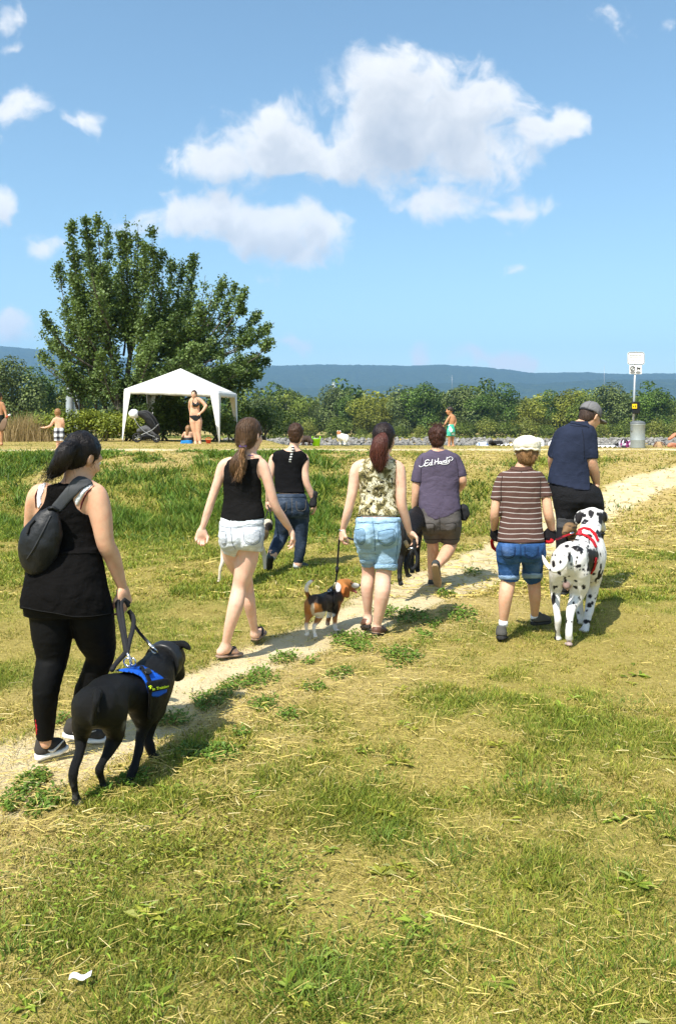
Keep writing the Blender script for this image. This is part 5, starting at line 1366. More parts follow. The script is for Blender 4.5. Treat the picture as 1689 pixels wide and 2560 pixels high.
# short hair
HM = hairmat('short_brown_hair', (.055, .026, .013), .45); R_, q_, L_ = hd
hf = f.field([f.p(1000,90,-.12), f.p(1190,300,.2)], h=.0085, pad=.03)
hf.ell(L_(0, -.016, .034), np.array([.088, .106, .100]), .02, R_); hf.ell(L_(0, -.055, -.03), np.array([.070, .055, .075]), .02, R_)
hf.half(L_(0, .05, .03), R_ @ np.array([0, .92, -.30])); hf.half(L_(0, 0, -.095), R_ @ np.array([0, .3, -.9]))
for sx in (-1, 1): hf.ell(L_(sx * .092, .016, -.018), (.022, .030, .040), .01, R_, sub=True)
hf.wrinkle(.010, 55, 2); hf.wrinkle(.005, 110, 5, (1, 1, .4)); hair_ = sdf_obj('hair', hf, HM, f.root); hair_flow('hair_strands', hair_, down, 1800, 0.04, .0014, HM, hair_, jitter=.5)
# lanyard and treat pouch
LY = f.pts([(1060,318,-.02),(1072,330,-.10),(1058,380,-.105),(1048,420,-.11),(1040,458,-.115)]); LY = [q if i == 0 or np.isnan(yy_) else np.array([q[0] * yy_ / q[1], yy_, EYE + (q[2] - EYE) * yy_ / q[1]]) for i, (q, yy_) in enumerate(zip(LY, [t.near(np.array([v[0]]), np.array([v[2]]), D=v[1])[0] for v in LY]))]
def lany(N, co, c):
    z = N.node('ShaderNodeSeparateXYZ'); N.l.new(co, z.inputs[0])
    return N.mix(N.math('GREATER_THAN', N.math('FRACT', N.math('MULTIPLY', z.outputs[2], 34.0)), .55), (.02, .02, .02), (.62, .62, .62))
lo_ = tube_obj('lanyard', catmull(LY, 5), .014, mat('striped_lanyard', (0, 0, 0), build=lany), f.root, 8, flat=((0, 1, 0), .3))
tube_obj('neck_cord', f.pts([(1040,330,.05),(1062,322,-.02),(1085,322,-.02),(1110,335,.05)]), .007, BLACKWEB, lo_, 6)
pch = empty('treat_pouch', f.p(1255,870,.03)); tag(pch, 'small black treat pouch on the hip of the walker in dark jeans', 'pouch')
g = f.field([f.p(1210,730,-.08), f.p(1320,880,.14)], h=.008, pad=.03); g.cone(f.p(1262,770,.03), f.p(1250,845,.03), .032, .045, .02); g.cone(f.p(1265,752,.03), f.p(1262,775,.03), .04, .034, .01, cap=False); g.wrinkle(.006, 30, 3)
sdf_obj('pouch_body', g, BLACKWEB, pch); tube_obj('drawstring', f.pts([(1275,755,0),(1300,780,-.01),(1308,808,0)]), .004, BLACKWEB, pch, 6)
JEANS_HAND = wL
# ---- woman in the patterned top and denim shorts, with the beagle
Dc = (720, 1040, 3.2667)
f = Fig('person', 'woman with red-brown ponytail in olive patterned sleeveless top and light denim bermuda shorts', 'person', 6.65, [Dc], (740, 1790), 0.0, 'dog walkers on the meadow')
torso = [(330,690,850,.55,0),(355,620,870,.5,0),(390,575,888,.5,0),(450,565,882,.54,0),(550,578,878,.58,0),(640,592,872,.6,.01),(720,588,880,.62,0),(790,575,897,.64,-.01),(850,555,906,.66,-.02),(920,545,910,.68,-.03),(990,548,912,.66,-.025),(1060,565,905,.6,-.01),(1110,580,895,.5,0)]
b = f.field(f.pts([(380,400,-.1),(1060,400,.3),(770,70,-.12),(770,70,.2),(570,1800,-.2),(830,1800,.4)]))
b.loft(f.rows(torso, shrink=.012, hips=830), 0)
hd = head(b, f.p(785,185,.03), .232, yaw=math.radians(24), pitch=math.radians(-4), neck=f.p(760,350,.01), nr=.050)
wL = f.p(447,925,.05); wR = f.p(990,950,.06)
b.chain([f.p(610,385), f.p(556,430), f.p(535,560,-.01), f.p(512,680,-.02), f.p(480,810,.0), wL], [f.r(36), f.r(46), f.r(45), f.r(39), f.r(36), f.r(24)], .025)
b.chain([f.p(850,385), f.p(905,430), f.p(918,570,-.01), f.p(925,710,-.02), f.p(955,830,.02), wR], [f.r(36), f.r(48), f.r(47), f.r(41), f.r(38), f.r(25)], .025)
PL = f.pts([(635,1010,.0),(645,1150,.08),(655,1280,.12),(645,1390,.10),(648,1510,.12),(650,1600,.15),(650,1650,.16)]); RL = [95,76,55,55,42,31,31]
PR = f.pts([(815,1010,.0),(798,1150,-.0),(775,1310,.0),(768,1430,-.05),(748,1580,-.03),(728,1690,.0),(722,1740,.01)]); RR = [100,88,65,66,48,35,34]
f.limb(b, PL, RL, 2); f.limb(b, PR, RR, 2)
foot(b, f.p(722,1740,.01), f.p(712,1785,-.04), f.p(775,1780,.17), f.r(36)); foot(b, f.p(650,1650,.16), f.p(650,1712,.10), f.p(640,1725,.33), f.r(34))
h1 = hand(wL, f.p(432,1010,.05) - wL, (.85, .3, 0), .16, 1, curl=.85, h=.006); h2 = hand(wR, f.p(1035,1010,.08) - wR, (-.2, -.4, -.8), .16, -1, curl=.65, h=.006)
sdf_obj('body', [b, h1, h2], SK_FAIR, f.root, it=2); eyes(f, hd)
def camo(N, co, c):
    a = N.noise(co, 16.0, 3.0, .6, .6); d = N.noise(co, 27.0, 3.0, .65, 1.2); e = N.noise(N.vmath('MULTIPLY', co, (1, 1, .55)), 75.0, 2.0, .6, 2.0)
    base = N.ramp(a, [(.36, (.10, .09, .035)), (.41, (.24, .20, .09)), (.47, (.46, .41, .25)), (.52, (.68, .63, .46))], 'CONSTANT')
    base = N.mix(N.math('GREATER_THAN', d, .585), base, (.018, .016, .012))
    return N.mix(N.math('MULTIPLY', N.math('GREATER_THAN', e, .60), .9), base, (.025, .022, .014))
CM = mat('camouflage_print', (0, 0, 0), rough=.9, spec=.12, build=camo, bump=.005, bscale=30)
t = f.field([f.p(530,310,-.2), f.p(930,860,.2)], pad=.05)
t.loft(f.rows(torso[:10]), 0, grow=.005); t.wrinkle(.009, 16, 41, (.7, .7, 1.8)); t.wrinkle(.003, 45, 42)
t.poly(f.poly([(570,372),(640,338),(690,348),(760,360),(830,352),(860,350),(890,385),(884,470),(876,560),(890,620),(950,700),(950,812),(850,818),(700,815),(540,812),(540,640),(572,600),(560,520),(556,440)]), D=f.D)
tp = sdf_obj('patterned_top', t, CM, f.root)
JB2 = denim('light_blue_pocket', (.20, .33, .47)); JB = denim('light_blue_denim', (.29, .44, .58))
s_ = f.field([f.p(510,800,-.25), f.p(940,1270,.3)], pad=.05)
s_.loft(f.rows([r for r in torso if r[0] >= 780]), 0, grow=.004)
for x in (645, 810): s_.ell(f.p(x, 965, -.085), (f.r(92), .085, f.r(95)), .04)
s_.cone(PL[0], f.p(655,1207,.09), f.r(98), f.r(62), .025, cap=True); s_.cone(PR[0], f.p(792,1247,-.0), f.r(106), f.r(90), .025, cap=True)
s_.cone(f.p(705,900,-.2), f.p(708,1120,-.13), .01, .014, .03, sub=True); s_.cone(f.p(708,1080,-.11), f.p(710,1270,-.07), .012, .026, .012, sub=True); s_.cone(f.p(709,1140,-.04), f.p(710,1270,.02), .008, .03, .012, sub=True); s_.wrinkle(.008, 24, 43, (.7, .7, 2)); s_.wrinkle(.003, 60, 44); s_.half(f.p(700,822), (0, 0, 1))
so = sdf_obj('denim_shorts', s_, JB, f.root)
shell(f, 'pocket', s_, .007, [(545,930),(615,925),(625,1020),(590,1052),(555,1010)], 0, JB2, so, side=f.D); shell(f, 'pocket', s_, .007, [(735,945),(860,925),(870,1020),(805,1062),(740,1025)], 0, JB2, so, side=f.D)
shell(f, 'waistband', s_, .005, [(530,828),(930,828),(930,868),(530,868)], 0, JB, so)
for q in (678, 840, 590): shell(f, 'belt_loop', s_, .010, [(q,822),(q + 14,822),(q + 14,872),(q,872)], 0, JB, so, side=f.D)
shell(f, 'turned_cuff', s_, .006, [(695,1208),(900,1208),(900,1250),(695,1250)], 0, JB, so); shell(f, 'turned_cuff', s_, .006, [(580,1175),(704,1175),(704,1210),(580,1210)], 0, JB, so)
shell(f, 'belt', s_, .006, [(540,818),(920,818),(920,830),(540,830)], 0, BLACKWEB, so)
seams(f, s_, [[(690,868),(698,930),(706,1010),(708,1100)],[(545,930),(615,925),(625,1020),(590,1052),(555,1010),(547,935)],[(735,945),(860,925),(870,1020),(805,1062),(740,1025),(735,948)],[(540,872),(700,874),(908,868)],[(890,880),(895,1000),(880,1150),(872,1205)],[(720,1208),(800,1212),(876,1204)]], mat('blue_stitch', (.10, .19, .30), rough=.9), so, .003)
# hair with a broad ponytail
HM = hairmat('dark_crown_hair', (.022, .012, .010), .36); HT = hairmat('red_brown_hair', (.085, .026, .017), .36); R_, q_, L_ = hd
hf = f.field([f.p(640,70,-.16), f.p(880,460,.2)], h=.0075, pad=.03)
hf.ell(L_(0, -.018, .030), np.array([.088, .103, .100]), .02, R_); hf.ell(L_(0, -.045, -.03), np.array([.076, .066, .08]), .02, R_)
hf.half(L_(0, .05, .03), R_ @ np.array([0, .92, -.30])); hf.half(L_(0, 0, -.10), R_ @ np.array([0, .4, -.9]))
for sx in (-1, 1): hf.ell(L_(sx * .092, .014, -.020), (.022, .030, .038), .01, R_, sub=True)
hf.wrinkle(.005, 40, 2, (1, 1, .3)); hair = sdf_obj('hair', hf, HM, f.root)
pf = f.field([f.p(640,120,-.2), f.p(860,470,.05)], h=.0075, pad=.03)
pf.chain(f.pts([(770,178,-.085),(752,230,-.12),(738,300,-.125),(742,360,-.12),(744,415,-.105)]), [f.r(45), f.r(66), f.r(70), f.r(64), f.r(34)], .015, flat=((0, 1, 0), 1.5))
pf.wrinkle(.009, 40, 7, (1, 1, .22)); pf.wrinkle(.004, 100, 8, (1, 1, .2)); po = sdf_obj('ponytail', pf, HT, hair)
rs = np.random.RandomState(8); rt = [f.p(748 + rs.randn() * 34, 240 + rs.rand() * 120, -.155 + rs.randn() * .012) for _ in range(260)]
strands('hair_wisps', rt, [(rs.randn() * .12, rs.randn() * .05, -1) for _ in rt], .085, .0020, HT, hair, wav=.012, grav=.1)
hair_flow('hair_strands', hair, to_point(f.p(770,175,-.10)), 1600, .06, .0012, HM, hair); hair_flow('tail_strands', po, lambda P, Nn: np.tile([[0, 0, -1.0]], (len(P), 1)), 1800, .055, .0013, HT, hair)
# brown sandals
LM = mat('brown_leather', (.12, .055, .035), rough=.5, var=.15, bump=.002, bscale=80); SM_ = mat('dark_sole', (.03, .024, .02), rough=.7)
shoe(f, f.p(705,1790,-.05), f.p(790,1786,.17), .085, .06, LM, SM_, None, name='sandal', solh=.02); shoe(f, f.p(648,1735,.09), f.p(622,1738,.33), .085, .075, LM, SM_, None, name='sandal', solh=.03)
ring(f.p(443,935,.05), f.p(432,1010,.05) - wL, f.r(27), .004, METAL, 'bracelet', f.root)
CAMO = dict(L=f.p(425,985,.06), R=f.p(1030,995,.07), fig=f)
# ---- walker in the purple T-shirt
f = Fig('person', 'walker in faded purple T-shirt with white script across the shoulders and grey shorts', 'person', 8.64, [Dc], (1190, 1395), 0.0, 'dog walkers on the meadow')
torso = [(275,1170,1300,.55,0),(300,1110,1360,.5,0),(335,1070,1385,.48,0),(400,1072,1392,.52,0),(500,1078,1385,.56,0),(600,1075,1380,.6,0),(700,1070,1392,.64,-.01),(780,1070,1402,.66,-.02),(850,1078,1402,.66,-.025),(920,1090,1400,.6,-.01),(950,1100,1395,.5,0)]
b = f.field(f.pts([(990,400,-.1),(1480,400,.35),(1215,70,-.12),(1215,70,.2),(1120,1420,-.3),(1350,1420,.4)]))
b.loft(f.rows(torso, shrink=.018, hips=760), 0)
hd = head(b, f.p(1217,178,.03), .236, yaw=math.radians(8), pitch=math.radians(-2), neck=f.p(1222,300,.01), nr=.058)
wL = f.p(1032,775,.06); wR = f.p(1395,600,.30)
AL = [f.p(1115,345), f.p(1078,385), f.p(1054,480,-.01), f.p(1044,600,-.01), f.p(1036,690,.02), wL]; b.chain(AL, [f.r(28), f.r(34), f.r(35), f.r(35), f.r(33), f.r(24)], .02)
AR = [f.p(1340,345), f.p(1375,385), f.p(1408,470,-.02), f.p(1420,545,.0), wR]; b.chain(AR, [f.r(28), f.r(34), f.r(36), f.r(36), f.r(25)], .02)
PL = f.pts([(1165,880,.0),(1175,990,.05),(1180,1080,.08),(1180,1170,.10),(1172,1270,.12),(1170,1350,.14)]); RL = [86,66,48,46,34,28]
PR = f.pts([(1315,880,.0),(1325,970,.05),(1322,1050,.06),(1275,1140,-.10),(1228,1205,-.22),(1215,1240,-.26)]); RR = [92,72,56,50,34,28]
f.limb(b, PL, RL, 2); f.limb(b, PR, RR, 2)
h1 = hand(wL, f.p(1045,860,.08) - wL, (.85, .3, 0), .16, 1, curl=.8, h=.0075); h2 = hand(wR, (-.4, .5, -.1), (-.6, -.3, -.3), .16, -1, curl=.6, h=.009)
sdf_obj('body', [b, h1, h2], SK_WARM, f.root); eyes(f, hd)
PM = cloth('faded_purple_cotton', (.085, .068, .105), bump=.005, bscale=28, var=.14)
t = f.field([f.p(985,260,-.25), f.p(1480,880,.25)], pad=.05)
t.loft(f.rows([(y, l - 2, r + 6, q, dd) for y, l, r, q, dd in torso[:9]]), 0, grow=.006)
t.chain(AL[:4], [f.r(v) for v in (46, 46, 46, 50)], .03); t.chain(AR[:4], [f.r(v) for v in (46, 46, 46, 48)], .03)
t.wrinkle(.007, 12, 51, (1, 1, .9)); t.wrinkle(.003, 34, 52)
t.poly(f.poly([(980,300),(1120,300),(1165,268),(1190,285),(1225,290),(1265,282),(1285,268),(1350,300),(1500,350),(1475,485),(1398,502),(1396,560),(1414,760),(1300,825),(1200,850),(1110,815),(1060,775),(1068,600),(1080,552),(990,532)]), D=f.D)
to = sdf_obj('t_shirt', t, PM, f.root)
shell(f, 'collar_rib', t, .004, [(1160,268),(1190,285),(1225,290),(1265,282),(1290,268),(1296,285),(1268,298),(1225,306),(1188,301),(1156,287)], 0, PM, to)
# white script lettering lying on the cloth
INK = mat('white_print', (.80, .79, .80), rough=.8)
def stroke(px, w, par, fld, closed=False, fig=f, c=0, m_=INK, name='lettering', lift=.004, n=5):
    P = catmull([fig.p(x, y, 0, c) for x, y in px], n); y = fld.near(P[:, 0], P[:, 2], D=fig.D); ok = ~np.isnan(y); P = P[ok]; k_ = ((y[ok] - lift) / fig.D)[:, None]; P = np.array([0, 0, EYE]) + (P - np.array([0, 0, EYE])) * k_
    return tube(P, fig.r(w, c), 6)
S = [[(1068,405),(1078,416),(1100,408),(1118,395)],                                         # lead-in swash
     [(1152,366),(1140,358),(1122,366),(1118,380),(1128,386),(1142,382),(1126,386),(1110,394),(1112,406),(1130,408),(1150,396)],   # E
     [(1166,384),(1154,384),(1152,398),(1164,402),(1172,388),(1176,354),(1170,396),(1180,400)],   # d
     [(1196,358),(1200,372),(1194,400)], [(1192,382),(1208,374),(1222,370)], [(1226,344),(1222,372),(1222,396)],   # H
     [(1246,372),(1234,374),(1232,388),(1244,388),(1250,372),(1248,388),(1256,386)],            # a
     [(1260,368),(1262,386),(1262,372),(1272,366)],                                              # r
     [(1286,364),(1276,366),(1274,380),(1286,380),(1292,362),(1296,336),(1290,378),(1298,376)],   # d
     [(1304,358),(1304,370),(1314,368),(1318,352),(1314,376),(1296,392),(1256,394),(1240,388)],   # y with the tail swash back
     [(1300,346),(1322,334),(1340,342),(1340,356),(1328,366)]]
V, Q = merge([stroke(q, 3.6 if i not in (0, 9, 10) else 3.0, to, t) for i, q in enumerate(S)])
link('lettering', mesh_np('lettering', V, Q), to, INK)
seams(f, t, [[(1095,335),(1085,430),(1080,540)],[(1362,335),(1380,420),(1388,500)],[(1000,525),(1045,538),(1086,540)],[(1392,494),(1430,490),(1462,480)]], mat('dark_purple_stitch', (.035, .028, .045), rough=.9), to, .0035)
GM = cloth('grey_canvas', (.105, .095, .09), bump=.005, bscale=36)
s_ = f.field([f.p(1040,740,-.3), f.p(1430,1050,.3)], pad=.05)
s_.loft(f.rows([r for r in torso if r[0] >= 690]), 0, grow=.003)
for x in (1160, 1310): s_.ell(f.p(x, 880, -.075), (f.r(80), .085, f.r(85)), .04)
s_.cone(PL[0], f.p(1178,1020,.06), f.r(94), f.r(66), .025, cap=True); s_.cone(PR[0], f.p(1322,1022,.06), f.r(100), f.r(78), .025, cap=True)
s_.cone(f.p(1232,800,-.22), f.p(1236,960,-.14), .01, .014, .03, sub=True); s_.wrinkle(.009, 20, 53, (.8, .8, 1.8))
so = sdf_obj('shorts', s_, GM, f.root)
shell(f, 'pocket', s_, .005, [(1110,880),(1190,880),(1188,945),(1115,940)], 0, GM, so, side=f.D); shell(f, 'pocket', s_, .005, [(1280,880),(1365,872),(1362,940),(1285,945)], 0, GM, so, side=f.D)
seams(f, s_, [[(1233,810),(1235,870),(1237,930)],[(1110,880),(1190,882),(1188,945)],[(1280,882),(1365,874),(1362,940)],[(1115,1005),(1180,1010),(1238,1006)],[(1250,1008),(1320,1012),(1392,1004)]], mat('dark_canvas_stitch', (.04, .036, .033), rough=.9), so, .0035)
HM = hairmat('auburn_hair', (.055, .020, .012), .45); R_, q_, L_ = hd
hf = f.field([f.p(1120,60,-.12), f.p(1310,290,.2)], h=.0085, pad=.03)
hf.ell(L_(0, -.016, .034), np.array([.090, .106, .103]), .02, R_); hf.ell(L_(0, -.05, -.03), np.array([.074, .058, .075]), .02, R_)
hf.half(L_(0, .05, .03), R_ @ np.array([0, .92, -.30])); hf.half(L_(0, 0, -.09), R_ @ np.array([0, .3, -.9]))
for sx in (-1, 1): hf.ell(L_(sx * .094, .016, -.018), (.022, .030, .040), .01, R_, sub=True)
hf.wrinkle(.014, 42, 12); hf.wrinkle(.006, 100, 5, (1, 1, .4)); ho = hair_ = sdf_obj('hair', hf, HM, f.root); hair_flow('hair_strands', hair_, down, 1800, 0.05, .0014, HM, hair_, jitter=.5)
rs = np.random.RandomState(9); rt = [L_(rs.randn() * .04, -.02 + rs.randn() * .04, .125) for _ in range(160)]
strands('hair_tufts', rt, [(rs.randn() * .6, rs.randn() * .4, .8) for _ in rt], .045, .0016, HM, ho, grav=.3)
tube_obj('wristwatch', wL + np.array([(math.cos(a) * f.r(29), math.sin(a) * f.r(27), .0) for a in np.linspace(0, 6.283, 16, endpoint=False)]) + np.array([0, 0, .01]), .013, mat('black_rubber', (.01, .01, .01), rough=.4), f.root, 6, closed=True)
CS = cloth('dark_canvas_shoe', (.05, .055, .055)); GS = mat('gum_sole', (.36, .25, .155), rough=.6, var=.1)
shoe(f, f.p(1195,1222,-.36), f.p(1222,1408,-.14), .09, .085, CS, GS, None, name='canvas_shoe'); shoe(f, f.p(1168,1398,.08), f.p(1185,1392,.33), .09, .085, CS, GS, None, name='canvas_shoe')
pch = empty('treat_pouch', f.p(1430,850,.02)); tag(pch, 'black treat pouch on the hip of the walker in purple T-shirt', 'pouch')
g = f.field([f.p(1390,720,-.1), f.p(1490,870,.14)], h=.008, pad=.03); g.cone(f.p(1428,758,.02), f.p(1432,825,.02), .05, .042, .02); g.cone(f.p(1455,770,.0), f.p(1462,805,.0), .022, .025, .02); g.wrinkle(.006, 30, 3)
sdf_obj('pouch_body', g, BLACKWEB, pch); tube_obj('drawstring', f.pts([(1440,830,-.02),(1448,850,-.02),(1445,872,-.01)]), .004, BLACKWEB, pch, 6)
PURPLE = dict(L=f.p(1045,840,.09), fig=f)
# ---- boy in the striped polo and white cap
Ec = (1180, 980, 3.6025)
f = Fig('person', 'boy in white flat cap, brown striped polo shirt and rolled blue denim shorts', 'person', 6.48, [Ec], (270, 2235), 0.0, 'dog walkers on the meadow')
torso = [(665,390,530,.6,0),(700,330,560,.52,0),(740,265,625,.48,0),(800,252,622,.5,0),(900,255,612,.55,0),(1000,260,606,.58,0),(1100,262,606,.6,0),(1200,255,612,.62,-.01),(1300,240,628,.64,-.015),(1380,228,645,.66,-.02),(1450,225,650,.64,-.015),(1520,230,645,.5,0)]
b = f.field(f.pts([(140,700,-.1),(770,700,.3),(490,420,-.12),(490,420,.2),(200,2250,-.2),(710,2120,.5)]))
b.loft(f.rows(torso, shrink=.018, hips=1340), 0)
hd = head(b, f.p(492,548,.03), .228, yaw=math.radians(14), pitch=math.radians(-10), neck=f.p(448,690,.01), nr=.050)
wL = f.p(197,1235,.10); wR = f.p(712,1240,.04)
AL = [f.p(310,735), f.p(268,785), f.p(226,900,-.01), f.p(202,1080,-.02), f.p(200,1160,.03), wL]; b.chain(AL, [f.r(28), f.r(34), f.r(38), f.r(41), f.r(40), f.r(31)], .02)
AR = [f.p(570,735), f.p(608,785), f.p(652,900,-.01), f.p(682,1090,-.03), f.p(702,1170,.0), wR]; b.chain(AR, [f.r(28), f.r(35), f.r(42), f.r(45), f.r(42), f.r(32)], .02)
PL = f.pts([(325,1440,.0),(325,1580,.02),(318,1720,.03),(300,1830,-.01),(288,1960,.0),(280,2060,.02),(278,2100,.02)]); RL = [96,84,66,64,50,37,36]
PR = f.pts([(545,1440,.0),(545,1580,.12),(552,1700,.20),(560,1810,.20),(562,1920,.24),(560,2010,.30),(558,2050,.32)]); RR = [96,82,60,59,46,35,34]
f.limb(b, PL, RL, 2); f.limb(b, PR, RR, 2)
h1 = hand(wL, f.p(188,1340,.13) - wL, (.8, .4, 0), .15, 1, curl=.95, h=.0058); h2 = hand(wR, f.p(690,1350,.0) - wR, (-.3, -.1, -.9) , .15, -1, curl=.8, h=.0058)
sdf_obj('body', [b, h1, h2], SK_WARM, f.root, it=2); eyes(f, hd)
def stripes(N, co, c):
    z = N.node('ShaderNodeSeparateXYZ'); N.l.new(N.vmath('ADD', co, N.vmath('SCALE', N.vmath('SUBTRACT', N.noise(co, 4.0, 2.0, .5, out=1), (.5, .5, .5)), .03)), z.inputs[0])
    q = N.math('FRACT', N.math('MULTIPLY_ADD', z.outputs[2], 26.2, .15)); n = N.noise(co, 240.0, 2.0, .6)
    base = N.mix(n, (.060, .030, .024), (.125, .068, .056))
    return N.mix(N.math('GREATER_THAN', q, .85), base, (.42, .38, .36))
PO = mat('striped_polo_knit', (0, 0, 0), rough=.92, spec=.1, build=stripes, bump=.004, bscale=30)
t = f.field([f.p(140,640,-.25), f.p(740,1400,.25)], pad=.05)
t.loft(f.rows([(y, l - (6 if y > 1150 else 0), r + (6 if y > 1150 else 0), q, dd) for y, l, r, q, dd in torso[:11]]), 0, grow=.005)
t.chain(AL[:4], [f.r(v) for v in (48, 50, 53, 60)], .03); t.chain(AR[:4], [f.r(v) for v in (48, 50, 57, 66)], .03)
t.wrinkle(.006, 12, 61); t.wrinkle(.003, 36, 62)
t.poly(f.poly([(140,760),(330,700),(345,672),(440,680),(530,672),(545,700),(760,760),(732,936),(612,955),(625,1100),(650,1350),(560,1366),(400,1370),(200,1345),(240,1100),(252,985),(150,962)]), D=f.D)
to = sdf_obj('polo_shirt', t, PO, f.root)
shell(f, 'collar', t, .008, [(335,700),(345,668),(440,676),(535,668),(545,700),(440,722)], 0, cloth('brown_rib', (.085, .045, .037)), to)
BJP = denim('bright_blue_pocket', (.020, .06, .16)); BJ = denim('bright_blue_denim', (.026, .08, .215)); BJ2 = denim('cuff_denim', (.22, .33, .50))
s_ = f.field([f.p(190,1330,-.3), f.p(690,1710,.35)], pad=.05)
s_.loft(f.rows([r for r in torso if r[0] >= 1290]), 0, grow=.003)
for x in (340, 530): s_.ell(f.p(x, 1430, -.07), (f.r(90), .08, f.r(90)), .04)
s_.cone(PL[0], f.p(330,1688,.03), f.r(108), f.r(87), .025, cap=True); s_.cone(PR[0], f.p(536,1672,.18), f.r(108), f.r(86), .025, cap=True)
s_.cone(f.p(433,1400,-.2), f.p(433,1540,-.12), .01, .014, .03, sub=True); s_.wrinkle(.008, 20, 63, (.8, .8, 1.6)); s_.half(f.p(400,1345), (0, 0, 1))
so = sdf_obj('denim_shorts', s_, BJ, f.root)
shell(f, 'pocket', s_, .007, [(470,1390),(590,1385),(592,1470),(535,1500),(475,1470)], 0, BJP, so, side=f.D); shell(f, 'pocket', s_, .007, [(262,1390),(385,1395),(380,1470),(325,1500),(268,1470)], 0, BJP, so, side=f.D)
shell(f, 'turned_cuff', s_, .006, [(200,1650),(424,1650),(424,1692),(200,1692)], 0, BJ2, so); shell(f, 'turned_cuff', s_, .006, [(440,1632),(660,1632),(660,1680),(440,1680)], 0, BJ2, so)
seams(f, s_, [[(433,1380),(434,1440),(435,1500)],[(470,1390),(475,1470),(535,1500),(592,1470),(590,1385)],[(262,1390),(268,1470),(325,1500),(380,1470),(385,1395)],[(636,1400),(628,1540),(612,1630)]], mat('navy_stitch', (.012, .03, .09), rough=.9), so, .003)
seams(f, t, [[(246,1340),(420,1358),(630,1345)],[(268,760),(256,860),(258,980)],[(612,770),(612,860),(608,950)]], mat('brown_stitch', (.04, .022, .018), rough=.9), to, .003)
# fair hair under the cap
HM = hairmat('sandy_hair', (.20, .105, .045), .45); R_, q_, L_ = hd
hf = f.field([f.p(360,430,-.14), f.p(600,680,.2)], h=.0075, pad=.03)
hf.ell(L_(0, -.018, .015), np.array([.085, .102, .098]), .02, R_); hf.ell(L_(0, -.05, -.045), np.array([.070, .055, .065]), .02, R_)
hf.half(L_(0, .045, .03), R_ @ np.array([0, .92, -.30])); hf.half(L_(0, 0, .06), R_ @ np.array([0, 0, 1])); hf.half(L_(0, 0, -.10), R_ @ np.array([0, .3, -.9]))
for sx in (-1, 1): hf.ell(L_(sx * .092, .016, -.018), (.022, .030, .040), .01, R_, sub=True)
hf.wrinkle(.012, 50, 12, (1, 1, .5)); ho = sdf_obj('hair', hf, HM, f.root)
hair_flow('hair_strands', ho, down, 1200, .04, .0013, HM, ho, jitter=.3)
rs = np.random.RandomState(4); rt = [L_(rs.uniform(-.08, .08), -.07 + rs.randn() * .02, -.03) for _ in range(150)]
strands('hair_wisps', rt, [(rs.randn() * .5, -.3, -.7) for _ in rt], .05, .0016, HM, ho, grav=.2)
# cap
cap = empty('flat_cap', L_(0, 0, .05)); tag(cap, 'cream white fabric cap worn by the boy in the striped polo', 'cap')
CW = cloth('cream_canvas', (.76, .70, .56), bump=.004, bscale=60)
hf = f.field([f.p(370,410,-.15), f.p(620,610,.24)], h=.0075, pad=.03)
hf.ell(L_(0, -.02, .060), np.array([.105, .120, .072]), .02, R_); hf.ell(L_(0, -.02, .030), np.array([.094, .110, .05]), .02, R_); hf.half(L_(0, 0, .005), R_ @ np.array([0, -.15, -1]))
hf.wrinkle(.006, 26, 6); co_ = sdf_obj('cap_crown', hf, CW, cap)
a = np.linspace(0, 6.283, 40, endpoint=False); tube_obj('cap_band', np.array([L_(math.cos(q) * .094 / hd[1], -.02 + math.sin(q) * .109 / hd[1], .012 + .004 * math.sin(q * 9)) for q in a]), .009, CW, co_, 6, closed=True)
for q in np.linspace(0, math.pi, 5)[:4]:
    P = np.array([L_(math.cos(q) * .106 / hd[1] * math.cos(w), -.02 + math.sin(q) * .121 / hd[1] * math.cos(w), .060 + .0725 / hd[1] * math.sin(w)) for w in np.linspace(.0, 3.14, 22)]); tube_obj('cap_seam', P, .0022, CW, co_, 5)
vis = np.array([L_(x * .08, .085 + .055 * (1 - x * x), .018 - .012 * abs(x)) for x in np.linspace(-1, 1, 13)]); V, Q = tube(vis, .03, 8, flat=(R_ @ np.array([0, .25, 1.0]), .16)); link('cap_peak', mesh_np('cap_peak', V, Q), cap, CW)
# gloves, socks, shoes
GLM = cloth('black_glove', (.012, .011, .013)); WS = cloth('white_sock', (.78, .78, .80))
def glove(hf_, w, d, n):
    g_ = hf_.copy(.004); d = d / np.linalg.norm(d); g_.half(w + d * .095, d); return sdf_obj('fingerless_glove', g_, GLM, f.root)
glove(h1, wL, f.p(188,1340,.13) - wL, 0); glove(h2, wR, f.p(690,1350,.0) - wR, 0)
tube_obj('sock', f.pts([(279,2055,.02),(276,2110,.02)]), f.r(42), WS, f.root, 12); tube_obj('sock', f.pts([(560,2005,.30),(557,2060,.32)]), f.r(40), WS, f.root, 12)
TS = cloth('grey_trainer', (.085, .082, .075), bump=.002, bscale=200); TB = mat('black_tread', (.02, .02, .02), rough=.7); LG = cloth('pale_mesh', (.45, .45, .43))
shoe(f, f.p(258,2232,-.06), f.p(268,2226,.18), .095, .10, TS, TB, LG, name='trainer'); shoe(f, f.p(540,2102,.28), f.p(690,2085,.44), .095, .10, TS, TB, LG, name='trainer')
BOY = dict(R=f.p(700,1330,.0), L=f.p(190,1320,.15), fig=f)
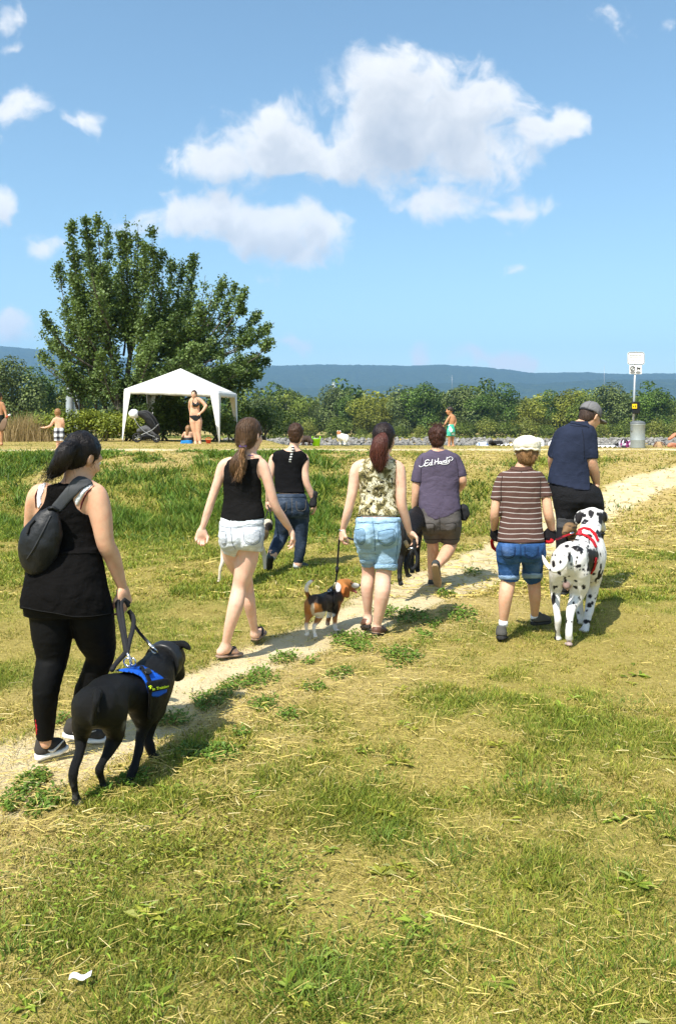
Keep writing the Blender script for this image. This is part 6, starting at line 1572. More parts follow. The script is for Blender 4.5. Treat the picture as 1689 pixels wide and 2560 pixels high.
# ---- man in the navy polo and grey cap
f = Fig('person', 'man in navy polo shirt, black trousers and grey baseball cap looking down aside', 'person', 8.2, [Ec], (900, 1820), 0.0, 'dog walkers on the meadow')
torso = [(275,900,1030,.7,0),(310,830,1075,.6,0),(370,775,1100,.6,0),(450,758,1090,.66,0),(550,738,1075,.74,.01),(650,715,1062,.8,.03),(750,700,1062,.84,.04),(830,700,1075,.84,.03),(900,708,1120,.8,.01),(980,730,1160,.74,0),(1040,745,1165,.6,0)]
b = f.field(f.pts([(660,300,-.1),(1220,300,.4),(1060,100,-.12),(1060,100,.2),(740,1840,-.2),(1200,1840,.6)]))
b.loft(f.rows(torso, shrink=.022, hips=820), 0)
hd = head(b, f.p(1062,222,.03), .245, yaw=math.radians(62), pitch=math.radians(-24), neck=f.p(975,310,.02), nr=.066, wide=1.05)
wR = f.p(1118,825,.05); wL = f.p(720,720,.35)
AR = [f.p(1030,350), f.p(1055,410), f.p(1060,500,-.04), f.p(1068,620,-.05), f.p(1098,730,.0), wR]; b.chain(AR, [f.r(36), f.r(46), f.r(48), f.r(50), f.r(46), f.r(31)], .03)
AL = [f.p(830,350), f.p(785,400,.05), f.p(745,500,.1), f.p(722,610,.16), wL]; b.chain(AL, [f.r(36), f.r(44), f.r(44), f.r(45), f.r(30)], .03)
PL = f.pts([(850,940,.0),(855,1050,.0),(838,1190,.0),(828,1350,-.05),(822,1550,.0),(822,1760,.02)]); RL = [120,112,82,76,62,48]
PR = f.pts([(1050,940,.05),(1080,1050,.15),(1110,1190,.30),(1105,1350,.30),(1098,1550,.36),(1090,1720,.40)]); RR = [118,104,78,72,60,48]
f.limb(b, PL, RL, 5); f.limb(b, PR, RR, 5)
h1 = hand(wR, f.p(1125,930,.05) - wR, (-.8, .3, 0), .18, -1, curl=.95, h=.0075); h2 = hand(wL, (.6, .5, -.3), (.5, -.5, -.3), .18, 1, curl=.6, h=.009)
sdf_obj('body', [b, h1, h2], SK_WARM, f.root); eyes(f, hd)
NV = cloth('navy_pique', (.020, .026, .050), bump=.004, bscale=26, var=.14)
t = f.field([f.p(640,240,-.3), f.p(1160,930,.4)], pad=.06)
t.loft(f.rows([(y, l - 6, r + 4, q, dd) for y, l, r, q, dd in torso[:9]]), 0, grow=.008)
t.chain(AR[:4], [f.r(v) for v in (60, 62, 64, 68)], .03); t.chain(AL[:4], [f.r(v) for v in (56, 58, 58, 58)], .03)
t.wrinkle(.008, 9, 71); t.wrinkle(.003, 30, 72)
t.poly(f.poly([(640,520),(690,420),(760,330),(875,280),(890,258),(960,272),(1040,262),(1050,290),(1180,350),(1132,602),(1030,606),(1050,700),(1062,890),(940,880),(800,850),(672,818),(690,700),(728,600),(690,588)]), D=f.D)
to = sdf_obj('polo_shirt', t, NV, f.root)
shell(f, 'collar', t, .010, [(872,288),(888,255),(960,262),(1040,262),(1052,320),(1020,310),(950,296)], 0, NV, to)
seams(f, t, [[(985,330),(1000,420),(1004,520),(1008,600)],[(1050,640),(1052,760),(1056,880)],[(700,835),(860,868),(1050,886)],[(880,300),(960,310),(1045,312)]], mat('dark_navy_stitch', (.008, .010, .02), rough=.9), to, .0035)
TR = cloth('black_trousers', (.013, .013, .015)); 
j = f.field([f.p(640,780,-.3), f.p(1230,1800,.6)], pad=.05)
j.loft(f.rows([r for r in torso if r[0] >= 820]), 0, grow=.003); j.chain(PL, [f.r(v) for v in RL], .03); j.chain(PR, [f.r(v) for v in RR], .03); j.wrinkle(.009, 14, 73)
jo = sdf_obj('trousers', j, TR, f.root)
shell(f, 'knee_patch', j, .004, [(760,1130),(930,1150),(930,1220),(760,1230)], 0, cloth('grey_patch', (.06, .06, .062)), jo, side=f.D + .03)
HM = hairmat('dark_brown_hair', (.045, .026, .018), .5); R_, q_, L_ = hd
hf = f.field([f.p(930,100,-.14), f.p(1190,310,.2)], h=.009, pad=.03)
hf.ell(L_(0, -.018, .022), np.array([.084, .104, .095]) * q_, .02, R_); hf.ell(L_(0, -.055, -.03), np.array([.068, .052, .06]) * q_, .02, R_)
hf.half(L_(0, .03, .03), R_ @ np.array([0, .92, -.30])); hf.half(L_(0, 0, .04), R_ @ np.array([0, 0, 1])); hf.half(L_(0, 0, -.075), R_ @ np.array([0, .3, -.9]))
for sx in (-1, 1): hf.ell(L_(sx * .090, .012, -.018), (.024, .032, .042), .01, R_, sub=True)
hf.wrinkle(.005, 70, 12); sdf_obj('hair', hf, HM, f.root)
cap = empty('baseball_cap', L_(0, 0, .05)); tag(cap, 'faded grey baseball cap worn by the man in the navy polo', 'cap')
GC = cloth('faded_grey_twill', (.16, .155, .16), bump=.003, bscale=60)
hf = f.field([f.p(930,90,-.16), f.p(1220,300,.24)], h=.0085, pad=.03)
hf.ell(L_(0, -.014, .040), np.array([.092, .112, .102]) * q_, .02, R_); hf.half(L_(0, 0, .020), R_ @ np.array([0, -.12, -1])); hf.wrinkle(.004, 30, 6); co_ = sdf_obj('cap_crown', hf, GC, cap)
vis = np.array([L_(x * .072, .088 + .070 * (1 - x * x), .030 - .022 * x * x - .012) for x in np.linspace(-1, 1, 13)]); V, Q = tube(vis, .036, 8, flat=(R_ @ np.array([0, .35, 1.0]), .13)); link('cap_peak', mesh_np('cap_peak', V, Q), cap, GC)
for q in (0, 1.05, 2.1):
    P = np.array([L_(math.cos(q) * .0925 * math.cos(w), -.014 + math.sin(q) * .1125 * math.cos(w), .040 + .1025 * math.sin(w)) for w in np.linspace(.0, 3.14, 22)]); tube_obj('cap_seam', P, .0022, GC, co_, 5)
tube_obj('cap_strap', np.array([L_(math.cos(q) * .090, -.014 + math.sin(q) * .110, .026) for q in np.linspace(3.6, 5.8, 14)]), .007, BLACKWEB, cap, 6)
BS = cloth('black_shoe', (.02, .019, .018)); shoe(f, f.p(805,1830,-.04), f.p(835,1822,.24), .105, .10, BS, TB, None, name='shoe'); shoe(f, f.p(1075,1762,.36), f.p(1105,1752,.62), .105, .10, BS, TB, None, name='shoe')
MAN = dict(R=f.p(1118,895,.05), fig=f)
# ------------------------------------------------------------------ dogs
def coat(name, bump=.002, rough=.5, spec=.3, scale=260): 
    return mat(name, 'Col', rough=rough, spec=spec, bump=bump, bscale=scale, var=.12, vscale=30)
def paint(base, rules):
    """fur colours by place: rules are functions P -> (mask, rgb)"""
    def fn(V):
        C = np.tile(np.array(base, float), (len(V), 1))
        for r in rules:
            m, c = r(V); m = np.clip(m, 0, 1)[:, None]; C = C * (1 - m) + np.array(c) * m
        return C
    return fn
class Dog(Fig):
    def at(s, x, y, D, c=0): return W(*s.src(x, y, c), D)
    def rr(s, v, D, c=0): return v / s.crops[c][2] * D / F
    def limb_(s, b, L, k=.03, c=0):
        """list of (x, y, depth, radius px)"""
        b.chain([s.at(x, y, D, c) for x, y, D, r in L], [s.rr(r, D, c) for x, y, D, r in L], k)
    def paw(s, b, x, y, D, size, yaw=0.0):
        c = s.at(x, y, D); d = np.array([math.sin(yaw), math.cos(yaw), 0]); u = np.array([d[1], -d[0], 0])
        b.ell(c + np.array([0, 0, size * .5]), (size * .9, size * 1.15, size * .55), .015, rz(-yaw))
        for k in (-1.5, -.5, .5, 1.5): b.ell(c + d * size * (1.0 - .12 * abs(k)) + u * k * size * .42 + np.array([0, 0, size * .38]), (size * .3, size * .5, size * .36), .006, rz(-yaw))
def px_of(V): return CX + V[:, 0] * F / V[:, 1], HY - (V[:, 2] - EYE) * F / V[:, 1]

# ---- black dog in the blue harness
f = Dog('dog', 'black short-haired dog in a blue harness walking on leash beside the woman in black', 'dog', 3.85, [B], (640, 1460), 0.0, 'dogs out on the meadow')
b = f.field([f.at(440,300,3.5), f.at(1380,1530,4.6)], h=.0075, pad=.02)
# trunk: rump, loin, ribcage, shoulders, neck, head
f.limb_(b, [(695,785,3.70,152),(755,735,3.80,150),(860,700,3.92,136),(960,690,4.02,146),(1050,660,4.14,150),(1090,620,4.22,130)], .05)
b.ell(f.at(1045,760,4.14), (f.rr(120, 4.14), .17, f.rr(150, 4.14)), .05)
f.limb_(b, [(1060,580,4.18,120),(1110,510,4.28,108),(1165,465,4.36,104)], .05)
f.limb_(b, [(1175,450,4.36,98),(1205,455,4.42,92)], .04)
f.limb_(b, [(1215,490,4.44,70),(1236,545,4.50,56),(1246,580,4.53,46)], .03)          # muzzle, low and to the side
f.limb_(b, [(1225,380,4.38,30),(1268,362,4.37,27),(1304,376,4.35,20),(1330,398,4.34,9)], .02)     # ear folded out
f.limb_(b, [(1140,378,4.40,26),(1095,372,4.42,22),(1062,382,4.42,12)], .02)
# hind legs
f.limb_(b, [(612,800,3.70,108),(588,900,3.72,84),(572,1010,3.76,54),(556,1120,3.72,37),(524,1230,3.655,32),(512,1300,3.645,33),(525,1390,3.66,25),(538,1450,3.68,30)], .035)
f.limb_(b, [(780,830,3.74,118),(798,920,3.80,88),(806,1000,3.86,64),(768,1100,3.82,44),(718,1190,3.775,33),(696,1245,3.765,34),(715,1320,3.79,25),(735,1380,3.81,30)], .035)
f.paw(b, 550, 1505, 3.68, f.rr(47, 3.7), .8); f.paw(b, 746, 1412, 3.82, f.rr(45, 3.8), .8)
# front legs
f.limb_(b, [(1000,820,4.06,84),(1005,920,4.05,54),(985,1040,4.02,36),(962,1150,3.97,33),(945,1210,3.94,36),(915,1290,3.90,30),(905,1335,3.89,30)], .035)
f.limb_(b, [(1060,830,4.20,90),(1045,930,4.20,60),(1035,1020,4.19,38),(1052,1090,4.18,32),(1068,1140,4.18,30)], .035)
f.paw(b, 900, 1372, 3.89, f.rr(46, 3.9), .4); f.paw(b, 1088, 1192, 4.18, f.rr(44, 4.2), 1.1)
f.limb_(b, [(690,700,3.62,30),(676,770,3.575,24),(662,850,3.585,18),(652,930,3.62,11)], .02)     # tail
hb = b.copy()
def grz(V):
    x, y = px_of(V); n = vnoise(V, 90, 3)
    return sstep(1935, 2010, y) * sstep(.45, .7, n) * .75, (.16, .155, .15)
def belly(V):
    x, y = px_of(V); return sstep(1795, 1812, y) * sstep(300, 320, x) * sstep(352, 340, x) * sstep(1835, 1820, y) * sstep(.4, .6, vnoise(V, 40, 2)), (.35, .33, .30)
b.wrinkle(.007, 13, 5); b.wrinkle(.0025, 40, 6)
body = sdf_obj('body', b, coat('black_coat', rough=.5, spec=.22, bump=.005, scale=420), f.root, paint((.0035, .0033, .0033), [grz, belly]), it=2)
def eye_(fig, x, y, D, r=.010): link('eye', mesh_np('eye', *ball(fig.at(x, y, D), (r, r, r))), fig.root, EYE_M)
eye_(f, 1258, 470, 4.42)
tube_obj('tongue', [f.at(1240,600,4.51), f.at(1262,600,4.52), f.at(1284,592,4.53)], .010, mat('pink_tongue', (.55, .16, .15), rough=.4), f.root, 8, flat=((0, 0, 1), .5))
link('nose', mesh_np('nose', *ball(f.at(1252,588,4.57), (.018, .016, .014))), f.root, mat('wet_black_nose', (.01, .01, .01), rough=.25, spec=.6))
hn = empty('dog_harness', f.at(1040,620,4.0)); tag(hn, 'bright blue padded harness with yellow lettering on the black dog', 'harness')
BLUE = cloth('bright_blue_nylon', (.012, .10, .52), rough=.6); BKT = cloth('harness_black_trim', (.010, .010, .011), rough=.6)
hp = [(800,552),(862,520),(1000,512),(1090,560),(1150,602),(1172,640),(1170,705),(1105,738),(1046,732),(1022,650),(990,598),(930,568)]
f.D = 4.1
saddle = shell(f, 'saddle', hb, .014, hp, 0, BLUE, hn)
rim = lambda g: g.poly(f.poly([(812,550),(866,526),(998,517),(1086,563),(1145,605),(1167,642),(1165,700),(1105,732),(1050,727),(1028,650),(996,594),(932,563)]), keep=False, D=f.D)
shell(f, 'trim', hb, .020, hp, 0, BKT, saddle, extra=rim)
shell(f, 'back_strap', hb, .022, [(968,520),(1000,512),(1050,590),(1072,650),(1062,740),(1056,900),(1030,900),(1040,740),(1038,640),(1016,590)], 0, BKT, hn)
shell(f, 'buckle', hb, .030, [(1000,540),(1045,528),(1072,568),(1026,582)], 0, mat('buckle_plastic', (.015, .015, .016), rough=.35), hn)
pt = shell(f, 'patch', hb, .026, [(1022,628),(1180,600),(1186,676),(1040,708)], 0, BKT, hn)
pf_ = hb.copy(.026)
YEL = mat('neon_yellow_print', (.62, .80, .02), rough=.6)
def label_text(txt, fig, fld, o, ux, uy, size, m_, parent, name='lettering', lift=.003, c=0, bold=.0):
    """flat lettering draped on a field: origin, unit vectors in photo px"""
    cu = bpy.data.curves.new('txt', 'FONT'); cu.body = txt; cu.size = 1.0; cu.offset = bold; cu.resolution_u = 2
    ob = bpy.data.objects.new('txt', cu); col.objects.link(ob); dg = bpy.context.evaluated_depsgraph_get(); me = ob.evaluated_get(dg).to_mesh()
    v = np.array([q.co[:2] for q in me.vertices]); fc = [tuple(p.vertices) for p in me.polygons]; ob.evaluated_get(dg).to_mesh_clear(); bpy.data.objects.remove(ob)
    X = o[0] + v[:, 0] * ux[0] * size + v[:, 1] * uy[0] * size; Y = o[1] + v[:, 0] * ux[1] * size + v[:, 1] * uy[1] * size
    P = np.array([fig.p(a, b_, 0, c) for a, b_ in zip(X, Y)]); yy = fld.near(P[:, 0], P[:, 2], D=fig.D); yy = np.where(np.isnan(yy), np.nanmedian(yy), yy)
    P = np.array([0, 0, EYE]) + (P - np.array([0, 0, EYE])) * ((yy - lift) / fig.D)[:, None]
    me = bpy.data.meshes.new(name); me.from_pydata(P.tolist(), [], fc); me.update(); return link(name, me, parent, m_)
label_text('In Training', f, pf_, (1068, 690), (.985, -.19), (-.02, -1.0), 27, YEL, pt, bold=.03)
# paw mark beside the words
pw = []
for dx, dy, r in [(0, 0, 8.5), (-9, -9, 4), (-3, -13, 4), (4, -14, 4), (10, -10, 4)]:
    q = f.p(1053 + dx, 672 + dy, 0); yv = pf_.near(np.array([q[0]]), np.array([q[2]]), D=f.D)[0]; q = np.array([0, 0, EYE]) + (q - np.array([0, 0, EYE])) * (((yv if not np.isnan(yv) else f.D) - .003) / f.D); pw.append(ball(q, (f.r(r), .002, f.r(r)), 10, 5))
link('paw_mark', mesh_np('paw_mark', *merge(pw)), pt, YEL)
nkc = [f.at(1120 + 0, 505, 4.30)]
cl = empty('dog_collar', f.at(1150,470,4.34)); tag(cl, 'wide black leather collar round the neck of the harnessed black dog', 'collar')
ax_ = f.at(1190,452,4.40) - f.at(1085,545,4.22); ax_ /= np.linalg.norm(ax_)
g = hb.copy(.014); c0 = f.at(1142,480,4.325); g.half(c0 + ax_ * .026, ax_); g.half(c0 - ax_ * .026, -ax_)
i0 = ((c0 - .18 - g.lo) / g.h).astype(int).clip(0); i1 = np.minimum(((c0 + .18 - g.lo) / g.h).astype(int), g.n)
q = SDF.__new__(SDF); q.h = g.h; q.d = g.d[i0[0]:i1[0], i0[1]:i1[1], i0[2]:i1[2]].copy(); q.ax = [g.ax[k][i0[k]:i1[k]] for k in range(3)]; q.n = np.array(q.d.shape); q.lo = np.array([a[0] for a in q.ax], float)
sdf_obj('collar_band', q, mat('black_leather', (.014, .014, .015), rough=.4, spec=.4), cl); ring(f.at(1075,408,4.18), (.4, .6, .5), .022, .004, METAL, 'ring', cl)
# leash: from the hand to the harness ring and to the collar
ls = empty('dog_leash', f.at(890,120,4.25)); tag(ls, 'doubled black webbing leash from the hand of the woman in black to the harness', 'leash')
LS = BLACKWEB
def band(name, P, w, par, m_=LS, flat=(0, 1, 0), fl=.25, n=8): return tube_obj(name, catmull(P, n), w, m_, par, 8, flat=(flat, fl))
band('strap', [f.at(905,80,4.24), f.at(850,45,4.22), f.at(822,70,4.2), f.at(838,180,4.14), f.at(862,300,4.06), f.at(885,430,3.98)], .012, ls)
band('strap', [f.at(900,100,4.24), f.at(868,60,4.22), f.at(848,90,4.2), f.at(862,200,4.12), f.at(878,320,4.05), f.at(892,430,3.98)], .011, ls)
band('strap', [f.at(900,130,4.25), f.at(935,180,4.24), f.at(930,260,4.12), f.at(905,350,4.04), f.at(890,430,3.98)], .012, ls)
band('strap', [f.at(885,420,3.98), f.at(850,460,3.97), f.at(810,505,3.94), f.at(785,545,3.90)], .012, ls)
tube_obj('snap_hook', [f.at(890,425,3.98), f.at(905,455,3.975), f.at(918,480,3.97)], .007, METAL, ls, 8); ring(f.at(895,490,3.95), (0.2, 1, .2), .020, .004, METAL, 'ring', ls); ring(f.at(930,488,3.96), (0.5, 1, .2), .018, .004, METAL, 'ring', ls)
band('collar_line', [f.at(905,130,4.26), f.at(930,210,4.25), f.at(970,275,4.24), f.at(1030,345,4.21)], .008, ls); tube_obj('snap_hook', [f.at(1028,342,4.21), f.at(1050,370,4.2), f.at(1075,392,4.18)], .008, METAL, ls, 8)

# ---- beagle
f = Dog('dog', 'tricolour beagle with white-tipped raised tail beside the woman in denim bermuda shorts', 'dog', 6.68, [Dc], (230, 1790), 0.0, 'dogs out on the meadow')
b = f.field([f.at(90,1300,6.3), f.at(620,1830,7.2)], h=.0076, pad=.02)
f.limb_(b, [(225,1535,6.60,78),(270,1525,6.70,72),(330,1505,6.84,72),(375,1490,6.95,72),(395,1470,7.0,60)], .04)
f.limb_(b, [(390,1460,6.98,56),(415,1415,7.02,48),(440,1390,7.05,48)], .04)
f.limb_(b, [(445,1385,7.05,50),(475,1375,7.08,48)], .03)
f.limb_(b, [(500,1385,7.10,34),(535,1388,7.13,28),(562,1388,7.15,22)], .02)          # muzzle
f.limb_(b, [(505,1415,7.10,18),(535,1428,7.12,14),(550,1434,7.13,10)], .015)         # lower jaw, open
f.limb_(b, [(448,1372,6.99,16),(470,1410,6.965,28),(478,1450,6.965,27),(482,1470,6.97,18)], .012)   # ear hanging on the near side
f.limb_(b, [(175,1480,6.57,20),(152,1440,6.54,18),(150,1400,6.52,17),(172,1362,6.51,15),(205,1342,6.51,11)], .015)  # tail
f.limb_(b, [(185,1545,6.58,58),(172,1610,6.60,38),(158,1660,6.56,20),(148,1700,6.54,18),(152,1750,6.56,15),(158,1775,6.58,16)], .025)
f.limb_(b, [(255,1570,6.62,60),(255,1630,6.66,36),(228,1690,6.60,20),(210,1720,6.58,17),(215,1765,6.58,15),(220,1790,6.59,16)], .025)
f.limb_(b, [(350,1560,6.94,40),(338,1620,6.96,24),(328,1660,6.94,20),(322,1690,6.90,17)], .025); f.limb_(b, [(385,1560,6.90,42),(382,1630,6.88,24),(380,1700,6.85,19),(384,1735,6.85,18)], .025)
f.paw(b, 150, 1795, 6.57, f.rr(19, 6.6), .3); f.paw(b, 222, 1808, 6.55, f.rr(19, 6.6), .3); f.paw(b, 392, 1757, 6.80, f.rr(19, 6.8), .6); f.paw(b, 322, 1712, 6.9, f.rr(18, 6.9), .3)
def rg(cx_, cy_, rx_, ry_, soft=.25, nz=.35, c=Dc, dmin=0, dmax=99):
    X0, Y0, S = c
    def m(V):
        x, y = px_of(V); x = (x - X0) * S; y = (y - Y0) * S
        q = np.sqrt(((x - cx_) / rx_) ** 2 + ((y - cy_) / ry_) ** 2) + (vnoise(V, 26, 4) - .5) * nz
        return sstep(1 + soft / 2, 1 - soft / 2, q) * (V[:, 1] > dmin) * (V[:, 1] < dmax)
    return m
TAN = (.34, .135, .035); BLKF = (.022, .017, .014); WHF = (.72, .68, .62)
def legs_white(V):
    x, y = px_of(V); return sstep(1553, 1566, y + (vnoise(V, 30, 6) - .5) * 10) , WHF
b.wrinkle(.004, 18, 5)
sdf_obj('body', b, coat('beagle_coat', rough=.62, spec=.2), f.root, paint(TAN, [
    lambda V: (rg(310,1455,150,85)(V), BLKF), lambda V: (rg(345,1560,70,90)(V), BLKF), lambda V: (rg(190,1490,32,50)(V), (.05, .03, .02)), lambda V: (rg(290,1625,90,26)(V), WHF), lambda V: (rg(202,1580,16,48)(V), (.55, .45, .33)),
    legs_white, lambda V: (rg(168,1385,48,52, c=Dc)(V), WHF), lambda V: (rg(392,1400,34,45)(V), WHF), lambda V: (rg(552,1385,34,20)(V), WHF), lambda V: (rg(470,1430,36,52)(V), (.40, .13, .03)), lambda V: (rg(150,1650,18,40)(V), TAN)]), it=2)
eye_(f, 512, 1366, 7.05, .008); link('nose', mesh_np('nose', *ball(f.at(578,1382,7.16), (.016, .014, .012))), f.root, MATS['wet_black_nose'])
tube_obj('tongue', [f.at(520,1418,7.10), f.at(545,1432,7.11), f.at(560,1446,7.11)], .012, MATS['pink_tongue'], f.root, 8, flat=((0, 0, 1), .5))
f.D = 6.9
hn = empty('dog_harness', f.at(370,1480,6.9)); tag(hn, 'black strap harness with pale print on the beagle', 'harness')
hb = b.copy()
sd = shell(f, 'chest_band', hb, .010, [(345,1385),(385,1380),(398,1450),(396,1560),(372,1600),(352,1600),(372,1540),(368,1450)], 0, BKT, hn); shell(f, 'back_panel', hb, .012, [(312,1420),(350,1390),(385,1395),(375,1440),(330,1450)], 0, BKT, hn)
label_text('K9', f, hb.copy(.012), (322, 1440), (.95, -.3), (-.1, -1), 30, mat('grey_print', (.5, .5, .52)), sd, bold=.01)
ls = empty('dog_leash', CAMO['L']); tag(ls, 'thin black cord leash from the beagle up to the hand of the bermuda-shorts woman', 'leash')
tube_obj('cord', catmull([f.at(372,1410,6.88), f.at(392,1330,6.85), f.at(400,1250,6.82), f.at(408,1120,6.78), f.at(418,1010,6.73), CAMO['L']], 8), .008, LS, ls, 8); tube_obj('slider', [f.at(398,1275,6.82), f.at(400,1230,6.82)], .014, LS, ls, 8)
tube_obj('handle_end', catmull([CAMO['L'], f.at(470,990,6.7), f.at(510,1003,6.68), f.at(545,1012,6.63)], 6), .008, LS, ls, 8); tube_obj('snap_hook', [f.at(368,1425,6.88), f.at(376,1395,6.87), f.at(390,1350,6.86)], .010, mat('brass_hook', (.5, .42, .25), rough=.35, metal=.9), ls, 8)

# ---- great dane, white with black patches
f = Dog('dog', 'huge white great dane with black patches and red harness beside the boy', 'dog', 6.6, [Ec], (870, 2250), 0.0, 'dogs out on the meadow')
b = f.field([f.at(600,1020,6.1), f.at(1240,2330,7.6)], h=.0085, pad=.02)
f.limb_(b, [(872,1525,6.45,160),(900,1500,6.58,154),(960,1480,6.76,148),(1015,1480,6.94,152),(1050,1470,7.06,148),(1062,1420,7.14,128)], .06)
b.ell(f.at(1052,1560,7.02), (f.rr(106, 7.0), .2, f.rr(185, 7.0)), .06)
f.limb_(b, [(1040,1370,7.10,120),(1050,1290,7.20,100),(1070,1200,7.32,92),(1085,1140,7.42,88)], .06)
f.limb_(b, [(1080,1130,7.40,88),(1100,1140,7.50,82)], .04)
f.limb_(b, [(1130,1180,7.56,58),(1155,1225,7.64,46),(1165,1262,7.68,36)], .03)        # muzzle, down to the side
f.limb_(b, [(1010,1085,7.44,28),(960,1110,7.45,36),(945,1160,7.44,28),(945,1185,7.44,12)], .02)   # ears
f.limb_(b, [(1150,1085,7.46,26),(1185,1110,7.46,30),(1195,1150,7.46,22)], .02)
f.limb_(b, [(780,1600,6.44,84),(760,1700,6.50,70),(745,1790,6.56,50),(752,1900,6.52,36),(762,2000,6.46,30),(768,2060,6.44,29),(765,2150,6.47,23),(768,2210,6.50,25)], .035)
f.limb_(b, [(955,1620,6.44,104),(960,1730,6.48,88),(940,1840,6.50,64),(900,1930,6.42,44),(878,1985,6.36,38),(872,2060,6.32,32),(868,2160,6.29,30),(868,2220,6.30,32)], .035)
f.limb_(b, [(1080,1680,7.0,76),(1078,1800,6.99,52),(1058,1920,6.95,42),(1040,2010,6.88,36),(1028,2080,6.84,31),(1015,2130,6.80,30)], .035)
f.limb_(b, [(975,1700,7.06,70),(955,1820,7.06,44),(958,1920,7.05,36),(968,2010,7.02,30),(972,2060,7.0,28)], .035)
f.paw(b, 768, 2238, 6.50, f.rr(36, 6.5), .1); f.paw(b, 868, 2290, 6.30, f.rr(38, 6.3), .0); f.paw(b, 1008, 2168, 6.78, f.rr(40, 6.8), -.1); f.paw(b, 978, 2090, 7.0, f.rr(36, 7.0), 0)
f.limb_(b, [(862,1430,6.30,30),(842,1500,6.24,34),(800,1580,6.22,32),(735,1605,6.24,28),(680,1565,6.28,22),(645,1510,6.32,16),(628,1468,6.34,9)], .02)     # tail
f.limb_(b, [(850,1600,6.42,26),(845,1690,6.42,30),(845,1742,6.42,36)], .02)
SPOT = [(1070,1090,28,38),(1000,1110,20,22),(1018,1160,24,17),(1008,1182,22,9),(950,1130,40,60),(1190,1130,26,60),(1150,1150,22,60),(1130,1100,16,18),(1125,1255,14,22),(920,1400,40,18),(960,1420,34,22),(980,1445,14,18),(850,1390,28,16),(860,1310,24,14),(930,1330,40,8),
        (1085,1480,50,62),(1070,1560,34,70),(1050,1430,22,18),(1045,1300,28,20),(790,1350,18,14),(730,1545,16,34),(792,1530,12,20),(870,1480,16,48),(780,1630,18,18),(745,1470,9,14),(720,1470,10,10),(755,1385,12,14),(1000,1765,20,26),(1090,1640,20,14),
        (1060,1840,16,16),(1050,1920,20,22),(1080,1900,10,16),(728,1870,18,62),(740,2220,12,90),(1020,2065,22,20),(940,2060,14,18),(1155,1570,9,30),(900,1340,9,9),(1005,1560,6,9),(1030,1640,7,7),(965,1600,6,7),(935,1530,8,24),(890,1590,5,7),(1010,1610,6,5),(1160,1280,30,34),(735,1760,10,20),(910,1900,10,16),(1040,1390,10,14),(700,1600,8,10),(1110,1700,10,22)]
def spots(V):
    x, y = px_of(V); x = (x - Ec[0]) * Ec[2]; y = (y - Ec[1]) * Ec[2]; m = np.zeros(len(V)); nz = (fbm(V, 28, 3, 4) - .5) * 1.1; n2 = (fbm(V, 60, 2, 8) - .5) * .5
    for (a, c_, r1, r2) in SPOT: m = np.maximum(m, sstep(1.18, .82, np.sqrt(((x - a) / r1) ** 2 + ((y - c_) / r2) ** 2) + nz + n2))
    sm = sstep(.70, .735, fbm(V, 22, 2, 40)); return np.maximum(m, sm), (.014, .012, .013)
def pink(V):
    return np.maximum(rg(845,1745,38,42, nz=.2, c=Ec)(V) * .9, rg(868,2270,36,30, nz=.3, c=Ec)(V) * .8), (.26, .15, .13)
b.wrinkle(.007, 12, 5)
sdf_obj('body', b, coat('dane_coat', rough=.6, spec=.2), f.root, paint((.76, .735, .70), [lambda V: (sstep(.4, .75, fbm(V, 9, 2, 3)) * .25, (.55, .50, .46)), pink, spots]), it=2)
eye_(f, 1180, 1160, 7.50); link('nose', mesh_np('nose', *ball(f.at(1168,1275,7.72), (.026, .022, .02))), f.root, MATS['wet_black_nose'])
hb = b.copy(); f.D = 7.05
hn = empty('dog_harness', f.at(1040,1330,7.1)); tag(hn, 'red webbing harness with red tag on the white great dane', 'harness')
RED = cloth('red_webbing', (.42, .012, .018), rough=.6, bump=.002, bscale=250)
shell(f, 'neck_loop', hb, .010, [(905,1290),(935,1240),(1000,1212),(1060,1222),(1115,1270),(1145,1345),(1120,1350),(1090,1290),(1050,1245),(1000,1234),(950,1258),(925,1300)], 0, RED, hn)
shell(f, 'back_strap', hb, .010, [(890,1275),(960,1262),(1040,1285),(1095,1330),(1130,1400),(1105,1405),(1075,1350),(1030,1308),(960,1284),(900,1295)], 0, RED, hn)
shell(f, 'girth_strap', hb, .010, [(1108,1480),(1128,1500),(1105,1600),(1065,1650),(1055,1640),(1088,1580)], 0, RED, hn); shell(f, 'side_strap', hb, .008, [(1040,1300),(1052,1302),(1060,1420),(1046,1520),(1032,1515),(1046,1420)], 0, BKT, hn)
tg = shell(f, 'tag', hb, .022, [(945,1245),(985,1242),(990,1285),(948,1288)], 0, mat('red_plastic', (.55, .02, .03), rough=.35), hn)
ls = empty('dog_leash', BOY['R']); tag(ls, 'short red leash from the gloved hand of the boy to the great dane', 'leash')
band('strap', [BOY['R'], f.at(760,1325,6.58), f.at(810,1305,6.75), f.at(860,1288,6.9), f.at(900,1272,6.96)], .014, ls, RED, (0, 0, 1), .5); tube_obj('handle', catmull([f.at(655,1345,6.5), f.at(690,1352,6.46), f.at(720,1340,6.47), BOY['R']], 5), .012, RED, ls, 8); tube_obj('snap_hook', [f.at(880,1280,6.93), f.at(905,1268,6.96)], .010, METAL, ls, 8)
ls = empty('dog_leash', BOY['L']); tag(ls, 'red leash end looped in the fist of the boy in the white cap', 'leash')
band('strap', [BOY['L'], f.at(175,1345,6.66), f.at(185,1395,6.7), f.at(215,1425,6.75)], .014, ls, RED, (0, 1, 0), .5)

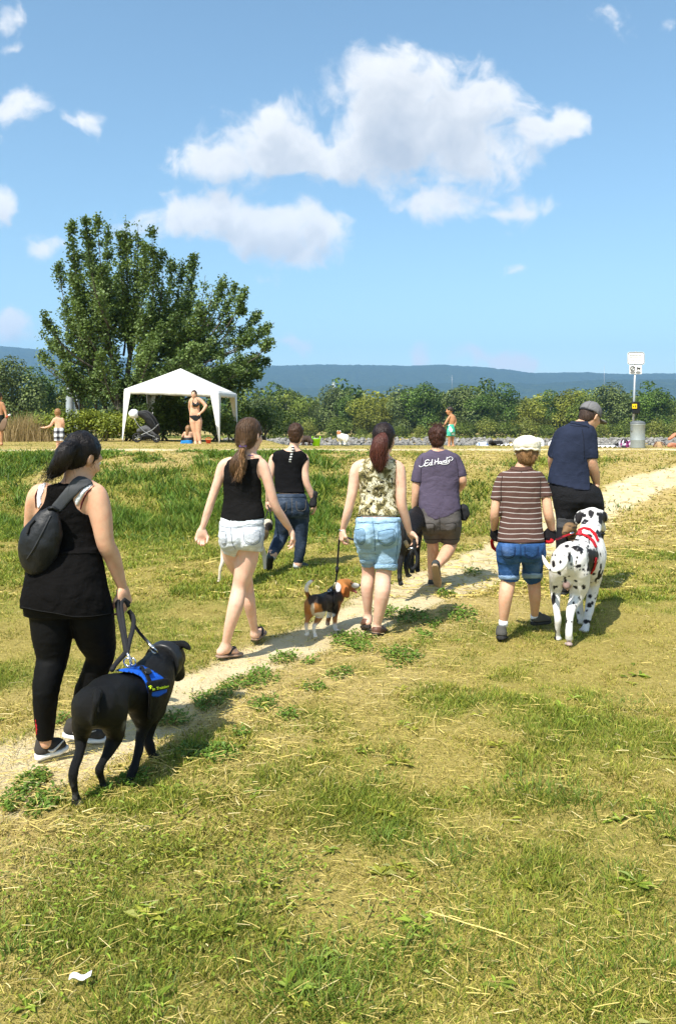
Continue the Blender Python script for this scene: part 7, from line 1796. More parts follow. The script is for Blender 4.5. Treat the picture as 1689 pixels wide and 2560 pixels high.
# ---- pale dog beyond the ponytail girl
f = Dog('dog', 'pale fawn dog mostly hidden behind the girl with the ponytail', 'dog', 8.3, [C_], (400, 1560), 0.0, 'dogs out on the meadow')
b = f.field([f.at(340,980,7.9), f.at(900,1600,9.7)], h=.011, pad=.05)
f.limb_(b, [(500,1180,8.5,90),(600,1160,8.75,85),(700,1140,9.0,88),(780,1110,9.15,70)], .05); f.limb_(b, [(780,1090,9.2,55),(815,1040,9.3,44),(840,1020,9.38,42),(858,1060,9.48,26)], .04)
f.limb_(b, [(470,1200,8.4,62),(440,1290,8.42,34),(425,1370,8.36,20),(405,1430,8.33,16),(398,1500,8.33,14),(396,1530,8.33,15)], .03); f.limb_(b, [(560,1230,8.5,50),(560,1330,8.55,26),(540,1420,8.5,17),(545,1490,8.5,15)], .03)
f.limb_(b, [(740,1200,9.0,45),(800,1290,9.05,24),(810,1390,9.0,16),(812,1425,9.0,16)], .03); f.limb_(b, [(690,1210,9.1,40),(690,1320,9.1,20),(690,1415,9.1,15)], .03); f.limb_(b, [(805,1000,9.3,16),(800,1035,9.28,14)], .02)
f.paw(b, 388, 1555, 8.28, f.rr(17, 8.3), .2); f.paw(b, 545, 1515, 8.5, f.rr(16, 8.5)); f.paw(b, 812, 1440, 8.98, f.rr(16, 9)); f.paw(b, 690, 1432, 9.08, f.rr(15, 9))
sdf_obj('body', b, coat('fawn_coat', rough=.65, spec=.2), f.root, paint((.58, .50, .38), [lambda V: (rg(840,1120,60,90, c=C_)(V), (.20, .13, .06)), lambda V: (rg(850,1050,40,40, c=C_)(V), (.04, .03, .025))]))
ls = empty('dog_leash', JEANS_HAND); tag(ls, 'black leash loop hanging from the hand of the walker in dark jeans', 'leash')
tube_obj('cord', catmull([JEANS_HAND + np.array([0, 0, -.04]), f.at(855,900,9.5), f.at(870,980,9.5), f.at(880,1050,9.45), f.at(835,1050,9.4), f.at(812,1000,9.4), f.at(840,900,9.45)], 6), .008, LS, ls, 6)

# ---- black dog led between the two walkers
f = Dog('dog', 'black dog half hidden beside the woman in bermuda shorts on the sandy path', 'dog', 7.9, [Dc], (915, 1385), 0.0, 'dogs out on the meadow')
b = f.field([f.at(840,700,7.6), f.at(1180,1420,9.2)], h=.009, pad=.05)
f.limb_(b, [(945,980,7.95,92),(970,930,8.15,90),(1000,880,8.35,95),(1030,850,8.5,80)], .05); f.limb_(b, [(1030,830,8.5,62),(1050,800,8.58,56),(1070,800,8.66,50),(1100,840,8.75,30)], .04)
f.limb_(b, [(925,1040,7.9,60),(918,1130,7.92,36),(912,1220,7.86,24),(908,1290,7.85,21),(912,1350,7.88,20)], .03); f.limb_(b, [(985,1040,7.98,56),(975,1140,8.02,34),(962,1230,7.96,22),(968,1270,7.97,19),(975,1300,7.99,20)], .03)
f.limb_(b, [(1000,980,8.4,50),(1010,1100,8.4,24),(1010,1220,8.38,20),(1010,1265,8.38,20)], .03); f.limb_(b, [(1050,960,8.45,48),(1055,1100,8.45,22),(1055,1255,8.45,20)], .03); f.limb_(b, [(940,920,7.72,20),(945,1000,7.70,15),(955,1080,7.74,8)], .02); f.limb_(b, [(1040,750,8.58,14),(1030,785,8.57,18)], .02); f.limb_(b, [(1085,755,8.6,14),(1090,785,8.6,16)], .02)
f.paw(b, 918, 1385, 7.86, f.rr(24, 7.9), .3); f.paw(b, 985, 1315, 8.0, f.rr(23, 8), .3); f.paw(b, 1012, 1285, 8.36, f.rr(22, 8.4)); f.paw(b, 1055, 1275, 8.43, f.rr(22, 8.4))
sdf_obj('body', b, MATS['black_coat'], f.root, paint((.009, .0085, .0085), [lambda V: (sstep(.5, .6, fbm(V, 30, 2, 3)) * sstep(1430, 1450, px_of(V)[1]) * .6, (.2, .2, .2))]))
tube_obj('tongue', [f.at(1098,850,8.75), f.at(1098,900,8.74), f.at(1098,940,8.73)], .016, MATS['pink_tongue'], f.root, 8, flat=((0, 1, 0), .5))
ls = empty('dog_leash', CAMO['R']); tag(ls, 'black rope leash looped and knotted below the hand of the bermuda-shorts woman', 'leash')
Rr_ = CAMO['R']
tube_obj('loop', catmull([Rr_, f.at(1060,1000,6.7), f.at(1066,1050,6.7), f.at(1045,1080,6.7), f.at(1028,1080,6.7)], 6), .013, LS, ls, 8); tube_obj('loop', catmull([Rr_, f.at(1032,1040,6.7), f.at(1028,1080,6.7), f.at(1010,1100,6.7), f.at(985,1150,6.7), f.at(975,1200,6.7), f.at(1010,1250,6.7), f.at(1045,1215,6.7), f.at(1052,1160,6.7), f.at(1035,1100,6.7), f.at(1028,1080,6.7)], 6), .014, LS, ls, 8)
tube_obj('snap_hook', [f.at(975,1082,6.7), f.at(1050,1078,6.7)], .010, METAL, ls, 8); tube_obj('wooden_toggle', [f.at(952,1020,6.7), f.at(978,1070,6.7)], .016, mat('bare_wood', (.45, .32, .18), rough=.6), ls, 8)
ls = empty('dog_leash', PURPLE['L']); tag(ls, 'black leash bunch in the hand of the walker in purple T-shirt', 'leash')
tube_obj('loop', catmull([PURPLE['L'], f.at(1020,880,8.65), f.at(1030,940,8.65), f.at(1060,950,8.65), f.at(1080,900,8.65), PURPLE['L']], 6), .012, LS, ls, 8); tube_obj('loop', catmull([PURPLE['L'], f.at(1010,860,8.6), f.at(1012,920,8.6), f.at(1035,935,8.6)], 6), .011, LS, ls, 8)

# ---- brindle dog held by the man in the polo
f = Dog('dog', 'brown brindle dog by the knee of the man in the navy polo', 'dog', 8.0, [Ec], (880, 1780), 0.0, 'dogs out on the meadow')
b = f.field([f.at(760,1120,7.6), f.at(1120,1800,8.8)], h=.010, pad=.05)
f.limb_(b, [(930,1420,7.9,80),(930,1390,8.1,80),(925,1350,8.3,78)], .05); f.limb_(b, [(905,1320,8.2,58),(885,1260,8.05,55),(870,1225,7.98,52)], .04); f.limb_(b, [(850,1240,7.95,34),(828,1268,7.92,26)], .03); f.limb_(b, [(900,1190,8.0,16),(925,1215,7.99,18)], .02)
for x, D in ((890, 7.9), (965, 7.9), (890, 8.35), (960, 8.35)): f.limb_(b, [(x,1450,D,45),(x,1560,D,26),(x,1680,D,20),(x,1690 + (8.6 - D) * 120,D,20)], .03)
sdf_obj('body', b, coat('brindle_coat', rough=.65), f.root, paint((.20, .12, .055), [lambda V: (sstep(.5, .62, fbm(V * np.array([1, 1, 3]), 18, 2, 3)), (.05, .03, .018))]))
ls = empty('dog_leash', MAN['R']); tag(ls, 'dark webbing leash from the fist of the man in the navy polo', 'leash')
band('strap', [MAN['R'], f.at(1085,890,8.2), f.at(1050,960,8.15), f.at(1030,1010,8.1), f.at(1000,1060,8.1), f.at(940,1180,8.1), f.at(905,1270,8.05)], .013, ls, LS); ring(f.at(1035,1000,8.1), (.2, 1, .2), .02, .004, METAL, 'ring', ls); band('strap', [MAN['R'], f.at(1125,950,8.24), f.at(1130,1040,8.24)], .014, ls, LS)
# ------------------------------------------------------------------ on the bank: pavilion, bathers, stroller, sign, bin and bags
K6 = (0, 860, 2.529); K7 = (600, 860, 2.6133); K8 = (1189, 860, 3.136); KH = (0, 960, 5.2267)
def bank_D(py, z=1.05): return (EYE - z) * F / (py - HY)
# ---- pavilion
WF = mat('white_pavilion_fabric', (.70, .685, .655), rough=.8, spec=.1, bump=.03, bscale=3, var=.04)
def k6(x, y, D): return W(K6[0] + x / K6[2], K6[1] + y / K6[2], D)
fl, fr, br = k6(790,283,29.0), k6(1378,300,26.6), k6(1492,312,29.4); bl = fl + br - fr
ft = [k6(768,618,29.0), k6(1392,635,26.6), k6(1506,600,29.4)]; ft.append(np.array([bl[0], bl[1], ft[2][2] + .1]))
cor = [fl, fr, br, bl]; apex = sum(cor) / 4; apex[2] = k6(1155,142,28.2)[2]; 
tent = empty('pavilion', (apex[0], apex[1], 1.05)); tag(tent, 'white fabric pavilion with peaked roof and tapered leg sleeves on the bank', 'pavilion')
n = 12
def hang(a, b, t, sag): p = a * (1 - t) + b * t; return p - np.array([0, 0, sag * math.sin(math.pi * t)])
for i in range(4):
    a, b = cor[i], cor[(i + 1) % 4]; V = []; Q = []
    for r in range(n + 1):
        s = r / n
        for c in range(n + 1):
            t = c / n; e = a * (1 - t) + b * t; p = e * (1 - s) + apex * s; p = p - np.array([0, 0, .07 * math.sin(math.pi * s) * (1 - abs(2 * t - 1) * .9)]); V.append(p)
    Q = [(r * (n + 1) + c, r * (n + 1) + c + 1, (r + 1) * (n + 1) + c + 1, (r + 1) * (n + 1) + c) for r in range(n) for c in range(n)]
    o = link('roof_panel', mesh_np('roof_panel', np.array(V), np.array(Q)), tent, WF); md = o.modifiers.new('thickness', 'SOLIDIFY'); md.thickness = .006
    V = []
    for c in range(n * 2 + 1):
        t = c / (2 * n); e = a * (1 - t) + b * t; out = e - apex; out[2] = 0; out /= np.linalg.norm(out); V += [e + out * .004, e + out * .012 - np.array([0, 0, .15 + .022 * abs(math.sin(t * math.pi * 5))])]
    Q = [(2 * c, 2 * c + 2, 2 * c + 3, 2 * c + 1) for c in range(2 * n)]
    o = link('valance', mesh_np('valance', np.array(V), np.array(Q)), tent, WF); md = o.modifiers.new('thickness', 'SOLIDIFY'); md.thickness = .005
PFR = mat('white_tube_frame', (.72, .72, .72), rough=.4)
for i in range(4):
    c = cor[i]; g_ = ft[i]; g_ = np.array([c[0] + (g_[0] - c[0]) * .5, c[1], gz(c[0], c[1]) - .02]); lg_ = tube_obj('leg', [g_, c - np.array([0, 0, .02])], .022, PFR, tent, 8)
    for j in (1, -1):
        d = cor[(i + j) % 4] - c; d[2] = 0; d /= np.linalg.norm(d); oo = (apex - c); oo[2] = 0; oo /= np.linalg.norm(oo)
        P = [c - oo * .03 + np.array([0, 0, -.1]), c - oo * .03 + d * .34 + np.array([0, 0, -.12]), (c * .55 + g_ * .45) - oo * .03 + d * .20, g_ - oo * .03 + d * .035 + np.array([0, 0, .1]), g_ - oo * .03 + np.array([0, 0, .1]), (c * .55 + g_ * .45) - oo * .03]
        o = link('leg_sleeve', mesh_np('leg_sleeve', np.array(P), np.array([(0, 1, 2, 5), (5, 2, 3, 4)]), False), lg_, WF); md = o.modifiers.new('thickness', 'SOLIDIFY'); md.thickness = .006
    tube_obj('roof_bar', [c - np.array([0, 0, .03]), apex - np.array([0, 0, .06])], .016, PFR, tent, 6); tube_obj('eave_bar', [c - np.array([0, 0, .05]), cor[(i + 1) % 4] - np.array([0, 0, .05])], .015, PFR, tent, 6)

# ---- bathers
def bather(label, crop, D, joints, hairc, skin, yaw, hh=.225, h=.014, cat='person', base=None):
    """small far figure: joints px dict; returns Fig and field"""
    f = Fig('person', label, cat, D, [crop], base or joints['footL'][:2], 1.05, 'bathers on the bank'); f.h = h
    return f
f = bather('woman in black bikini standing under the pavilion with a hand on her hip', K6, 26.2, {}, None, None, 0, base=(1245, 632)); f.h = .013
b = f.field(f.pts([(1180,280,-.3),(1320,280,.3),(1180,645,-.3),(1320,645,.3)]))
tor = [(338,1215,1255,.6,0),(350,1204,1266,.55,0),(380,1206,1262,.6,-.01),(410,1204,1262,.66,-.02),(440,1200,1266,.66,-.02),(470,1200,1274,.64,.0),(495,1203,1276,.5,0)]
b.loft(f.rows(tor), 0); hd = head(b, f.p(1227,318,-.02), .235, yaw=math.radians(190), pitch=math.radians(-3), neck=f.p(1232,345), nr=.055)
for x in (1222, 1248): b.ell(f.p(x, 385, -.12), (.065, .06, .06), .03)
b.chain(f.pts([(1258,350),(1275,362),(1302,392,-.03)]), [f.r(11), f.r(12), f.r(10)], .03); b.chain(f.pts([(1302,392,-.03),(1285,420,-.1),(1268,436,-.14)]), [f.r(10), f.r(8.5), f.r(6.5)], .02)
b.chain(f.pts([(1214,350),(1204,365),(1200,400,.08),(1206,440,.12)]), [f.r(11), f.r(11), f.r(9), f.r(7)], .03)
b.chain(f.pts([(1222,490),(1226,530),(1234,565),(1238,600),(1238,626)]), [f.r(23), f.r(19), f.r(14), f.r(12), f.r(8)], .03); b.chain(f.pts([(1256,490),(1256,530),(1256,565),(1262,600),(1262,626)]), [f.r(23), f.r(19), f.r(14), f.r(12), f.r(8)], .03)
for x in (1236, 1264): foot(b, f.p(x, 622), f.p(x, 632, .05), f.p(x + 2, 633, -.19), .045)
hh_ = hand(f.p(1268,436,-.14), (-.8, -.2, -.4), (0, .6, -.5), .15, 1, curl=.5, h=.009)
sdf_obj('body', [b, hh_], SK_WARM, f.root); eyes(f, hd)
BK = mat('black_bikini', (.012, .014, .014), rough=.5)
shell(f, 'bikini_top', b, .008, [(1212,378),(1222,366),(1236,380),(1252,362),(1262,384),(1248,398),(1222,398)], 0, BK, side=f.D - .02); shell(f, 'bikini_bottom', b, .008, [(1196,452),(1278,448),(1274,462),(1246,486),(1232,488),(1205,468)], 0, BK)
for q in ([(1216,380),(1220,360),(1224,345)], [(1254,372),(1252,358),(1244,345)]): tube_obj('bikini_strap', drape(b, np.array(f.pts(q)), .004), .008, BK, f.root, 6)
def simple_hair(fig, hd, b, m_, cut=-.06, extra=None, grow=.014, h=.012, cap=False):
    R_, q_, L_ = hd; c = L_(0, 0, 0); g = SDF([c - .2, c + .2], h, .02)
    g.ell(L_(0, -.016, .034), np.array([.078, .098, .092]) * q_ + grow, .02, R_); g.ell(L_(0, -.05, -.02), np.array([.066, .05, .07]) * q_ + grow * .5, .02, R_)
    g.half(L_(0, .045, .03), R_ @ np.array([0, .92, -.35])); g.half(L_(0, 0, cut), R_ @ np.array([0, .3, -.9]))
    for sx in (-1, 1): g.ell(L_(sx * .092, .016, -.018), (.024, .032, .042), .01, R_, sub=True)
    if extra: extra(g)
    g.wrinkle(.008, 40, 3); return sdf_obj('hair', g, m_, fig.root)
simple_hair(f, hd, b, hairmat('bather_hair', (.05, .03, .02)), -.05)

f = bather('bathing boy in green shorts walking along the riverbank', K7, 23.2, {}, None, None, 0, base=(1368, 672)); f.h = .011
b = f.field(f.pts([(1300,405,-.25),(1425,405,.25),(1300,690,-.25),(1425,690,.25)]))
b.loft(f.rows([(462,1368,1392,.8,0),(472,1362,1402,.7,0),(495,1360,1404,.7,0),(520,1360,1396,.75,0),(545,1358,1394,.75,0),(575,1356,1396,.7,0)]), 0); hd = head(b, f.p(1366,437), .21, yaw=math.radians(-75), pitch=math.radians(-5), neck=f.p(1380,470), nr=.042)
b.chain(f.pts([(1366,474,-.05),(1350,500,-.08),(1335,525,-.08),(1318,546,-.06)]), [f.r(7), f.r(7.5), f.r(6.5), f.r(5)], .02); b.chain(f.pts([(1398,474,.03),(1405,500,.03),(1402,525,.0),(1390,548,-.05)]), [f.r(7), f.r(7.5), f.r(6.5), f.r(5)], .02)
b.chain(f.pts([(1368,570,-.03),(1366,600,-.03),(1366,630,-.02),(1362,664,-.02)]), [f.r(15), f.r(12), f.r(9), f.r(6)], .02); b.chain(f.pts([(1382,570,.05),(1388,600,.06),(1386,630,.06),(1390,664,.05)]), [f.r(15), f.r(12), f.r(9), f.r(6)], .02)
foot(b, f.p(1362,664,-.02), f.p(1372,672,-.02), f.p(1348,674,-.04), .032); foot(b, f.p(1390,664,.05), f.p(1398,672,.05), f.p(1378,673,.03), .032); sdf_obj('body', [b, hand(f.p(1318,546,-.06), (-.5, .1, -.8), (-.6, 0, .3), .11, 1, curl=.3, h=.008), hand(f.p(1390,548,-.05), (-.4, -.1, -.8), (-.6, 0, .3), .11, 1, curl=.4, h=.008)], SK_TAN, f.root); eyes(f, hd)
def green_print(N, co, c): return N.mix(N.math('GREATER_THAN', N.noise(co, 9.0, 2.0, .5), .56), (.05, .42, .30), (.70, .78, .74))
s_ = f.field([f.p(1330,515,-.2), f.p(1420,615,.2)], pad=.03); s_.loft(f.rows([(526,1358,1394,.8,0),(545,1354,1398,.8,0),(575,1350,1402,.75,0)]), 0, grow=.008); s_.cone(f.p(1366,565,-.03), f.p(1362,602,-.03), f.r(17), f.r(16), .02, cap=True); s_.cone(f.p(1384,565,.05), f.p(1388,602,.06), f.r(17), f.r(16), .02, cap=True); sdf_obj('swim_shorts', s_, mat('green_print_shorts', (0, 0, 0), build=green_print), f.root)
simple_hair(f, hd, b, hairmat('dark_crop_hair', (.03, .018, .012)), .0, h=.009, grow=.008)

f = bather('small fair-haired boy in black and white checked shorts on the bank path', KH, 20.4, {}, None, None, 0, base=(770, 850)); f.h = .010
b = f.field(f.pts([(540,310,-.25),(870,310,.25),(540,880,-.25),(870,880,.25)]))
b.loft(f.rows([(438,725,800,.7,0),(460,705,828,.55,0),(510,722,825,.6,0),(560,722,818,.66,0),(620,716,834,.7,0),(680,716,836,.6,0)]), 0); hd = head(b, f.p(756,380,.0), .20, yaw=math.radians(-25), pitch=0, neck=f.p(762,450), nr=.040)
b.chain(f.pts([(715,462),(690,505,-.02),(660,548,-.02),(585,572,-.02)]), [f.r(20), f.r(20), f.r(17), f.r(12)], .02); b.chain(f.pts([(818,462),(828,510,.0),(830,560,.06)]), [f.r(20), f.r(20), f.r(16)], .02)
for x, dd in ((752, 0), (795, .03)): b.chain(f.pts([(x - 4,680,dd),(x + 4,740,dd),(x + 6,800,dd),(x + 4,845,dd)]), [f.r(34), f.r(24), f.r(21), f.r(14)], .02); foot(b, f.p(x + 4,845,dd), f.p(x + 6,862,dd - .03), f.p(x - 4,862,dd + .12), .03)
sdf_obj('body', [b, hand(f.p(585,572,-.02), (-1, 0, .05), (0, -.2, 1), .10, 1, curl=.15, h=.006)], SK_WARM, f.root); eyes(f, hd)
def checks(N, co, c):
    s = N.node('ShaderNodeSeparateXYZ'); N.l.new(co, s.inputs[0]); a = N.math('GREATER_THAN', N.math('FRACT', N.math('MULTIPLY', s.outputs[0], 7.0)), .5); d = N.math('GREATER_THAN', N.math('FRACT', N.math('MULTIPLY', s.outputs[2], 7.0)), .5)
    return N.ramp(N.math('MULTIPLY', N.math('ADD', a, d), .5), [(0.0, (.012, .012, .018)), (.4, (.16, .16, .18)), (.8, (.75, .75, .76))], 'CONSTANT')
s_ = f.field([f.p(690,560,-.2), f.p(860,760,.2)], pad=.03); s_.loft(f.rows([(575,716,828,.72,0),(620,712,838,.72,0),(690,712,840,.7,0)]), 0, grow=.006)
for x in (750, 800): s_.cone(f.p(x, 670), f.p(x - 2, 742), f.r(40), f.r(40), .02, cap=True)
sdf_obj('checked_shorts', s_, mat('checked_cotton', (0, 0, 0), build=checks), f.root); simple_hair(f, hd, b, hairmat('ginger_fair_hair', (.26, .13, .05)), -.04, h=.009, grow=.008)

f = bather('bare-chested man in black shorts cut off by the left edge', KH, 24.0, {}, None, None, 0, base=(10, 800)); f.h = .014
b = f.field(f.pts([(-140,90,-.3),(160,90,.3),(-140,820,-.3),(160,820,.3)]))
b.loft(f.rows([(225,-45,25,.6,0),(250,-80,50,.5,0),(310,-75,45,.55,0),(380,-65,42,.6,0),(430,-65,50,.6,0),(480,-60,50,.5,0)]), 0); hd = head(b, f.p(-10,170), .235, yaw=math.radians(20), neck=f.p(-12,240), nr=.06)
b.chain(f.pts([(38,262),(58,310),(72,360),(82,410,-.05)]), [f.r(22), f.r(21), f.r(18), f.r(12)], .03); b.chain(f.pts([(-65,262),(-90,320),(-95,400)]), [f.r(22), f.r(20), f.r(14)], .03)
for x in (-35, 20): b.chain(f.pts([(x,480),(x + 4,580),(x + 4,680),(x + 2,785)]), [f.r(36), f.r(30), f.r(22), f.r(15)], .03); foot(b, f.p(x + 2,785), f.p(x + 2,803,-.05), f.p(x + 2,803,.2), .045)
sdf_obj('body', [b, hand(f.p(82,410,-.05), (.4, 0, -.9), (-.6, 0, 0), .16, -1, curl=.8, h=.01)], SK_TAN, f.root); eyes(f, hd); simple_hair(f, hd, b, MATS['dark_crop_hair'], -.05)
s_ = f.field([f.p(-90,400,-.25), f.p(80,600,.25)], pad=.03); s_.loft(f.rows([(405,-66,48,.66,0),(440,-68,52,.66,0),(490,-64,56,.6,0)]), 0, grow=.01)
for x in (-33, 22): s_.cone(f.p(x, 480), f.p(x + 4, 610), f.r(40), f.r(38), .02, cap=True)
sdf_obj('shorts', s_, cloth('dark_board_shorts', (.02, .022, .02)), f.root)
o = empty('beach_bat', f.p(60,600)); tag(o, 'wooden beach bat with red and white grip held by the man at the left edge', 'bat'); V, Q = tube(f.pts([(10,610,-.12),(35,560,-.12),(62,490,-.12),(84,440,-.12)]), [.05, .11, .09, .03], 10, flat=((.2, 1, 0), .12)); link('blade', mesh_np('blade', V, Q), o, mat('worn_wood', (.16, .10, .06), rough=.7)); tube_obj('grip', f.pts([(84,440,-.12),(112,412,-.12)]), .022, mat('red_grip', (.5, .08, .04)), o, 8); tube_obj('grip_end', f.pts([(112,412,-.12),(140,400,-.12)]), .026, mat('white_grip', (.8, .8, .8)), o, 8)

f = bather('person with long fair hair sitting on a blue towel behind the bikini woman', K6, 27.0, {}, None, None, 0, base=(1190, 618)); f.h = .014
b = f.field(f.pts([(1130,510,-.6),(1250,510,.6),(1130,630,-.6),(1250,630,.6)])); b.loft(f.rows([(552,1178,1202,.7,0),(560,1168,1212,.6,0),(585,1166,1214,.66,0),(612,1160,1220,.8,0)]), 0); hd = head(b, f.p(1192,538,.03), .22, yaw=.3, neck=f.p(1190,556), nr=.05)
b.chain(f.pts([(1168,562),(1156,585,.05),(1160,606,.2)]), [f.r(8), f.r(8), f.r(6)], .02); b.chain(f.pts([(1212,562),(1222,585,.05),(1216,606,.2)]), [f.r(8), f.r(8), f.r(6)], .02)
for x in (1176, 1206): b.chain(f.pts([(x,610,.05),(x,590,.40),(x,614,.62)]), [f.r(14), f.r(10), f.r(7)], .03)
sdf_obj('body', b, SK_WARM, f.root); eyes(f, hd); simple_hair(f, hd, b, hairmat('fair_hair', (.24, .13, .06)), -.20, extra=lambda g: g.cone(hd[2](0, -.06, .0), hd[2](0, -.09, -.17), .07, .05, .03))
shell(f, 'swimsuit', b, .008, [(1150,590),(1228,590),(1230,616),(1150,616)], 0, BK)
f2 = empty('beach_towel', f.p(1180,618)); tag(f2, 'crumpled bright blue towel on the grass in the pavilion', 'towel'); g = f.field([f.p(1148,600,-.4), f.p(1232,632,.3)], h=.014, pad=.04); g.loft([(gz(-3.5, 26.7) - .02, f.p(1188,618)[0], 26.8, f.r(36), .42), (gz(-3.5, 26.7) + .09, f.p(1188,618)[0], 26.8, f.r(30), .34)], 0); g.wrinkle(.035, 9, 4); sdf_obj('cloth', g, cloth('bright_blue_terry', (.03, .22, .55)), f2)
o = empty('toy_bucket', k6(1318,628,26.0)); tag(o, 'small red plastic toy bucket on the grass by the pavilion leg', 'bucket'); c = k6(1318,628,26.0); V, Q = lathe([(.01, 0), (.065, 0), (.085, .11), (.09, .115), (.08, .11), (.06, .015), (.01, .015)], 18, c); link('pail', mesh_np('pail', V, Q), o, mat('red_toy_plastic', (.62, .06, .02), rough=.35)); tube_obj('handle', np.array([c + np.array([math.cos(a) * .085, 0, .11 + math.sin(a) * .06]) for a in np.linspace(0, 3.14, 12)]), .008, MATS['red_toy_plastic'], o, 6)

f = bather('sunburnt person sitting with raised arm at the right edge of the bank', K8, 22.5, {}, None, None, 0, base=(1580, 825)); f.h = .013
b = f.field(f.pts([(1480,600,-.5),(1680,600,.5),(1480,840,-.5),(1680,840,.5)])); b.loft(f.rows([(690,1590,1625,.7,0),(702,1575,1640,.6,0),(750,1578,1636,.66,0),(815,1568,1645,.8,0)]), 0); hd = head(b, f.p(1606,660), .225, yaw=math.radians(-60), neck=f.p(1606,695), nr=.05)
b.chain(f.pts([(1582,708,-.03),(1550,712,-.12),(1512,745,-.15)]), [f.r(14), f.r(12), f.r(9)], .03); b.chain(f.pts([(1512,745,-.15),(1540,730,-.2),(1570,700,-.2)]), [f.r(9), f.r(9), f.r(7)], .03); b.chain(f.pts([(1590,805,-.05),(1530,790,-.3),(1512,800,-.32)]), [f.r(24), f.r(17), f.r(14)], .03); b.chain(f.pts([(1515,795,-.32),(1560,820,-.3)]), [f.r(14), f.r(9)], .03)
sdf_obj('body', b, mat('sunburnt_skin', (.50, .20, .11), rough=.5), f.root); eyes(f, hd); simple_hair(f, hd, b, MATS['bather_hair'], -.04)

# ---- dogs on the bank
f = Dog('dog', 'white dog with a brown head standing on the bank by the river', 'dog', 23.6, [K7], (670, 660), 1.05, 'dogs out on the meadow')
b = f.field([f.at(615,560,23.0), f.at(725,672,24.5)], h=.014, pad=.05); f.limb_(b, [(680,612,23.4,24),(668,608,23.6,23),(655,605,23.85,22)], .06); f.limb_(b, [(652,600,23.85,15),(645,585,23.95,13)], .04); f.limb_(b, [(645,582,23.95,12),(640,582,24.05,9),(636,586,24.12,6)], .03); f.limb_(b, [(690,600,23.35,9),(700,605,23.28,11),(698,625,23.25,9),(694,640,23.26,4)], .04)
for x, D in ((684, 23.35), (692, 23.5), (655, 23.8), (662, 23.95)): f.limb_(b, [(x,625,D,10),(x,645,D,6.5),(x,656,D,5)], .03); f.paw(b, x, 660, D, .045, .2)
for x in (638, 652): b.ell(f.at(x, 575, 23.93), (.035, .02, .05), .01)
sdf_obj('body', b, coat('white_shaggy_coat', rough=.8, bump=.02, scale=40), f.root, paint((.78, .75, .70), [lambda V: (rg(644,580,16,13, nz=.2, c=K7)(V), (.34, .14, .05))]))
f = Dog('dog', 'dark brown dog partly hidden behind the head of the walker in dark jeans', 'dog', 23.8, [K7], (440, 660), 1.05, 'dogs out on the meadow')
b = f.field([f.at(370,580,23.0), f.at(490,672,24.5)], h=.015, pad=.05); f.limb_(b, [(455,622,23.8,22),(430,620,23.8,22),(405,622,23.8,22)], .06); f.limb_(b, [(455,615,23.7,16),(466,630,23.55,13),(470,642,23.45,9)], .04)
for x, D in ((410, 23.7), (415, 23.95), (448, 23.65), (453, 23.9)): f.limb_(b, [(x,630,D,9),(x,648,D,6),(x,657,D,5)], .03); f.paw(b, x, 660, D, .045, 2.5)
sdf_obj('body', b, coat('brown_coat', rough=.75), f.root, paint((.045, .028, .02), []))
f = Dog('dog', 'shaggy black dog lying on the bank left of the boy in the white cap', 'dog', 24.0, [K8], (165, 808), 1.05, 'dogs out on the meadow')
b = f.field([f.at(90,740,23.3), f.at(225,815,24.8)], h=.015, pad=.05); f.limb_(b, [(190,782,24,24),(160,782,24,26),(135,784,24,22)], .06); f.limb_(b, [(135,775,23.9,16),(118,770,23.8,15),(105,778,23.75,9)], .04); f.limb_(b, [(120,800,23.8,8),(95,806,23.6,6)], .03); f.limb_(b, [(185,800,23.8,11),(170,806,23.55,7)], .03); f.limb_(b, [(205,790,24,8),(218,802,24,5)], .03)
sdf_obj('body', b, coat('shaggy_black_coat', rough=.8, bump=.02, scale=40), f.root, paint((.015, .014, .013), []))

# ---- stroller
f = Fig('stroller', 'black stroller with white sun hood and silver frame under the pavilion', 'stroller', 27.6, [K6], (930, 608), 1.05); f.h = .014
BKP = mat('black_stroller_fabric', (.012, .012, .013), rough=.7); SIL = mat('silver_tube', (.3, .31, .32), rough=.4, metal=.6)
g = f.field([f.p(860,405,-.4), f.p(1040,600,.4)], h=.014); g.chain(f.pts([(885,440),(925,450),(960,490),(985,535),(995,565)]), [f.r(18), f.r(30), f.r(34), f.r(26), f.r(12)], .03, flat=((0, 1, 0), .75)); sdf_obj('canopy', g, BKP, f.root)
for dd in (-.16, .2): tube_obj('canopy_rib', catmull(f.pts([(880,425,-.3 + dd * .3),(925,430,-.32 + dd * .2),(965,465,-.34),(1000,530,-.3 + dd * .2)]), 6) + np.array([dd * .25, 0, dd * .1]), .010, mat('dark_rib', (.05, .05, .052), rough=.5), f.root, 6)
g = f.field([f.p(800,400,-.3), f.p(890,490,.3)], h=.014); g.ell(f.p(848,443), (f.r(33), .20, f.r(30)), .02, ry(.1)); g.half(f.p(850,474), (0, 0, -1)); g.wrinkle(.02, 10, 2); sdf_obj('sun_hood', g, cloth('white_cotton_cover', (.78, .78, .79)), f.root)
g = f.field([f.p(850,500,-.4), f.p(1030,610,.4)], h=.014); g.chain(f.pts([(880,548),(920,540),(965,555),(985,575)]), [f.r(14), f.r(24), f.r(22), f.r(14)], .03); g.wrinkle(.03, 8, 5); sdf_obj('seat', g, cloth('grey_cushion', (.10, .10, .105)), f.root)
for dd in (-.24, .24):
    tube_obj('frame_tube', catmull(f.pts([(850,470,dd),(880,520,dd),(930,565,dd),(985,590,dd)]), 5), .014, SIL, f.root, 6); tube_obj('frame_tube', catmull(f.pts([(1005,505,dd),(960,545,dd),(905,570,dd),(868,588,dd)]), 5), .014, SIL, f.root, 6)
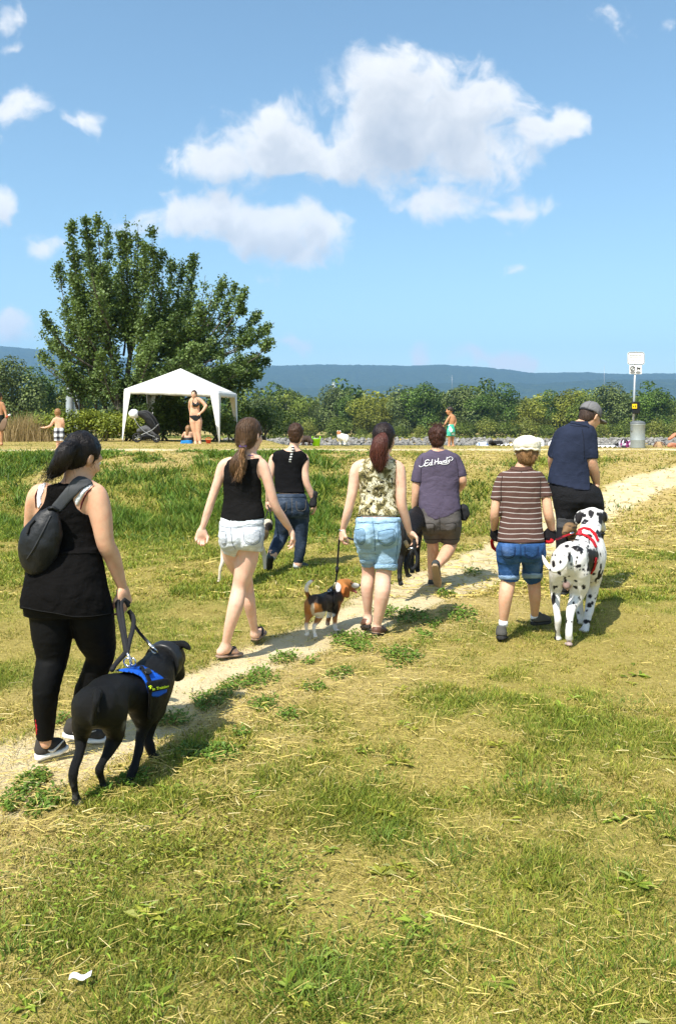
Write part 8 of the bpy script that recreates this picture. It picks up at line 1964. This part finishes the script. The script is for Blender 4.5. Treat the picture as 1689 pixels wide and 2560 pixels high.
for x, y, r, dd in ((868,592,.13,-.26),(868,592,.13,.26),(990,598,.10,-.22),(990,598,.10,.22)):
    c = f.p(x, y, dd); a = np.linspace(0, 6.283, 20, endpoint=False); w_ = tube_obj('wheel', c + np.stack([np.cos(a) * r, 0 * a, np.sin(a) * r], 1), .028, mat('black_tyre', (.02, .02, .02), rough=.8), f.root, 8, closed=True)
    for k in range(5): tube_obj('spoke', [c, c + np.array([math.cos(k * 1.257) * r, 0, math.sin(k * 1.257) * r])], .010, SIL, w_, 5)
g = f.field([f.p(890,560,-.4), f.p(1040,612,.4)], h=.014); g.ell(f.p(935,585), (f.r(38), .2, f.r(18)), .03); g.wrinkle(.03, 9, 7); sdf_obj('basket', g, BKP, f.root)

# ---- mooring piles
GV = mat('pale_blue_galvanised', (.42, .46, .50), rough=.45, metal=.25, var=.12, vscale=2.5); RU = mat('rusty_steel', (.13, .055, .03), rough=.9, var=.3, vscale=6)
for (x0, x1, yt, D, lab) in ((866,968,62,34.0,'thick pale blue steel pile by the shrubs'),(992,1040,150,34.6,'thinner pale blue pile behind the thick one'),(970,994,110,35.0,'short slim pale pile squeezed between the other two')):
    xl, xr = [W(KH[0] + q / KH[2], 1000, D)[0] for q in (x0, x1)]; c = np.array([(xl + xr) / 2, D, gz((xl + xr) / 2, D) - .3]); zt = W(0, KH[1] + yt / KH[2], D)[2] - c[2]; r = (xr - xl) / 2
    o = empty('mooring_pile', c); tag(o, lab, 'pile', 'mooring piles'); V, Q = lathe([(.01, 0), (r, 0), (r, zt - .03), (r * 1.06, zt - .03), (r * 1.06, zt + .02), (r * .9, zt + .03), (.01, zt + .03)], 24, c); link('shaft', mesh_np('shaft', V, Q, False), o, GV); ring(c + np.array([0, 0, zt * .5]), (0, 0, 1), r * 1.01, .012, GV, 'weld_seam', o)
o = empty('rusty_frame', W(190, 985, 35.2)); tag(o, 'rusty steel frame rising behind the pale piles', 'frame')
def kh(x, y, D): return W(KH[0] + x / KH[2], KH[1] + y / KH[2], D)
for q in ([(975,40),(975,440)], [(1036,40),(1036,440)]): tube_obj('post', [kh(*q[0], 35.4), kh(*q[1], 35.4)], .09, RU, o, 4)
for y in (30, 75, 120): tube_obj('beam', [kh(870 if y == 30 else 965, y, 35.4), kh(1075 if y == 30 else 1045, y + 8, 35.4)], .07, RU, o, 4)

# ---- sign post, bag dispenser and litter bin
SD_ = 21.7
def k8(x, y, D=SD_): return W(K8[0] + x / K8[2], K8[1] + y / K8[2], D)
post = empty('sign_post', k8(1226, 812)); tag(post, 'galvanised post with white notice boards and a black bag dispenser beside the bin', 'sign')
tube_obj('pole', [k8(1224,815), k8(1250,58)], .028, mat('galvanised_pole', (.45, .47, .48), rough=.4, metal=.6), post, 12)
SW = mat('white_sign_enamel', (.82, .82, .82), rough=.35); SKK = mat('black_sign_print', (.02, .02, .022), rough=.5)
def plate(name, x0, x1, y0, y1, m_, par, dd=-.04, r=.06, border=None):
    a, b_ = k8(x0, y1, SD_ + dd), k8(x1, y0, SD_ + dd); c = (a + b_) / 2; hw, hh2 = (b_[0] - a[0]) / 2, (b_[2] - a[2]) / 2; r = min(r, hh2 * .5); out = []
    for sx, sz, a0 in ((1, 1, 0), (-1, 1, 90), (-1, -1, 180), (1, -1, 270)):
        for k in range(5): an = math.radians(a0 + 22.5 * k); out.append((c[0] + sx * (hw - r) + r * math.cos(an), c[2] + sz * (hh2 - r) + r * math.sin(an)))
    n = len(out); V = [(x, c[1], z) for x, z in out] + [(x, c[1] + .006, z) for x, z in out]; me = bpy.data.meshes.new(name); me.from_pydata(V, [], [tuple(range(n))[::-1], tuple(range(n, 2 * n))] + [(i, (i + 1) % n, (i + 1) % n + n, i + n) for i in range(n)]); me.update()
    o = link(name, me, par, m_)
    if border: q = [(x, c[1] - .004, z) for x, z in np.array([((x - c[0]) * (1 - border / hw) + c[0], (z - c[2]) * (1 - border / hh2) + c[2]) for x, z in out])]; tube_obj('border', np.array(q), .006, SKK, o, 4, closed=True, flat=((0, 1, 0), .3))
    return o, c
bd, c = plate('notice_board', 1185, 1320, 62, 163, SW, post, border=.015)
def flat_text(txt, x, y, size, m_, par, D=SD_ - .048, bold=0.0, align='CENTER'):
    cu = bpy.data.curves.new('txt', 'FONT'); cu.body = txt; cu.size = 1; cu.align_x = align; cu.offset = bold; ob = bpy.data.objects.new('txt', cu); col.objects.link(ob); dg = bpy.context.evaluated_depsgraph_get(); e = ob.evaluated_get(dg); me = e.to_mesh()
    v = np.array([q.co[:2] for q in me.vertices]) * size; fc = [tuple(p.vertices) for p in me.polygons]; e.to_mesh_clear(); bpy.data.objects.remove(ob); p0 = k8(x, y, D); V = [(p0[0] + a, p0[1], p0[2] + b_) for a, b_ in v]
    me = bpy.data.meshes.new('lettering'); me.from_pydata(V, [], fc); me.update(); return link('lettering', me, par, m_)
flat_text('Achtung Liebe Gäste !', 1252, 90, .036, SKK, bd, bold=.015)
for i, t_ in enumerate(['Offizielle Hundewiese am Strand', 'Hunde auf eigene Gefahr', 'führen und an der Leine halten', 'Keine Haftung bei Schäden']): flat_text(t_, 1252, 106 + i * 12.5, .024, SKK, bd, bold=.012)
bd2, c2 = plate('symbol_board', 1201, 1298, 166, 236, SW, post, r=.02)
ring(k8(1226,192,SD_ - .05), (0, 1, 0), .055, .008, SKK, 'ban_ring', bd2); tube_obj('ban_bar', [k8(1210,206,SD_ - .05), k8(1242,178,SD_ - .05)], .006, SKK, bd2, 6)
dogp = [(1258,186),(1262,180),(1268,184),(1282,186),(1288,182),(1286,190),(1285,206),(1280,206),(1279,195),(1268,195),(1267,206),(1262,206),(1262,192)]; V = [tuple(k8(x, y, SD_ - .05)) for x, y in dogp]; me = bpy.data.meshes.new('dog_symbol'); me.from_pydata(V, [], [tuple(range(len(V)))]); me.update(); link('dog_symbol', me, bd2, SKK)
for x in (1226, 1270): V = [tuple(k8(x + 20 * math.cos(a), 222 + 9 * math.sin(a), SD_ - .05)) for a in np.linspace(0, 6.283, 14, endpoint=False)]; me = bpy.data.meshes.new('footer_symbol'); me.from_pydata(V, [], [tuple(range(14))]); me.update(); link('footer_symbol', me, bd2, mat('grey_sign_print', (.2, .2, .2)))
V, Q = boxm((k8(1241,0)[0], SD_ - .09, (k8(0,452)[2] + k8(0,548)[2]) / 2), (.17, .11, .31)); dsp = link('bag_dispenser', mesh_np('bag_dispenser', V, Q, False), post, mat('black_plastic_box', (.012, .013, .013), rough=.4)); md = dsp.modifiers.new('b', 'BEVEL'); md.width = .02; md.segments = 2
bd3, _ = plate('yellow_label', 1223, 1260, 470, 506, mat('yellow_label', (.85, .55, .01), rough=.5), dsp, dd=-.165, r=.004); 
for q in ([(1228,486),(1236,484),(1238,492),(1230,494)], [(1246,480),(1252,480),(1253,497),(1245,497)]): V = [tuple(k8(x, y, SD_ - .172)) for x, y in q]; me = bpy.data.meshes.new('symbol'); me.from_pydata(V, [], [(0, 1, 2, 3)]); me.update(); link('symbol', me, bd3, SKK)
bn = empty('litter_bin', k8(1266, 822, 21.5)); tag(bn, 'round galvanised litter bin with a dark lid on the bank', 'bin')
c = k8(1266,824,21.5); c[2] = gz(c[0], c[1]) - .01; r = .178; hb_ = k8(0,628,21.5)[2] - c[2]; ZN = mat('dull_zinc', (.33, .36, .36), rough=.5, metal=.35, var=.15, vscale=4)
V, Q = lathe([(.01, 0), (r * .97, 0), (r, .03), (r, hb_ * .33), (r * 1.012, hb_ * .34), (r * 1.012, hb_ * .36), (r, hb_ * .37), (r, hb_ * .97), (r * 1.03, hb_ * .98), (r * 1.03, hb_), (r * .95, hb_), (r * .95, hb_ * .9)], 32, c); link('drum', mesh_np('drum', V, Q), bn, ZN)
V, Q = lathe([(r * 1.03, hb_ + .002), (r * 1.035, hb_ + .03), (r * .9, hb_ + .06), (r * .4, hb_ + .085), (.01, hb_ + .09)], 32, c); link('lid', mesh_np('lid', V, Q), bn, mat('dark_bin_lid', (.12, .13, .135), rough=.5)); V, Q = boxm(c + np.array([-r * .98, -.05, hb_ * .82]), (.03, .08, .12)); link('latch', mesh_np('latch', V, Q, False), bn, SIL)

# ---- things lying on the bank
def kx(K, x, y, D): return W(K[0] + x / K[2], K[1] + y / K[2], D)
def lumpy(name, label, cat, K, x0, x1, y0, y1, D, m_, depth=.3, wr=.04, parts=None, seed=3, sq=2.6):
    a, b_ = kx(K, x0, y1, D), kx(K, x1, y0, D); c = (a + b_) / 2; z0 = gz(c[0], D) - .015; o = empty(name, (c[0], D, z0)); tag(o, label, cat, 'things lying on the bank'); hw = (b_[0] - a[0]) / 2; hh2 = max(b_[2] - z0, .08)
    g = SDF([(c[0] - hw, D - depth, z0), (c[0] + hw, D + depth, z0 + hh2)], .016, .06); g.loft([(z0, c[0], D, hw, depth), (z0 + hh2 * .5, c[0], D, hw * .98, depth * .95), (z0 + hh2, c[0], D, hw * .75, depth * .7)], 0, p=sq)
    if wr: g.wrinkle(wr, 6, seed)
    bo = sdf_obj('main_body', g, m_, o)
    for nm, pts, rad, mm in (parts or []): tube_obj(nm, catmull([kx(K, x, y, D - depth - dd) for x, y, dd in pts], 5), rad, mm, o, 6)
    return o
def patches(a, b_, c2_):
    def fn(N, co, c): return N.mix(N.math('GREATER_THAN', N.noise(co, 5.0, 2.0, .5), .55), N.mix(N.math('GREATER_THAN', N.noise(co, 9.0, 1.0, .5), .52), a, b_), c2_)
    return fn
WHS = cloth('white_bag_cloth', (.75, .75, .76))
lumpy('beach_bag', 'pink, white and black patterned bag left of the litter bin', 'bag', K8, 1118, 1222, 756, 824, 22.0, mat('magenta_patchwork', (0, 0, 0), build=patches((.55, .50, .58), (.22, .03, .14), (.03, .03, .035))), .25, .05, [('handle', [(1135,775,0),(1150,748,.02),(1175,748,.02),(1190,775,0)], .014, BLACKWEB)])
lumpy('dark_bag', 'small dark bag beside the patterned beach bag', 'bag', K8, 1094, 1122, 785, 824, 22.2, BLACKWEB, .18, .04, [('handle', [(1100,792,0),(1108,776,.02),(1116,792,0)], .012, BLACKWEB)])
lumpy('shopping_bag', 'tan canvas bag with brown handles right of the litter bin', 'bag', K8, 1402, 1454, 766, 824, 22.4, cloth('tan_canvas', (.42, .28, .15)), .16, .015, [('handle', [(1412,768,0),(1395,790,.05),(1385,808,.05)], .014, mat('brown_strap', (.12, .05, .03))), ('handle', [(1446,768,0),(1470,780,.05),(1484,806,.05)], .014, mat('brown_strap', (.12, .05, .03)))], sq=4)
lumpy('cool_box', 'white cool box on the bank right of the white cap', 'box', K8, 428, 524, 746, 810, 23.6, mat('white_cool_box', (.75, .77, .78), rough=.4), .28, .006, [('handle', [(445,760,0),(445,742,.03),(505,742,.03),(505,760,0)], .02, MATS['white_sign_enamel'])], sq=6)
lumpy('crate', 'small yellow box on the bank above the white cap', 'box', K8, 336, 412, 742, 806, 24.0, mat('mustard_box', (.50, .32, .06), rough=.5), .22, .004, [('rim', [(336,748,0),(372,746,.01),(412,748,0)], .018, mat('mustard_rim', (.42, .27, .05)))], sq=8)
lumpy('bundle', 'blue and white bundle of clothes at the left of the lying black dog', 'bundle', K8, 2, 92, 776, 808, 24.0, mat('blue_white_cloth', (0, 0, 0), build=patches((.55, .60, .68), (.10, .18, .34), (.7, .7, .7))), .3, .05, [('sleeve', [(80,800,0),(100,806,.05),(118,806,.05)], .03, WHS)])
lumpy('white_parcel', 'white bag just left of the navy polo sleeve', 'bag', K8, 570, 600, 770, 812, 23.6, WHS, .15, .03, [('knot', [(580,772,-.1),(586,762,-.1),(590,758,-.1)], .02, WHS)])
for i, (x0, x1, y, D, lab) in enumerate([(930,1110,820,22.4,'long pale towel strip beside the dark bag'),(150,330,806,24.2,'pale towel behind the lying black dog'),(1230,1180,640,0,'')]):
    if not lab: continue
    a, b_ = kx(K8, x0, y, D), kx(K8, x1, y, D); n = 14; V = []; Q = []
    for r in range(5):
        for c_ in range(n + 1):
            x = a[0] + (b_[0] - a[0]) * c_ / n; yv = D - .35 + .17 * r; V.append((x, yv, gz(x, yv) + .03 + .03 * math.sin(c_ * 2.1 + r * 1.7)))
    Q = [(r * (n + 1) + c_, r * (n + 1) + c_ + 1, (r + 1) * (n + 1) + c_ + 1, (r + 1) * (n + 1) + c_) for r in range(4) for c_ in range(n)]
    o = link('towel', mesh_np('towel', np.array(V), np.array(Q)), None, WHS); md = o.modifiers.new('t', 'SOLIDIFY'); md.thickness = .012; tag(o, lab, 'towel', 'things lying on the bank')
# green tub
c = kx(K7, 497, 660, 23.6); c[2] = gz(c[0], c[1]) - .01; o = empty('flexible_tub', c); tag(o, 'lime green flexible tub with two handles on the bank', 'tub'); LM_ = mat('lime_plastic', (.33, .75, .01), rough=.4)
V, Q = lathe([(.01, .0), (.095, .0), (.118, .20), (.124, .205), (.118, .21), (.09, .015), (.01, .015)], 28, c); link('tub_body', mesh_np('tub_body', V, Q), o, LM_)
for sx in (-1, 1): tube_obj('handle', catmull([c + np.array(q) for q in [(sx * .115, -.04, .20), (sx * .11, -.03, .265), (sx * .10, 0, .28), (sx * .11, .03, .265), (sx * .115, .04, .20)]], 5), .010, LM_, o, 8)
# scrap of paper in the foreground grass
p = G(200, 2476); V = []; n = 7
for r in range(3):
    for c_ in range(n): V.append(p + np.array([(c_ / (n - 1) - .5) * .062, (r - 1) * .007 + c_ * .0015, .035 + .006 * math.sin(c_ * 1.3) + .004 * r]))
Q = [(r * n + c_, r * n + c_ + 1, (r + 1) * n + c_ + 1, (r + 1) * n + c_) for r in range(2) for c_ in range(n - 1)]; o = link('paper_scrap', mesh_np('paper_scrap', np.array(V), np.array(Q)), None, mat('white_paper', (.8, .8, .78), rough=.8)); md = o.modifiers.new('t', 'SOLIDIFY'); md.thickness = .0012; tag(o, 'torn white paper scrap lying in the foreground grass', 'paper')
